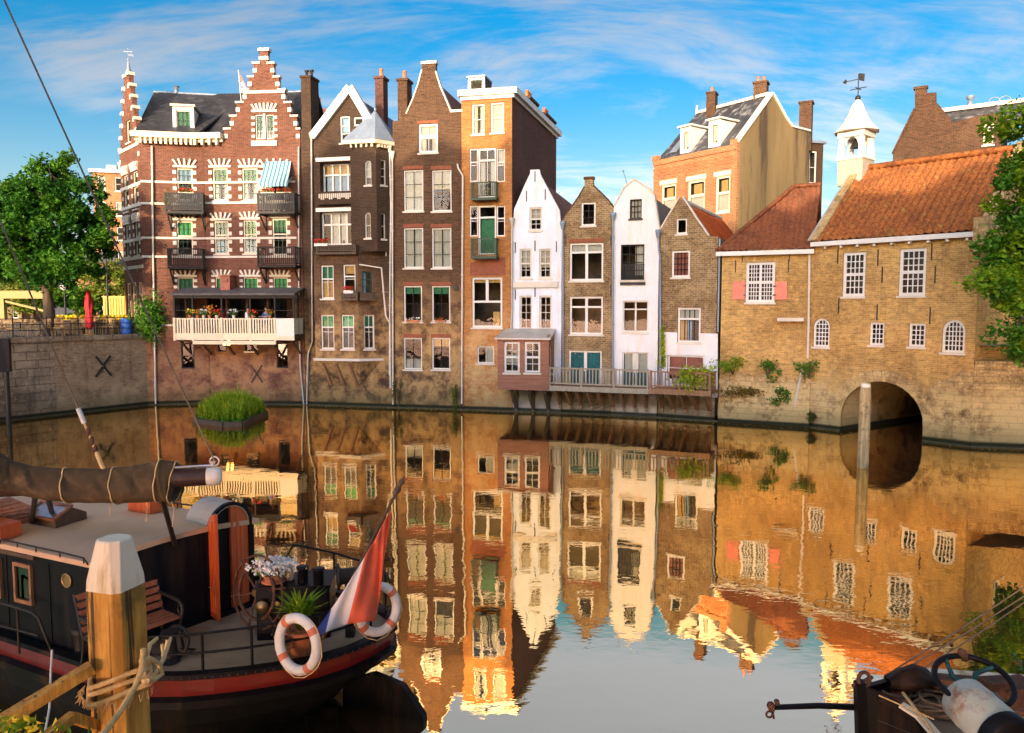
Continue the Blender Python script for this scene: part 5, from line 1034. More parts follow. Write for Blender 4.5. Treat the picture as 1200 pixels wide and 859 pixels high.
J.pipe([(948.5, 297), (947.5, 380), (946.5, 420)], 'stone_white', .055, d=.12); I.pipe([(940, 431), (934, 462), (928, 491)], 'stone_white', .06)
# cupola on the ridge
u, z = FJ.px(1001, 212, dJ + .2); zb0, zb1 = zrJ - .6, FJ.px(1001, 194, dJ)[1]; cc = FJ.p(u, 0, dJ + .1); hwid = .62
m_ = MB(); m_.box(cc + Z * ((zb0 + zb1) / 2), (hwid * 2, hwid * 2, zb1 - zb0 + .4), math.atan2(FJ.U.y, FJ.U.x)); cup = m_.build('cupola', 'wood_grey', J.root)
m_ = MB(); Rm = Matrix.Rotation(math.atan2(FJ.U.y, FJ.U.x), 3, 'Z'); zt0, zt1 = zb1 + .2, FJ.px(1001, 157, dJ)[1]
m_.box(cc + Z * (zt0 + .06), (1.35, 1.35, .12), 0, M=Rm); m_.box(cc + Z * (zt1 - .1), (1.3, 1.3, .3), 0, M=Rm)
for sx in (-1, 1):
    for sy in (-1, 1): m_.hexa([cc + Rm @ V((sx * .52 + a * .13, sy * .52 + b * .13, 0)) + Z * zt0 for a, b in ((-1, -1), (1, -1), (1, 1), (-1, 1))] + [cc + Rm @ V((sx * .47 + a * .1, sy * .47 + b * .1, 0)) + Z * zt1 for a, b in ((-1, -1), (1, -1), (1, 1), (-1, 1))])
for q in range(4):   # round heads to the openings
    Rq = Rm @ Matrix.Rotation(q * math.pi / 2, 3, 'Z'); ph = [(-.38, .0)] + [(-.38 * math.cos(math.pi * i / 8), -.38 + .38 * math.sin(math.pi * i / 8)) for i in range(9)]
    out = [(-.4, 0)] + [(-.3 * math.cos(math.pi * i / 8), -.42 + .36 * math.sin(math.pi * i / 8)) for i in range(9)] + [(.4, 0)]
    m_.prism([cc + Rq @ V((a, -.5, 0)) + Z * (zt1 - .2 + b) for a, b in out], Rq @ V((0, .08, 0)))
m_.build('lantern', 'paint_white', cup)
zap = FJ.px(1003, 119, dJ)[1]; m_ = MB(); n = 8; prof = [(1.0, 0), (.72, .28), (.46, .72), (.26, 1.25), (.12, zap - zt1 - .1), (.05, zap - zt1)]
ph = math.atan2(FJ.U.y, FJ.U.x); m_.lathe([(1.08, -.08)] + prof, cc + Z * (zt1 + .1), Z, 8, sm=False, ph=ph); m_.build('spire', 'stone_white', cup)
m_ = MB(); m_.ball(cc + Z * (zap + .12), .14, 10); zv = FJ.px(1003, 88, dJ)[1]; m_.tube([cc + Z * zap, cc + Z * zv], .025, 6); U = FJ.U
m_.bar(cc + Z * (zv - .25) - U * .55, cc + Z * (zv - .25), .03); m_.bar(cc + Z * (zv - .7) - U * .4, cc + Z * (zv - .7) + U * .4, .035); m_.bar(cc + Z * (zv - .7) - V((U.y, -U.x, 0)) * .3, cc + Z * (zv - .7) + V((U.y, -U.x, 0)) * .3, .03)
m_.prism([cc + Z * (zv - .3) + U * .02, cc + Z * (zv - .42) + U * .28, cc + Z * (zv - .06) + U * .30, cc + Z * (zv + .02) + U * .02], V((U.y, -U.x, 0)) * .03)
for s_ in (-1, 1): m_.prism([cc + Z * (zv - .25) - U * .55, cc + Z * (zv - .25 + .12 * s_) - U * .62, cc + Z * (zv - .25) - U * .8], V((U.y, -U.x, 0)) * .02)
m_.build('weather_vane', 'iron', cup); m_ = MB(); m_.lathe([(.3, 0), (.27, .08), (.17, .3), (.1, .42), (.03, .48)], cc + Z * (zt0 + .62), Z, 12); m_.tube([cc + Z * (zt0 + 1.1), cc + Z * (zt1 - .2)], .03, 6); m_.build('bell', 'iron', cup)
# right return of the gate house and the quay wall that continues to the right
FJR = Frame(FJ.p(FJ.L, 0, 0), FJ.p(FJ.L + .6, 0, -8)); JR = SubHouse(FJR, 0.01, FJR.L, 0, zJ, 'brick_golden', J.root, .25)
JR.winu(3.0, 3.9, 6.3, 7.6, 2, 3, 'paint_white'); JR.finish(body=False, wname='side_wall')
# ================================================================ L: orange brick house behind with dark roof and ochre flank
cL = WY(864, 168.6, 52); zL = cL.z; lL = WY(766, 189, 52); 
ry = ray(766, 189); tL = (zL - CAMZ) / ry.z; pL = CAM + ry * tL
FL = Frame(pL, cL); dirL = FL.U; nR = V((-FL.U.y, FL.U.x, 0))
if nR.x < 0: nR = -nR
# flank runs back to the right, square to the front
def hit_dir(P, d, px):
    r = ray(px, 200); k = (px - CX); a = V((r.x, r.y)); t = (P.y * a.x - P.x * a.y) / (d.x * a.y - d.y * a.x); return t
nR = V((.78, .626, 0)).normalized(); tF = hit_dir(cL, nR, 947.5); tA_ = hit_dir(cL, nR, 905); FLS = Frame(cL, cL + nR * tF)
Lh = House('orange_brick_house', 'orange brick house with streaked slate roof and plain ochre flank rising behind the red roof', 'house', FL, [(766, 189), (864, 168.6)], 'brick_bright', depth=3, base=3.9)
Lh.pts = [(0, zL), (FL.L, zL)]; Lh.poly = [(0, 3.9), (0, zL), (FL.L, zL), (FL.L, 3.9)]; Lh.u0 = 0; Lh.u1 = FL.L
for x0, y0, x1, y1 in ((775, 216, 792, 252), (806, 211, 826, 250), (838.5, 206, 855.5, 249)):
    Lh.win(x0, y0, x1, y1, 1, 2, 'paint_cream', fw=.16, trans=.45, cur=[(0, 1, 0, .55, 'curtain_cream'), (.2, .8, .55, .95, 'curtain_amber')]); Lh.lintel(x0 - 1.5, x1 + 1.5, y0 - 5.5, y0, 'paint_cream', .05)
Lh.finish(body=False)
m_ = MB()   # corbelled brick frieze
for r_ in range(3):
    for i in range(34): u = (i + .5 * (r_ % 2) + .2) * FL.L / 34.5; z = zL - .75 - r_ * .22; m_.fbox(FL, u - .055, u + .055, z, z + .13, .001, .06)
m_.fbox(FL, 0, FL.L, zL - .35, zL, .001, .1); m_.fbox(FL, -.1, .45, zL + .001, zL + .35, -.3, .12); m_.fbox(FL, FL.L - .5, FL.L + .02, zL + .001, zL + .35, -.3, .12); m_.build('frieze', 'brick_bright', Lh.root)
uAp, zAp = FLS.px(905, 110); zE2 = FLS.px(947, 152)[1]
S_ = SubHouse(FLS, .01, FLS.L, 3.9, zL, 'plaster_ochre', Lh.root, .3); S_.pts = [(.01, zL + .1), (uAp, zAp), FLS.px(914, 126), FLS.px(921, 139), FLS.px(928, 149), (FLS.L, zE2 - .1)]; S_.poly = [(.01, 3.9)] + S_.pts + [(FLS.L, 3.9)]; S_.finish(body=False, wname='flank_wall')
m_ = MB()
for a, b in zip(S_.pts[:-1], S_.pts[1:]): m_.bar(FLS.p(a[0], a[1] + .06, -.1), FLS.p(b[0], b[1] + .06, -.1), .42, .14)
m_.build('verge', 'paint_white', Lh.root)
rv = FL.U * -1; ap = FLS.p(uAp, zAp, -.2); re_ = ap + rv * (FL.L * .86); m_ = MB(); e0, e1 = FL.p(.25, zL + .05, -.1), FL.p(FL.L - .1, zL + .05, -.1)
m_.add([e0, e1, ap, re_, e0 + nR * tF * .9, e1 + nR * tF * .9], [(0, 1, 2, 3), (3, 2, 5, 4), (0, 3, 4)]); m_.build('roof', 'slate_streaked', Lh.root); m_ = MB(); m_.bar(re_ + Z * .05, ap + Z * .05, .3, .2); m_.bar(re_ - Z * .3, re_ + Z * .6, .12, .12); m_.build('ridge', 'stone_white', Lh.root)
sl = (ap - e1); sl.normalize()
def roofpt(fu, fv): a = e0.lerp(e1, fu); b = re_.lerp(ap, fu); return a.lerp(b, fv)
for fu in (.36, .72):
    p = roofpt(fu, .1) ; Fd = Frame(p - FL.U * .5 + FL.N * .25, p + FL.U * .5 + FL.N * .25); zz0 = p.z - .4; dd = SubHouse(Fd, 0, Fd.L, zz0, zz0 + 1.95, 'paint_white', Lh.root, .1); dd.depth = 1.9; dd.winu(.2, Fd.L - .2, zz0 + .35, zz0 + 1.7, 1, 1, 'paint_white', fw=.06, sill=None, cur=CUR_FULL); dd.finish(wname='dormer')
    m_ = MB(); m_.fbox(Fd, -.15, Fd.L + .15, zz0 + 1.96, zz0 + 2.08, -1.9, .2); m_.build('dormer_roof', 'paint_white', Lh.root)
m_ = MB(); a_, b_, c_, d_ = roofpt(.11, .12), roofpt(.2, .12), roofpt(.2, .36), roofpt(.11, .36); o_ = V((0, 0, .08)); m_.hexa([a_ - o_, b_ - o_, c_ - o_, d_ - o_, a_ + o_, b_ + o_, c_ + o_, d_ + o_]); m_.build('skylight', 'lead', Lh.root)
def chim(px0, px1, yt, base, mat='brick_umber', pots=1, h=3, dp=.9):
    """a stack whose middle stands on base"""
    m = MB(); r0, r1 = WY(px0, yt, base.y), WY(px1, yt, base.y); w = r1.x - r0.x; zt = r0.z; c = V(((r0.x + r1.x) / 2, base.y, 0)); a = math.atan2(FL.U.y, FL.U.x) * .5
    m.box(c + Z * (zt - h / 2), (w * .92, dp, h), a); m.box(c + Z * (zt + .07), (w * 1.08, dp * 1.15, .12), a); ch = m.build('chimney', mat, Lh.root)
    for i in range(pots): p = MB(); p.lathe([(.12, 0), (.11, .35), (.14, .4)], c + V(((i - (pots - 1) / 2) * .4, 0, zt + .13)), Z, 8); p.build('chimney_pot', 'terracotta', ch)
chim(829, 840, 111, re_.lerp(ap, .3) , h=2.5); chim(884, 900, 99, re_.lerp(ap, .8), h=2.5, pots=2); chim(937.5, 952.5, 122, FLS.p(FLS.L - .3, 0, -1.5), h=3.5, pots=0)
# little grey side wing
pw = FLS.p(FLS.L, 0, -2); Fw = Frame(pw, WY(964, 200, pw.y + 1.2)); zw = Fw.px(955, 168)[1]; w_ = SubHouse(Fw, 0, Fw.L, 3.9, zw, 'brick_charcoal', Lh.root, .2); w_.win(948.5, 177, 957, 215, 1, 2, 'paint_white', fw=.1); w_.depth = 4; w_.finish(wname='side_wing'); m_ = MB(); m_.fbox(Fw, -.1, Fw.L + .15, zw, zw + .2, -4, .2); m_.add([Fw.p(0, zw + .2, 0), Fw.p(Fw.L * .65, zw + .2, 0), Fw.p(0, zw + 1.9, -1.2), Fw.p(Fw.L * .65, zw + .2, -3)], [(0, 1, 2), (1, 3, 2)]); m_.build('side_wing_roof', 'lead', Lh.root)

# ================================================================ K: brown gable far right
YK = 45.0; kA, kB = WY(1046, 190, YK), WY(1176, 150, YK - 3); FKh = Frame(kA, kB)
K = House('stepped_brown_house', 'large brown brick house with a steep gable and chimney, behind the orange pantile ridge', 'house', FKh,
          [(1046.5, 181), (1059, 152), (1072, 128), (1072, 104), (1086, 102), (1086, 109), (1097, 108), (1097, 119), (1108, 132), (1116, 143), (1145, 136), (1175, 131)], 'brick_umber', depth=9, base=3.9)
K.win(1152.5, 145, 1164.5, 169.5, 2, 1, 'paint_cream', fw=.12, bar=.12); K.finish()
m_ = MB(); a, b = FKh.px(1097, 119), FKh.px(1178, 122); m_.hexa([FKh.p(a[0], a[1] - 1.6, -.5), FKh.p(b[0] + 6, a[1] - 1.9, -.5), FKh.p(b[0] + 6, a[1] - .1, -3), FKh.p(a[0], a[1] - .1, -3), FKh.p(a[0], a[1] - 1.4, -.5), FKh.p(b[0] + 6, a[1] - 1.7, -.5), FKh.p(b[0] + 6, a[1], -3), FKh.p(a[0], a[1], -3)]); m_.build('roof', 'slate_streaked', K.root)
m_ = MB(); m_.bar(FKh.p(a[0], a[1] + .1, -3), FKh.p(b[0] + 6, a[1] + .1, -3), .4, .22); m_.build('ridge', 'stone_white', K.root)
m_ = MB(); p = FKh.p(FKh.px(1137, 118, -3)[0], a[1] + .2, -3); m_.lathe([(.15, 0), (.13, .35), (.22, .4), (.22, .55)], p, Z, 8)
for k in (1.2, 1.7): m_.ring(p + FKh.U * k + Z * .0, FKh.N, .3, .03, 12, 5)
m_.build('roof_vent', 'lead', K.root)
m_ = MB(); m_.bar(FKh.p(*FKh.px(1046, 180), -.1), FKh.p(*FKh.px(1072, 127), -.1), .4, .1); u0, u1, z0, z1 = FKh.rect(1070.5, 101, 1087, 104); m_.fbox(FKh, u0, u1, z0, z1, -.35, .06); m_.build('coping', 'brick_umber', K.root)
# ---------------------------------------------------------------- setting: ground, canal, quay walls
far_q = WP['q'] + (WP['q'] - WP['a0']).normalized() * 30
basin = [far_q] + [WP[k] for k in 'q a0 a1 a2 b c d e f g h i j k'.split()] + [WP['k'] + (WP['k'] - WP['j']).normalized() * 25, V((50, 2.2, 0)), V((-55, 2.2, 0))]
inset = []
for i, p in enumerate(basin):
    q = V((p.x, p.y, 0)); c = V((-2, 24, 0)); 
    q = q + (q - c).normalized() * (.12 if i < 16 else 0); inset.append((q.x, q.y))
vs, fs = fill([(-2500, -2500), (2500, -2500), (2500, 2500), (-2500, 2500)], [inset]); m_ = MB(); m_.add([(a, b, QZ - .01) for a, b in vs], fs); struct(m_.build('ground', 'paving'))
m_ = MB(); m_.quad((-75, 1, 0), (75, 1, 0), (75, 60, 0), (-75, 60, 0)); struct(m_.build('canal_water', 'canal_water'))
m_ = MB(); m_.quad((-75, 1, -1.2), (75, 1, -1.2), (75, 60, -1.2), (-75, 60, -1.2)); 
def quay(name, label, F, u0, u1, mat, cop='stone_quay', zt=QZ):
    t = thing(name, label, 'quay wall', F.p((u0 + u1) / 2, 0, 0)); m = MB(); m.fbox(F, u0, u1, -.6, zt - .22, -.6, 0); m.build('wall', mat, t); m = MB(); m.fbox(F, u0, u1, zt - .219, zt + .02, -.7, .09); m.build('coping', cop, t); return t
us = FQ.px(65, 440)[0]
qw = quay('brick_quay_wall', 'brown brick quay wall with an iron cross anchor, below the cafe terrace', FQ, us, FQ.L - .0, 'brick_quay'); u, z = FQ.px(121, 429); m_ = MB()
m_.bar(FQ.p(u - .45, z - .55, .03), FQ.p(u + .4, z + .55, .03), .09, .06, up=FQ.N); m_.bar(FQ.p(u - .4, z + .55, .04), FQ.p(u + .4, z - .55, .04), .09, .06, up=FQ.N); m_.lathe([(.1, 0), (.07, .06)], FQ.p(u, z, .06), FQ.N, 8); m_.build('wall_anchor', 'iron', qw)
quay('block_quay_wall', 'older grey block stone stretch of quay wall at the far left', FQ, -30, us - .01, 'stone_quay')
zk = FK.px(1170, 424)[1]; t = quay('golden_quay_wall', 'rough golden stone quay wall under the leafy branches at the right', FK, .01, 26, 'stone_golden', 'stone_golden', zk)
# near quay under the camera
Fn = Frame(V((-60, 2.2, 0)), V((60, 2.2, 0))); m_ = MB(); m_.fbox(Fn, 0, 120, -.6, QZ + .01, -.5 + 1.0 - .5, 0.3 - .2); 
# dark wet kerb line at the foot of the walls
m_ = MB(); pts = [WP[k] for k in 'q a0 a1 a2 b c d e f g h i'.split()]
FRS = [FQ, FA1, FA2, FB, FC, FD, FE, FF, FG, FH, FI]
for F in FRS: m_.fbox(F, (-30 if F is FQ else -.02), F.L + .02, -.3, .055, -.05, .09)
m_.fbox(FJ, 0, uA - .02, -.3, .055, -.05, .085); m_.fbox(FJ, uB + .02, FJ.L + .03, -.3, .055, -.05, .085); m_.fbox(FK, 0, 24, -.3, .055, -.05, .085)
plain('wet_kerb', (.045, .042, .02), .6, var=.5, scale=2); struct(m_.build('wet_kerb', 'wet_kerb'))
# ---------------------------------------------------------------- trees
def tree(name, label, base, top, blobs, nleaf, size, mat, trunk_r=.3, seed=1, group=None, mat2=None, cat='tree', lean=(0, 0)):
    rr = random.Random(seed); base = V(base); t = thing(name, label, cat, base, group); m = MB(); ct = sum((V(b[0]) for b in blobs), V((0, 0, 0))) / len(blobs)
    fork = base + Z * top + V((lean[0], lean[1], 0)); m.tube([base - Z * .3, base + Z * .4, base.lerp(fork, .5) + V((.06, .03, 0)), fork], [trunk_r * 1.35, trunk_r, trunk_r * .85, trunk_r * .7], 10); m.build('trunk', 'bark', t)
    m = MB(); subs = []
    for c, r in blobs:
        c = V(c); r = V(r) if isinstance(r, (tuple, list)) else V((r, r, r))
        for k in range(max(4, int(9 * r.x * r.z))):
            d = V((rr.gauss(0, 1), rr.gauss(0, 1), rr.gauss(0, 1))).normalized() * rr.uniform(.45, 1.0); subs.append((c + V((d.x * r.x, d.y * r.y, d.z * r.z)), rr.uniform(.28, .6)))
        m.tube([fork - Z * .2, fork.lerp(c, .5) + Z * .25, c], [trunk_r * .45, trunk_r * .25, .03], 6)
    for s_, _ in rr.sample(subs, min(50, len(subs))): b = min(blobs, key=lambda q: (V(q[0]) - s_).length); m.tube([V(b[0]), V(b[0]).lerp(s_, .6) + Z * .1, s_], [.05, .03, .01], 4)
    m.build('limb', 'bark', t); m1, m2 = MB(), MB(); per = max(1, nleaf // len(subs))
    for s_, r_ in subs:
        P = []
        for _ in range(per):
            d = V((rr.gauss(0, 1), rr.gauss(0, 1), rr.gauss(0, .7))).normalized() * r_ * rr.uniform(.55, 1.05) * (1.0 if rr.random() < .9 else 1.5); P.append(s_ + d)
        (m2 if (mat2 and rr.random() < .4) else m1).leaves(P, size, 0, rr, up=.8)
    m1.build('crown', mat, t)
    if m2.v: m2.build('crown', mat2, t)
    return t
def blob(px, py, Y, r): p = WY(px, py, Y); return (tuple(p), r)
YT = 41.5; b0 = WY(57, 385, YT); b0.z = QZ
tree('broadleaf_tree', 'large dark green broadleaf tree on the cafe quay at the left', b0, 2.6, [blob(60, 205, YT, (1.6, 1.6, 1.1)), blob(30, 235, YT, (1.9, 1.8, 1.3)), blob(85, 235, YT - .5, (1.8, 1.8, 1.4)), blob(5, 275, YT, (1.8, 1.6, 1.4)), blob(50, 270, YT - 1, (2.0, 2.0, 1.5)), blob(103, 275, YT, (1.4, 1.6, 1.3)), blob(20, 315, YT, (1.7, 1.6, 1.0)), blob(72, 308, YT - .5, (1.9, 1.8, 1.1)), blob(-18, 305, YT, (1.5, 1.5, 1.2)), blob(112, 290, YT, (.9, 1.0, .8)), blob(-25, 250, YT, (1.5, 1.5, 1.3)), blob(28, 265, YT - .8, (1.6, 1.6, 1.4)), blob(0, 225, YT, (1.4, 1.4, 1.1)), blob(45, 325, YT - 1, (1.6, 1.5, .9)), blob(95, 318, YT - .6, (1.4, 1.4, .8)), blob(120, 268, YT, (.9, 1.0, 1.0)), blob(50, 235, YT - 1.2, (1.8, 1.5, 1.3))], 52000, .23, 'leaf_deep', .33, 11, mat2='leaf_mid')
YR = 25.0
tree('chestnut_tree', 'leafy green chestnut tree hanging over the golden quay wall at the right edge', V((19.5, 27.5, QZ)), 3.0, [blob(1203, 150, YR, (.9, .9, 1.0)), blob(1208, 205, YR, (1.0, 1.0, .9)), blob(1238, 180, YR, (1.5, 1.2, 1.6)), blob(1185, 290, YR, (1.05, .9, .7)), blob(1165, 335, YR - 1, (.8, .8, .55)), blob(1195, 350, YR - 1, (1.1, .9, .9)), blob(1185, 395, YR - 1.5, (.85, .8, .5)), blob(1225, 300, YR, (1.5, 1.5, 1.6)), blob(1225, 390, YR, (1.2, 1.2, .8)), blob(1240, 240, YR, (1.4, 1.4, 1.4)), blob(1208, 415, YR - 1, (.7, .7, .4)), blob(1188, 250, YR, (.75, .9, .8)), blob(1215, 260, YR, (1.0, 1.0, 1.0))], 30000, .18, 'leaf_bright', .28, 5, mat2='leaf_mid')
YB = 66
for i, (px, py, r, mt, lab) in enumerate(((128, 330, (2.6, 2, 2.4), 'leaf_golden', 'sunlit yellow green tree behind the street lamp beside the ornate house'), (38, 348, (3.2, 2, 1.6), 'leaf_golden', 'low yellow green tree far behind the cafe terrace'), (90, 352, (2.2, 2, 1.5), 'leaf_mid', 'small mid green tree behind the red parasol'))):
    b = WY(px, 372, YB); b.z = QZ; tree('street_tree', lab, b, 2.0, [blob(px, py, YB, r), blob(px + 14, py + 8, YB, (r[0] * .7, 1.5, r[2] * .7)), blob(px - 12, py - 6, YB, (r[0] * .7, 1.5, r[2] * .7))], 3500, .35, mt, .2, 20 + i, 'trees behind the cafe square')
# distant buildings at the left
def far_house(name, label, x0, x1, yt, Y, mat, roofm, floors, cols, depth=9):
    F = Frame(WY(x0, 300, Y), WY(x1, 300, Y + 1)); z = F.px((x0 + x1) / 2, yt)[1]; h = SubHouse(F, 0, F.L, QZ, z, mat, thing(name, label, 'building', F.p(F.L / 2, QZ, 0)), .25); h.depth = depth
    fh = (z - QZ) / floors
    for i in range(cols):
        for j in range(floors):
            a = F.L * (i + .28) / cols; h.winu(a, a + F.L / cols * .45, QZ + fh * j + fh * .28, QZ + fh * j + fh * .85, 1, 2, 'paint_white', fw=.12, cur=[(0, 1, .4, 1, 'curtain_cream')] if (i + j) % 2 else [])
    h.finish(); m = MB(); m.fbox(F, -.3, F.L + .3, z, z + .35, -depth - .3, .35); m.fbox(F, F.L * .3, F.L * .6, z + .36, z + 1.2, -depth * .6, -2); m.lathe([(.3, 0), (.3, 1.0), (.45, 1.1)], F.p(F.L * .75, z + .35, -2), Z, 8); m.lathe([(.3, 0), (.3, .8), (.45, .9)], F.p(F.L * .9, z + .35, -2), Z, 8); m.build('roof', roofm, h.root); return h
far_house('apartment_block', 'tall orange brick apartment block partly behind the big tree', 112, 152, 203, 85, 'brick_bright', 'paint_white', 6, 2)
far_house('street_house', 'low orange brick house behind the red parasol', 84, 134, 308, 78, 'brick_distant', 'slate', 3, 4)
far_house('street_house', 'pale house glimpsed under the tree at the left edge', -40, 22, 318, 74, 'plaster_ochre', 'slate', 3, 4)
# yellow site machines / boxes
def crane_truck():
    t = thing('yellow_container', 'yellow site cabin beside the street lamp at the end of the square', 'site cabin', V(tuple(WY(137, 372, 58)[:2]) + (QZ,))); F = Frame(WY(121, 360, 57), WY(150, 360, 57)); m = MB(); z1 = F.px(135, 347)[1]; m.fbox(F, 0, F.L, QZ + .4, z1, -2, 0)
    for i in range(9): u = F.L * (i + .5) / 9; m.fbox(F, u - .06, u + .06, QZ + .5, z1 - .1, .001, .05)
    m.build('body', 'plastic_yellow', t); m = MB(); m.fbox(F, .2, F.L - .2, QZ, QZ + .4, -1.8, -.2); m.build('skid', 'iron', t)
crane_truck()
t = thing('beam_bridge', 'cream painted lifting bridge beam seen under the tree at the left', 'bridge', V(tuple(WY(20, 372, 60)[:2]) + (QZ,))); F = Frame(WY(-40, 360, 60), WY(52, 360, 60)); z = F.px(10, 346)[1]; m = MB(); m.fbox(F, 0, F.L, z - .25, z + .35, -.4, 0); m.build('beam', 'beam_yellow', t)
m = MB()
for f in (.45,): m.fbox(F, F.L * f - .2, F.L * f + .2, QZ, z - .26, -.4, 0)
m.bar(F.p(F.L * .45, z - .4, -.2), F.p(F.L * .97, z - 1.2, -.2), .15); m.build('post', 'beam_yellow', t)
# street lamp
def lamp(px, Y, yt, lab):
    p = WY(px, 372, Y); p.z = QZ; t = thing('street_lamp', lab, 'street lamp', p); z = WY(px, yt, Y).z; m = MB(); m.lathe([(.16, 0), (.14, .8), (.07, .9), (.05, z - QZ)], p, Z, 10); m.build('post', 'paint_grey', t); m = MB(); m.lathe([(.1, 0), (.25, .12), (.3, .55), (.1, .75)], V((p.x, p.y, z)), Z, 8); m.build('lantern', 'paint_white', t)
lamp(127, 55, 300, 'slim street lamp standing in front of the yellow site cabin')
lamp(77, 50, 340, 'grey street lamp beside the trunk of the big tree')
# cafe terrace: parasol, chairs, tables, railing
def chair_proto():
    t = thing('cafe_chair', 'rattan armchair with a curved back in the rows on the cafe terrace', 'chair', (0, 0, 0), 'rattan chairs on the cafe terrace'); m = MB(); m.box((0, 0, .45), (.46, .44, .05)); m.build('seat', 'rattan', t)
    m = MB(); pts = [(.24 * math.cos(a), .2 * math.sin(a) + .02, .0) for a in [i * math.pi / 8 for i in range(9)]]
    for z_, r_ in ((.9, .02), (.7, .02)): m.tube([V(p) + Z * z_ for p in pts], r_, 5)
    for i in range(1, 8): m.tube([V(pts[i]) + Z * .47, V(pts[i]) + Z * .9], .012, 4)
    m.box((0, .2, .72), (.34, .02, .3)); m.build('backrest', 'rattan', t)
    for sx in (-1, 1):
        for sy in (-1, 1): m = MB(); m.tube([(sx * .21, sy * .19, .43), (sx * .24, sy * .22, 0)], .018, 5); m.build('leg', 'rattan', t)
    return t
def table_proto():
    t = thing('cafe_table', 'small round brown table among the rattan chairs', 'table', (0, 0, 0), 'round tables on the cafe terrace'); m = MB(); m.lathe([(.36, 0), (.38, .02), (.36, .04)], (0, 0, .71), Z, 16); m.build('tabletop', 'timber_umber', t); m = MB(); m.lathe([(.24, 0), (.22, .03), (.03, .05), (.03, .7)], (0, 0, 0), Z, 12); m.build('pedestal', 'iron', t); return t
ch0, tb0 = chair_proto(), table_proto(); first = [True, True]
def put(kind, p, rz):
    pr = (ch0, tb0)[kind]
    if first[kind]: first[kind] = False; pr.location = p; pr.rotation_euler = (0, 0, rz); return pr
    return dup(pr, p, rz)
rr = random.Random(5); aq = math.atan2(FQ.U.y, FQ.U.x)
for row, d in ((0, -1.1), (1, -2.9)):
    for i in range(11):
        u = FQ.L - 1.0 - i * 1.28 + row * .5; 
        if u < -2.5: continue
        c = FQ.p(u, QZ, d + rr.uniform(-.1, .1)); put(1, c, 0)
        for k in (0, 1): a = aq + (k * math.pi) + rr.uniform(-.4, .4); put(0, c + V((math.cos(a), math.sin(a), 0)) * .5 + V((rr.uniform(-.05, .05), 0, 0)), a - math.pi / 2)
        if rr.random() < .7: a = aq + math.pi / 2 + rr.uniform(-.4, .4); put(0, c + V((math.cos(a), math.sin(a), 0)) * .58, a - math.pi / 2)
t = thing('quay_railing', 'thin dark railing along the edge of the cafe terrace', 'railing', FQ.p(FQ.L / 2, QZ, -.3)); m = MB()
for h_ in (.35, .65, .95): m.tube([FQ.p(-14, QZ + h_, -.3), FQ.p(FQ.L - .3, QZ + h_, -.3)], .02, 5)
m.build('rail', 'iron', t)
for i in range(13): m = MB(); u = FQ.L - .4 - i * 1.6; m.lathe([(.035, 0), (.03, 1.0), (.05, 1.03), (.02, 1.08)], FQ.p(u, QZ, -.3), Z, 6); m.build('post', 'iron', t)
p = WY(105, 385, 42); p.z = QZ; t = thing('parasol', 'closed red parasol standing on the cafe terrace', 'parasol', p); zt = WY(105, 340, 42).z - QZ; m = MB(); m.tube([p, p + Z * zt], .03, 6); m.lathe([(.3, 0), (.3, .06), (.05, .1)], p, Z, 10); m.build('pole', 'timber_raw', t)
m = MB(); prof = [(.1, .35), (.2, .5), (.19, .9), (.13, 1.2), (.2, 1.6), (.15, zt - .35), (.07, zt - .02), (.02, zt)]; o = len(m.v); m.lathe(prof, p, Z, 16); m.v = [(a[0] + .04 * math.sin(i * 2.4), a[1] + .04 * math.cos(i * 2.4), a[2]) for i, a in enumerate(m.v)]; m.build('canopy', 'parasol_red', t)
for px, lab in ((82, 'yellow cushion planter left of the red parasol'), (132, 'yellow flower planter to the right of the red parasol')):
    p = WY(px, 384, 44.5); p.z = QZ; t = thing('flower_planter', lab, 'planter', p, 'yellow planters on the cafe terrace'); m = MB(); m.box(p + Z * .4, (1.7, .45, .8)); m.build('box', 'timber_dark', t); m = MB(); m.leaves([p + V((RND.uniform(-.85, .85), RND.uniform(-.2, .2), .8 + RND.uniform(0, .25))) for _ in range(300)], .13, 0, RND, asp=1); m.build('flowers', 'petal_yellow', t)
p = FQ.p(FQ.L - .75, QZ, -.65); m = MB(); m.lathe([(.26, 0), (.3, .1), (.3, .3), (.28, .32), (.3, .34), (.3, .62), (.28, .64), (.3, .66), (.28, .9)], p, Z, 14); tag(m.build('barrel', 'plastic_blue'), 'blue plastic barrel at the corner of the cafe quay by the bush', 'barrel')
c = FQ.p(FQ.L - .05, 0, .15); zc_ = WY(178, 372, c.y).z
bush('hanging_bush', 'rounded green bush hanging over the quay corner beside the ornate house', 'bush', V((c.x + .25, c.y - .1, zc_ - .1)), (.62, .55, 1.05), 3600, .15, 'leaf_mid')
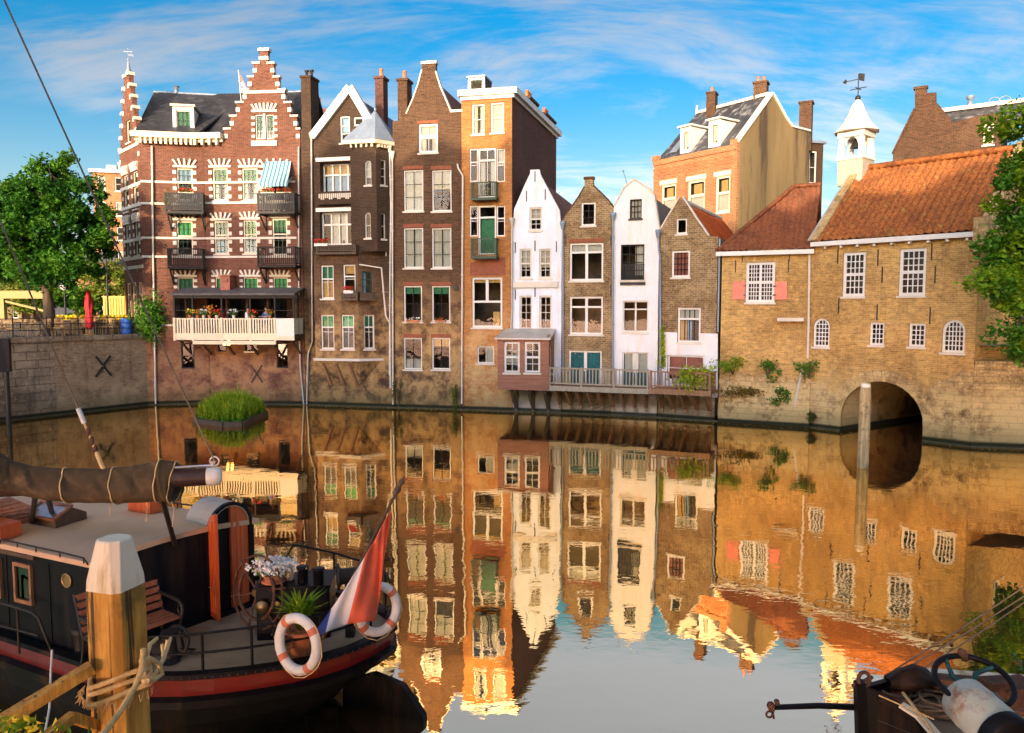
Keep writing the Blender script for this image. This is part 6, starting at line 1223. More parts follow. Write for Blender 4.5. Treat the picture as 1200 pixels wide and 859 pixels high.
# people
def skinperson(name, label, base, rz, pose, top, bottom, hair='hair_dark', hatcol=None, scale=1.0):
    t = thing(name, label, 'person', base); Rz = Matrix.Rotation(rz, 3, 'Z'); J_ = {}
    if pose == 'sit': J_ = dict(pel=(0, 0, .5), ch=(0, .02, .85), nk=(0, .0, 1.08), kn=(.11, .4, .5), ft=(.11, .42, .06), sh=(.17, 0, 1.02), el=(.24, .12, .78), ha=(.14, .34, .8))
    else: J_ = dict(pel=(0, 0, .92), ch=(0, .0, 1.25), nk=(0, .0, 1.47), kn=(.1, .04, .5), ft=(.11, -.02, .06), sh=(.18, 0, 1.4), el=(.25, .02, 1.12), ha=(.22, .14, .9))
    J = lambda k, s=1: V(base) + Rz @ V((J_[k][0] * s, J_[k][1], J_[k][2])) * scale
    def skin(nm, chain_pts, mat, par=None):
        vs, es, rs = [], [], []
        for ch in chain_pts:
            pi = None
            for (p, r) in ch:
                f = next((i for i, v in enumerate(vs) if (v - p).length < 1e-4), None)
                if f is None: vs.append(p); rs.append(r); f = len(vs) - 1
                if pi is not None: es.append((pi, f))
                pi = f
        off = t.location; me = bpy.data.meshes.new(nm); me.from_pydata([tuple(v - off) for v in vs], es, []); me.materials.append(MT(mat)); o = bpy.data.objects.new(nm, me); COL.objects.link(o); o.parent = t
        md = o.modifiers.new('skin', 'SKIN'); me.skin_vertices.new() if not me.skin_vertices else None
        for i, r in enumerate(rs): me.skin_vertices[0].data[i].radius = (r * scale, r * scale)
        me.skin_vertices[0].data[0].use_root = True; sb = o.modifiers.new('sub', 'SUBSURF'); sb.levels = 1; sb.render_levels = 2; return o
    hd = J('nk') + Rz @ V((0, .02, .17)) * scale
    skin('body', [[(J('ch'), .12), (J('nk'), .055), (hd - Z * .06 * scale, .06), (hd, .085), (hd + Z * .08 * scale, .07)]] + [[(J('ch'), .12), (J('sh', s), .06), (J('el', s), .045), (J('ha', s), .035), (J('ha', s) + Rz @ V((0, .09, 0)) * scale, .028)] for s in (-1, 1)], 'skin')
    skin('top', [[(J('pel'), .15), (J('ch'), .145), (J('nk') - Z * .08, .08)]] + [[(J('ch'), .145), (J('sh', s), .075), (J('el', s), .058)] for s in (-1, 1)], top)
    skin('trousers', [[(J('pel'), .14), (J('kn', s) * .0 + J('pel') + Rz @ V((J_['kn'][0] * s, .02, -.03)) * scale, .1), (J('kn', s), .075), (J('ft', s), .05), (J('ft', s) + Rz @ V((0, .14, -.02)) * scale, .04)] for s in (-1, 1)], bottom)
    m = MB(); m.ball(hd + Z * .05 * scale - (Rz @ V((0, .02, 0))) * scale, (.105 * scale, .11 * scale, .1 * scale), 10, jit=.05); m.build('hair', hair, t)
    m = MB()
    for s in (-1, 1): m.ball(hd + (Rz @ V((s * .032, .088, .02))) * scale, .012 * scale, 6)
    m.build('eyes', 'hair_dark', t); return t
zv = zf + .12 if False else None

m = MB(); rr = random.Random(77)
for i in range(420):
    F = rr.choice(FRS[1:] + [FJ, FK]); u = rr.uniform(0, F.L); d = .12 + abs(rr.gauss(0, .5)) if rr.random() < .8 else rr.uniform(1, 14)
    p = F.p(u, .006, d); a = rr.uniform(0, 6.28); L = rr.uniform(.03, .09); t_ = V((math.cos(a), math.sin(a), 0)) * L; b_ = V((-math.sin(a), math.cos(a), 0)) * L * .5
    m.add([p - t_, p + b_, p + t_ + Z * .01, p - b_], [(0, 1, 2, 3)])
o = m.build('floating_leaves', 'leaf_autumn'); tag(o, 'scattered fallen leaves floating on the canal near the walls', 'leaves', kind='stuff')
# ---------------------------------------------------------------- veranda guests and pots
P1v = 1.5; U0, U1, ZF, ZR = FA2.rect(204, 373, 345, 396, P1v); zfl = ZF + .12
af = math.atan2(FA2.U.y, FA2.U.x)
def vp(f, d, z=0): return FA2.p(U0 + (U1 - U0) * f, zfl + z, d)
gp = 'diners on the veranda'
for f, d, rz, top, lab in ((.09, 1.05, af - math.pi / 2 + .4, 'cloth_yellow', 'person in a yellow top seated behind the glazed end of the veranda'), (.37, .95, af + math.pi / 2, 'cloth_red', 'person in a red top seated at the middle of the veranda'), (.585, 1.0, af - math.pi / 2, 'cloth_white', 'person in a white top seated right of the middle on the veranda'), (.74, .95, af + 2.6, 'cloth_blue', 'person in a blue top seated near the far end of the veranda')):
    o = skinperson('person', lab, vp(f, d, .26), rz, 'sit', top, 'cloth_dark'); o['group'] = gp
    st = thing('veranda_stool', 'stool under the ' + lab.split(' seated')[0].replace('person', 'diner'), 'stool', vp(f, d), 'stools on the veranda'); m = MB(); m.lathe([(.17, 0), (.18, .03), (.17, .05)], vp(f, d, .61), Z, 12); m.build('seat', 'timber_dark', st); m = MB(); m.lathe([(.14, 0), (.03, .03), (.03, .61)], vp(f, d), Z, 8); m.build('pedestal', 'iron', st)
for k, (f, pet, pot, lab) in enumerate(((.135, 'petal_yellow', 'terracotta', 'yellow flowers in a pot at the glazed left end of the veranda'), (.2, 'petal_orange', 'terracotta', 'orange flowers in a clay pot on the veranda rail, first from the left'), (.25, 'petal_white', 'paint_cream', 'white blossom in a pale pot on the veranda rail'), (.30, 'petal_orange', 'terracotta', 'tall orange flowers on the veranda rail under the awning edge'), (.36, 'petal_red', 'paint_cream', 'red flowers in a pale pot on the veranda rail'), (.5, 'petal_white', 'paint_white', 'single white pot on the veranda rail at its middle'), (.66, 'petal_red', 'terracotta', 'red flowers in a clay pot right of the middle of the veranda rail'), (.8, 'petal_orange', 'terracotta', 'orange pot plant at the right end of the veranda rail'))):
    p = FA2.p(U0 + (U1 - U0) * f, ZR + .002, P1v - .02); t = thing('flower_pot', lab, 'flower pot', p, 'pots along the veranda rail'); m = MB(); m.lathe([(.07, 0), (.1, .16), (.11, .18)], p, Z, 10); m.build('pot', pot, t)
    h_ = .55 if f == .30 else .3; m = MB(); m.leaves([p + V((RND.gauss(0, .1), RND.gauss(0, .05), .2 + RND.uniform(0, h_ * .7))) for _ in range(50)], .1, 0, RND); m.build('leaves', 'leaf_mid', t); m = MB(); m.leaves([p + V((RND.gauss(0, .13), RND.gauss(0, .06), .2 + RND.uniform(.08, h_))) for _ in range(45)], .09, 0, RND, asp=1); m.build('flowers', pet, t)
# ---------------------------------------------------------------- wall plants
for x, y, w, h_, mt, lab in ((859, 428, 1.0, .45, 'leaf_bright', 'low green plants on the ledge at the left foot of the shuttered house'), (900, 430, .5, .55, 'leaf_mid', 'round green bush in the middle of the ledge under the shutters'), (948, 430, .65, .55, 'leaf_mid', 'green bush growing where the pipe meets the ledge'), (917, 463, .75, .5, 'leaf_mid', 'dark green bush low on the wall beside the slanting pipe'), (880, 458, 1.3, .25, 'leaf_autumn', 'rusty coloured weeds along the lower ledge'), (952, 487, .3, .2, 'moss', 'small green tuft close to the water beside the arch')):
    F = FI if x < 948 else FJ; u, z = F.px(x, y, .25); bush('wall_plant', lab, 'plant', F.p(u, z, .22), (w, .25, h_), int(420 * w + 120), .13, mt, 'plants growing on the quay wall')
for x, y, lab in ((467, 462, 'dark mossy tuft at the waterline below the tall brown house'), (532, 458, 'yellow tuft climbing the wall beside the right downpipe of the tall brown house')):
    u, z = FC.px(x, y, .2); bush('wall_plant', lab, 'plant', FC.p(u, z, .18), (.22, .18, .7 if x < 500 else .9), 240, .11, 'moss' if x < 500 else 'leaf_golden', 'plants growing on the quay wall')
# rubble ledge at the foot of I
m_ = MB(); rr = random.Random(4)
zl = FI.px(890, 437)[1]
for i in range(26):
    u = FI.L * (i + .5) / 26; zz = zl * (rr.uniform(.82, 1.0)); m_.fbox(FI, u - FI.L / 52, u + FI.L / 52, -.3, zz, .001, .12 + rr.uniform(0, .06)); m_.fbox(FI, u - FI.L / 52, u + FI.L / 52, -.3, zz * .45, .18, .24 + rr.uniform(0, .05))
m_.build('stone_footing', 'stone_golden', I.root)
# ---------------------------------------------------------------- floating reed island
isl = [W(x, y, .18) for x, y in ((228, 491), (262, 495.5), (284, 495), (312, 483), (300, 476), (245, 476))]
t = thing('floating_planter', 'timber edged floating raft full of bright green reeds', 'planter', sum(isl, V((0, 0, 0))) / 6 * 1.0 - Z * .18); m = MB()
for a, b in zip(isl, isl[1:] + isl[:1]): m.bar(a - Z * .08, b - Z * .08, .2, .22)
m.build('frame', 'timber_dark', t); m = MB(); m.prism([a - Z * .1 for a in isl], Z * .12); m.build('soil', 'timber_dark', t)
m = MB(); m2 = MB(); ci = sum(isl, V((0, 0, 0))) / 6; rr = random.Random(8)
for i in range(720):
    k = rr.randrange(6); f, g_ = rr.random(), math.sqrt(rr.random()) * .93; e_ = isl[k].lerp(isl[(k + 1) % 6], f); p = ci.lerp(e_, g_); hh = rr.uniform(.45, .8) + 1.0 * (1 - g_) * rr.uniform(.5, 1.1)
    (m if rr.random() < .45 else m2).blades(V((p.x, p.y, .18)), hh, hh * .55, 6, .035, 0, rr)
m.build('reeds', 'leaf_bright', t); m2.build('flowering_reeds', 'leaf_lime', t)
m = MB(); m.leaves([ci.lerp(isl[k].lerp(isl[(k + 1) % 6], rr.random()), rr.uniform(.6, 1.0)) + Z * rr.uniform(.02, .2) for k in range(6) for _ in range(130)], .13, 0, rr); m.build('low_leaves', 'leaf_mid', t)
# ---------------------------------------------------------------- mooring poles
p0 = W(1011, 548, 0); ztp = WY(1015, 450, p0.y).z; t = thing('mooring_pole', 'weathered pale topped mooring pole standing in front of the water arch', 'mooring pole', p0); m = MB(); m.lathe([(.19, -1.0), (.19, ztp - .35), (.155, ztp - .02), (.14, ztp)], p0, Z, 10, sm=False); m.build('post', 'timber_pale', t); m = MB(); m.lathe([(.172, ztp - .32), (.161, ztp - .015), (.15, ztp + .012)], p0, Z, 10, sm=False); m.build('painted_top', 'pole_white', t)
# dark sign box on a pole at the left edge
F = Frame(WY(-22, 430, 33), WY(12, 430, 33.3)); z0, z1 = F.px(5, 436)[1], F.px(5, 397)[1]; t = thing('sign_box', 'dark blue grey box on a black post standing in the water at the left edge', 'sign box', F.p(F.L / 2, 0, 0)); m = MB(); m.fbox(F, 0, F.L, z0, z1, -.25, 0); m.build('box', 'cabin_navy', t, bevel=.02); m = MB(); m.tube([F.p(F.L * .82, -.8, -.12), F.p(F.L * .82, z0, -.12)], .11, 10); m.build('post', 'iron', t)
# foreground pole with rope
Yp = 5.6; ctop = WY(129, 630, Yp); a0 = R(28)
def sq(c, r, ch, a): 
    out = []
    for k in range(4):
        b = a + k * math.pi / 2
        for s in (-ch, ch): out.append(V((c.x + r * math.cos(b + s), c.y + r * math.sin(b + s), c.z)))
    return out
cx, cy = WY(138, 740, Yp).x, Yp; t = thing('mooring_post', 'thick square timber mooring post with a white painted tapered top, roped to the barge', 'mooring post', (cx, cy, 0)); zsh = WY(132, 686, Yp).z; zt = ctop.z; m = MB(); rings = [(-1, .205, .16), (zsh, .198, .16), (zt - .015, .125, .3), (zt, .11, .3)]
pts = []; 
for z, r, ch in rings[:2]: pts += sq(V((cx, cy, z)), r, ch, a0)
m.add(pts, [(i, (i + 1) % 8, 8 + (i + 1) % 8, 8 + i) for i in range(8)]); pst = m.build('post', 'timber_raw', t, bevel=.006)
m = MB(); pts = []
for z, r, ch in [(zsh, .1985, .16), (zsh + .06, .194, .17)] + rings[2:]: pts += sq(V((cx, cy, z)), r, ch, a0)
m.add(pts, [(k * 8 + i, k * 8 + (i + 1) % 8, k * 8 + 8 + (i + 1) % 8, k * 8 + 8 + i) for k in range(3) for i in range(8)] + [tuple(range(24, 32))]); m.build('painted_top', 'pole_white', t, bevel=.006)
# ---------------------------------------------------------------- the barge
BL = thing('canal_barge', 'black hulled Dutch barge with a beige cabin roof, red stern strake and covered boom', 'barge', (-5, 10.5, 0))
near = [W(x, y, 1.1) for x, y in ((462, 735), (440, 748), (410, 761), (372, 772.5), (330, 780), (288, 786), (250, 790), (215, 792.5), (172, 793), (100, 778), (0, 745))]
n_dir = (near[-1] - near[-2]).normalized(); near += [near[-1] + V((-3, 1.1, .05)), near[-1] + V((-7, 2.2, .25)), near[-1] + V((-11, 2.2, .5))]
farp = [V((x, y, 1.1)) for x, y in ((-1.75, 10.95), (-2.1, 11.45), (-2.8, 11.95), (-3.7, 12.4), (-5, 12.95), (-7, 13.8), (-10, 15), (-14, 16.0), (-18, 15.2))]
loop = near + farp[::-1]; nl = len(loop)
def off_loop(lp, dist, z):
    out = []
    for i in range(nl):
        a, b = lp[i - 1], lp[(i + 1) % nl]; tn = V((b.x - a.x, b.y - a.y, 0)).normalized(); nn = V((tn.y, -tn.x, 0)); d = dist(lp[i]) if callable(dist) else dist; q = lp[i] + nn * d; out.append(V((q.x, q.y, z(lp[i]) if callable(z) else z)))
    return out
ar = sum(loop[i].x * loop[(i + 1) % nl].y - loop[(i + 1) % nl].x * loop[i].y for i in range(nl)); sg = 1 if ar < 0 else -1
if ar > 0: pass
osg = 1 if ar > 0 else -1   # outward sign for nn
st_ = lambda p: max(0, min(1, 1 - (loop[0] - p).length / 3.2))
def rings_build(specs, name, mat, par=BL, bev=0, close=False):
    m = MB(); rs = [off_loop(loop, (lambda p, s=s: osg * (s[0] + s[1] * st_(p) ** 1.3)), (lambda p, s=s: p.z + s[2])) for s in specs]
    vs = [v for r in rs for v in r]; m.add(vs, [(k * nl + i, k * nl + (i + 1) % nl, (k + 1) * nl + (i + 1) % nl, (k + 1) * nl + i) for k in range(len(rs) - 1) for i in range(nl)], 0, False)
    if osg < 0: m.f = [f[::-1] for f in m.f]
    return m.build(name, mat, par, bevel=bev)
rings_build([(-.10, 0, -.35), (-.10, 0, .02), (.03, 0, .02), (.05, 0, -.03), (.02, 0, -.05)], 'gunwale', 'hull_black')
rings_build([(.02, 0, -.05), (.01, -.02, -.14), (.0, -.06, -.26)], 'strake', 'hull_red')
rings_build([(.0, -.06, -.26), (.09, -.05, -.29), (.10, -.1, -.38), (.02, -.15, -.43), (-.02, -.35, -.65), (-.12, -.75, -.95), (-.3, -1.3, -1.4)], 'hull', 'hull_black')
m = MB(); dk = off_loop(loop, -osg * .09, .8); vs, fs = fill([(p.x, p.y) for p in (dk if osg > 0 else dk[::-1])], []); m.add([(a, b, 1.04) for a, b in vs], fs); m.build('deck', 'deck_grey', BL)
# rudder head and rudder below the stern
m = MB(); rs_ = loop[0]; m.prism([V((-1.95, 10.35, .5)), V((-1.5, 10.1, .45)), V((-1.2, 9.95, .1)), V((-1.15, 9.9, -.5)), V((-2.4, 10.5, -.5)), V((-2.4, 10.5, .3))], V((.04, .1, 0))); m.build('rudder', 'hull_black', BL)
# cabin
ZRf = 2.36; N1 = W(107, 660, ZRf); R1 = W(304, 608, ZRf); N2 = N1 + (W(0, 637, ZRf) - N1) * 3.2; R2 = R1 + (W(186, 592, ZRf) - R1) * 3.8
mid = N1.lerp(R1, .5); midf = N2.lerp(R2, .5)
m = MB(); cam_ = .09; k = 8; vs = []
for i in range(k + 1):
    f = i / k; h_ = cam_ * (1 - (2 * f - 1) ** 2)
    for a, b in ((N1, N2), (R1, R2)): pass
    vs += [N1.lerp(R1, f) + Z * h_, N2.lerp(R2, f) + Z * h_]
m.add(vs, [(2 * i, 2 * i + 2, 2 * i + 3, 2 * i + 1) for i in range(k)], 0, True); m.add([a - Z * .07 for a in vs], [(2 * i, 2 * i + 1, 2 * i + 3, 2 * i + 2) for i in range(k)], 0, True)
ed = [vs[2 * i] for i in range(k + 1)]; m.add(ed + [a - Z * .07 for a in ed], [(i, k + 1 + i, k + 2 + i, i + 1) for i in range(k)]); m.quad(N1, N1 - Z * .07, N2 - Z * .07, N2); m.build('cabin_roof', 'deck_roof', BL)
m = MB(); lo = 1.0; ins = (mid - (N1 + R1) / 2); c1, c2 = N1.lerp(R1, .015), R1.lerp(N1, .015)
wall_n = (N2 - N1).normalized() * .06; A0, A1, B0, B1 = N1 + wall_n + (R1 - N1).normalized() * .05, R1 + (R2 - R1).normalized() * .06 - (R1 - N1).normalized() * .05, N2, R2
topc = [A0.lerp(A1, i / 8) + Z * (cam_ * (1 - (2 * i / 8 - 1) ** 2) - .06) for i in range(9)]
m.add([V((p.x, p.y, lo)) for p in (A0, A1)] + topc, [tuple([0, 1] + list(range(10, 1, -1)))]); m.quad(V((B0.x, B0.y, lo)), V((A0.x, A0.y, lo)), A0 - Z * .06, B0 - Z * .06); m.quad(V((A1.x, A1.y, lo)), V((B1.x, B1.y, lo)), B1 - Z * .06, A1 - Z * .06)
cab = m.build('cabin', 'cabin_navy', BL)
FN = Frame(B0, A0)   # near cabin side
m = MB(); rail = []; 
for x, y in ((0, 632), (20, 636), (42, 641), (70, 647), (98, 654), (103, 657)): rail.append(W(x, y, ZRf + .06))
rail[-1].z -= .05; rail = [rail[0] + (rail[0] - rail[1]) * 4] + rail; m.tube(rail, .012, 6)
for p in rail[1:-1:1]: m.tube([p, p - Z * .07], .01, 5)
m.build('roof_rail', 'iron', BL)
m = MB(); q_ = [R1 + Z * .09 - (R1 - N1).normalized() * .06 + (R2 - R1).normalized() * s for s in (.25, .9, 1.6, 2.4, 3.3, 4.5)]; m.tube([q_[0] - Z * .09] + q_, .012, 6)
for p in q_: m.tube([p, p - Z * .1], .01, 5)
m.build('roof_rail', 'iron', BL)
def boatwin(x0, y0, x1, y1, lab):
    u0, u1, z0, z1 = FN.rect(x0, y0, x1, y1); m = MB(); m.fbox(FN, u0 - .04, u1 + .04, z0 - .05, z0, .001, .04)
    m.fbox(FN, u0 - .04, u1 + .04, z1, z1 + .05, .001, .04); m.fbox(FN, u0 - .04, u0, z0, z1, .001, .04); m.fbox(FN, u1, u1 + .04, z0, z1, .001, .04); w = m.build('window', 'timber_umber', BL)
    m = MB(); m.fbox(FN, u0, u1, z0, z1, .002, .012); m.build('pane', 'glass_smoke', w); m = MB(); m.fbox(FN, u0 + (u1 - u0) * .5, u1, z0, z1, .0005, .0017); m.fbox(FN, u0, u0 + (u1 - u0) * .5, z0, z1, .0003, .0016, 1); m.build('curtain', ['curtain_amber', 'room'], w)
boatwin(21, 664, 37, 702, ''); boatwin(-28, 655, 1, 692, '')
m = MB(); u, z = FN.px(79, 680); m.ring(FN.p(u, z, .01), FN.N, .085, .018, 20, 6); m.lathe([(.08, 0), (.08, .008)], FN.p(u, z, .002), FN.N, 16); m.build('porthole', 'brass', BL)
m = MB(); u0, z0 = FN.px(44, 655); m.fbox(FN, FN.px(-60, 640)[0], u0, z0 + .0, z0 + .05, .001, .06); m.build('rubbing_strip', 'timber_dark', BL)
# side deck hand rail on the near side
m = MB(); P = [W(-40, 695, 1.75), W(0, 706, 1.7), W(20, 712, 1.68), W(38, 718, 1.65), W(45, 724, 1.6), W(52, 742, 1.4), W(60, 762, 1.15)]; m.tube(P, .018, 8); P2 = [p - Z * .28 for p in P[:5]] ; m.tube([W(-40, 722, 1.42), W(0, 733, 1.4), W(45, 745, 1.35)], .014, 6); m.tube([P[2], P[2] - Z * .62], .016, 6); m.tube([P[0], P[0] - Z * .7], .016, 6); m.build('hand_rail', 'iron', BL)
FA = Frame(A0, A1)   # aft wall, outward towards the stern
m = MB(); sL = (A1 - A0).length   # plate seams and rivets on the cabin
for f in (.13, .36, .62, .93):
    m.fbox(FA, sL * f, sL * f + .05, 1.06, 2.25, .001, .012)
    for k in range(11): p = FA.p(sL * f + .025, 1.12 + k * .108, .012); m.lathe([(.008, 0), (.005, .006)], p, FA.N, 5)
for f in range(1, 7):
    u_ = FN.L - .9 * f; m.fbox(FN, u_, u_ + .045, 1.06, 2.2, .001, .010)
m.build('plate_seam', 'cabin_navy', BL)
m = MB()
for i in range(len(near) - 5):
    for k in range(4):
        p = near[i].lerp(near[i + 1], k / 4); nn = (p - V((-4, 10.9, p.z))); nn.z = 0; nn.normalize(); q = p + nn * .045 - Z * .015; m.lathe([(.013, 0), (.009, .008)], q, nn, 6)
m.build('rivet_row', 'iron_rust', BL)
# roof skylight hatch
m = MB(); sk = [W(37, 611, 2.62), W(62, 618, 2.62), W(80, 601, 2.8), W(56, 597, 2.8)]; bz = 2.42; lowp = [W(38, 619, bz), W(62, 624, bz), W(98, 613, bz), W(72, 603, bz)]; top2 = [W(37, 610, 2.6), W(62, 617, 2.6), W(98, 607, 2.6), W(80, 600, 2.78), W(56, 597, 2.78)]
c_ = W(67, 612, bz); ax = (N1 - N2).normalized(); ay = V((-ax.y, ax.x, 0)) ; 
if ay.y < 0: ay = -ay
def lb(a, b, z): return c_ + ax * a + ay * b + Z * z
sxx, syy = .33, .24
m.add([lb(-sxx, -syy, 0), lb(sxx, -syy, 0), lb(sxx, syy, 0), lb(-sxx, syy, 0), lb(-sxx, -syy, .14), lb(sxx, -syy, .14), lb(sxx, syy, .14), lb(-sxx, syy, .14), lb(-sxx, 0, .27), lb(sxx, 0, .27)], [(0, 1, 5, 4), (2, 3, 7, 6), (1, 2, 6, 9, 5), (3, 0, 4, 8, 7), (6, 7, 8, 9)]); sk_ = m.build('skylight', 'timber_dark', BL)
m = MB()
for a, b in (((-sxx - .02, -syy - .02, .14), (sxx + .02, -syy - .02, .14)), ((-sxx - .02, 0, .285), (sxx + .02, 0, .285)), ((-sxx, -syy - .02, .145), (-sxx, .01, .285)), ((sxx, -syy - .02, .145), (sxx, .01, .285))): m.bar(lb(*a), lb(*b), .045, .03)
m.build('skylight_frame', 'timber_brown', sk_); m = MB(); m.quad(lb(-sxx, -syy, .142), lb(sxx, -syy, .142), lb(sxx, 0, .272), lb(-sxx, 0, .272)); m.build('skylight_pane', 'steel', sk_)
m = MB(); b_ = W(8, 628, 2.42); m.box(b_ + Z * .09 - ax * .25, (.7, .3, .2), math.atan2(ax.y, ax.x)); m.build('red_locker', 'timber_red', BL, bevel=.01)
m = MB(); b_ = W(172, 597, 2.45); m.box(b_ + Z * .08, (.5, .28, .2), math.atan2(ax.y, ax.x)); m.build('red_locker', 'timber_red', BL, bevel=.01)
# wooden forward hatch boards
m = MB(); a = W(0, 590, 2.55); hb = [W(66, 607, 2.46), W(10, 618, 2.46) + V((-.3, 0, 0)), W(-40, 600, 2.8), W(10, 583, 2.85)]
for i in range(7):
    f0, f1 = i / 7 + .006, (i + 1) / 7 - .006; p = [hb[0].lerp(hb[3], f0), hb[1].lerp(hb[2], f0), hb[1].lerp(hb[2], f1), hb[0].lerp(hb[3], f1)]; m.hexa([q - Z * .03 for q in p] + [q + Z * .02 for q in p])
m.build('hatch_boards', 'timber_plank', BL)
# sliding hatch hood and the red doors
du0, du1 = FA.px(246, 650)[0], FA.px(290, 650)[0]; zd0 = 1.09; zd1 = FA.px(267, 592)[1]; w2 = (du1 - du0) / 2; dm = (du0 + du1) / 2
def archpts(r, zb=None, n=12, s=1.0, lo=None): return [(dm - r * math.cos(math.pi * i / n), (zd1 - w2) + r * math.sin(math.pi * i / n) * s) for i in range(n + 1)]
m = MB(); o = archpts(w2 + .05); i_ = archpts(w2 - .01); D = .6
for k in range(12):
    q = [FA.p(*o[k], .06), FA.p(*o[k + 1], .06), FA.p(*i_[k + 1], .06), FA.p(*i_[k], .06)]; m.hexa(q + [a - FA.N * D for a in q])
m.build('hatch_hood', 'zinc', BL)
m = MB(); o = [(du0, zd0)] + archpts(w2) + [(du1, zd0)]; m.add([FA.p(*a, .012) for a in o], [tuple(range(len(o)))]); m.build('doorway', 'paint_black', BL)
m = MB()
for k in range(12): a, b = archpts(w2 + .03)[k], archpts(w2 + .03)[k + 1]; m.bar(FA.p(*a, .04), FA.p(*b, .04), .05, .05)
m.fbox(FA, du0 - .055, du0 - .005, zd0, zd1 - w2, .001, .06); m.fbox(FA, du1 + .005, du1 + .055, zd0, zd1 - w2, .001, .06); m.fbox(FA, du0, du1, zd0 - .05, zd0 + .02, .013, .08); m.build('door_frame', 'paint_black', BL)
def leaf(hu, sgn, ang):   # half arched door leaf hinged at hu
    prof = [(0, zd0 + .03)] + [(w2 - w2 * math.cos(math.pi / 2 * i / 6), (zd1 - w2) + w2 * math.sin(math.pi / 2 * i / 6)) for i in range(7)] + [(w2, zd0 + .03)]
    dv = FA.U * (sgn * math.cos(ang)) + FA.N * math.sin(ang); nv = V((dv.y, -dv.x, 0)); b0_ = FA.p(hu, 0, .03); m = MB(); P = [b0_ + dv * a + Z * b for a, b in prof]; m.prism(P, nv * .045)
    for o_ in (-.001, .046):
        for (a, b, c, d) in ((.09, .14, zd0 + .15, zd1 - w2), (w2 - .14, w2 - .09, zd0 + .15, zd1 - .12), (.09, w2 - .09, zd0 + .12, zd0 + .16)):
            e_ = .012 if o_ > 0 else -.012; m.hexa([b0_ + dv * u_ + Z * z_ + nv * o_ for u_, z_ in ((a, c), (b, c), (b, d), (a, d))] + [b0_ + dv * u_ + Z * z_ + nv * (o_ + e_) for u_, z_ in ((a, c), (b, c), (b, d), (a, d))])
    d_ = m.build('door', 'timber_red', BL); m = MB(); p = b0_ + dv * (w2 - .06) + Z * 1.6 + nv * .05; m.tube([p, p + nv * .05, p + nv * .05 + dv * -.08], .01, 6); m.build('door_handle', 'brass', d_)
leaf(du1, -1, R(6)); leaf(du0, -1, R(76))
# boom, crutches, sail cover
bE = WY(252, 558, 9.9); bS = WY(-60, 575, 9.2); bd = (bE - bS).normalized(); m = MB(); m.tube([bS, bE], .115, 16); bm = m.build('boom', 'boom_brown', BL); m = MB(); m.lathe([(.117, -.08), (.122, 0), (.118, .06), (.08, .1)], bE - bd * .02, bd, 16); m.build('boom_cap', 'buoy_white', bm)
m = MB(); m.tube([bE + Z * .14 - bd * .6, bE + Z * .14 - bd * .02, bE + Z * .2], .02, 6); m.tube([bE + Z * .2 - bd * .03, bE + Z * .05], .02, 6); m.ring(bE + Z * .2, V((0, 1, 0)), .06, .012, 12, 5); m.build('boom_fitting', 'steel', bm)
m = MB(); prof_t = [(-60, 515), (0, 531), (15, 541), (40, 547), (80, 549), (120, 549.5), (160, 545), (190, 539.5), (206, 541), (214, 548)]; prof_b = [(-60, 552), (0, 570), (20, 577), (50, 584), (90, 588), (130, 589), (165, 588), (190, 587), (203, 588), (207, 588)]
vs = []; na = 30; nn_ = 90
def pint(pl, f):
    s_ = f * (len(pl) - 1); k_ = min(len(pl) - 2, int(s_)); g_ = s_ - k_; g_ = g_ * g_ * (3 - 2 * g_) * .5 + g_ * .5; return (pl[k_][0] * (1 - g_) + pl[k_ + 1][0] * g_, pl[k_][1] * (1 - g_) + pl[k_ + 1][1] * g_)
for k in range(nn_):
    s_ = k / (nn_ - 1); xt, yt = pint(prof_t, s_); xb, yb = pint(prof_b, s_); Yk = bS.y + (bE.y - bS.y) * s_; pt, pb = WY(xt, yt, Yk), WY(xb, yb, Yk)
    for j in range(na):
        a = 2 * math.pi * j / na; f = (1 - math.cos(a)) / 2; wdt = .12 + .15 * f ** 1.5; q = pt.lerp(pb, f) + V((0, -1, 0)) * math.sin(a) * wdt
        w_ = s_ * 62 - f * 9; fold = (abs(math.sin(w_ * .5)) ** .6 - .6) * .035 + (abs(math.sin(w_ * .21 + 1.1)) - .5) * .05 + .012 * math.sin(w_ * 1.9 + 4 * f)
        vs.append(q + (V((0, -math.sin(a), -.5 * math.cos(a) * -1))) * fold * (.25 + .75 * math.sin(math.pi * min(1, f * 1.1))))
m.add(vs, [(k * na + j, k * na + (j + 1) % na, (k + 1) * na + (j + 1) % na, (k + 1) * na + j) for k in range(nn_ - 1) for j in range(na)], 0, True); sc_ = m.build('sail_cover', 'canvas_brown', bm)
m = MB()
for x_ in (60, 105, 150, 188):
    s_ = (x_ + 60) / 274; k = int(s_ * (nn_ - 1)); rg = [vs[k * na + j] for j in range(na)]; c_r = sum(rg, V((0, 0, 0))) / na; m.tube([c_r + (v - c_r) * 1.04 for v in rg], .009, 5, closed=True)
m.build('cover_lashing', 'ropemat', bm)
m = MB()
for x0, y0, x1, y1 in ((190, 590, 205, 638), (42, 583, 37, 612), (55, 583, 62, 606)):
    m.tube([WY(x0, y0 - 6, 9.7), W(x1, y1, 2.44 if x1 < 100 else 2.3)], .035, 8)
m.build('boom_crutch', 'iron', BL)
m = MB()
for x, y0, y1 in ((127, 585, 604), (170, 585, 611), (201, 588, 617)): p = WY(x, y0, 9.6); m.tube([p, p + V((.02, .02, -.1)), WY(x + 1, y1, 9.6)], .007, 5)
m.build('lashing', 'ropemat', BL)
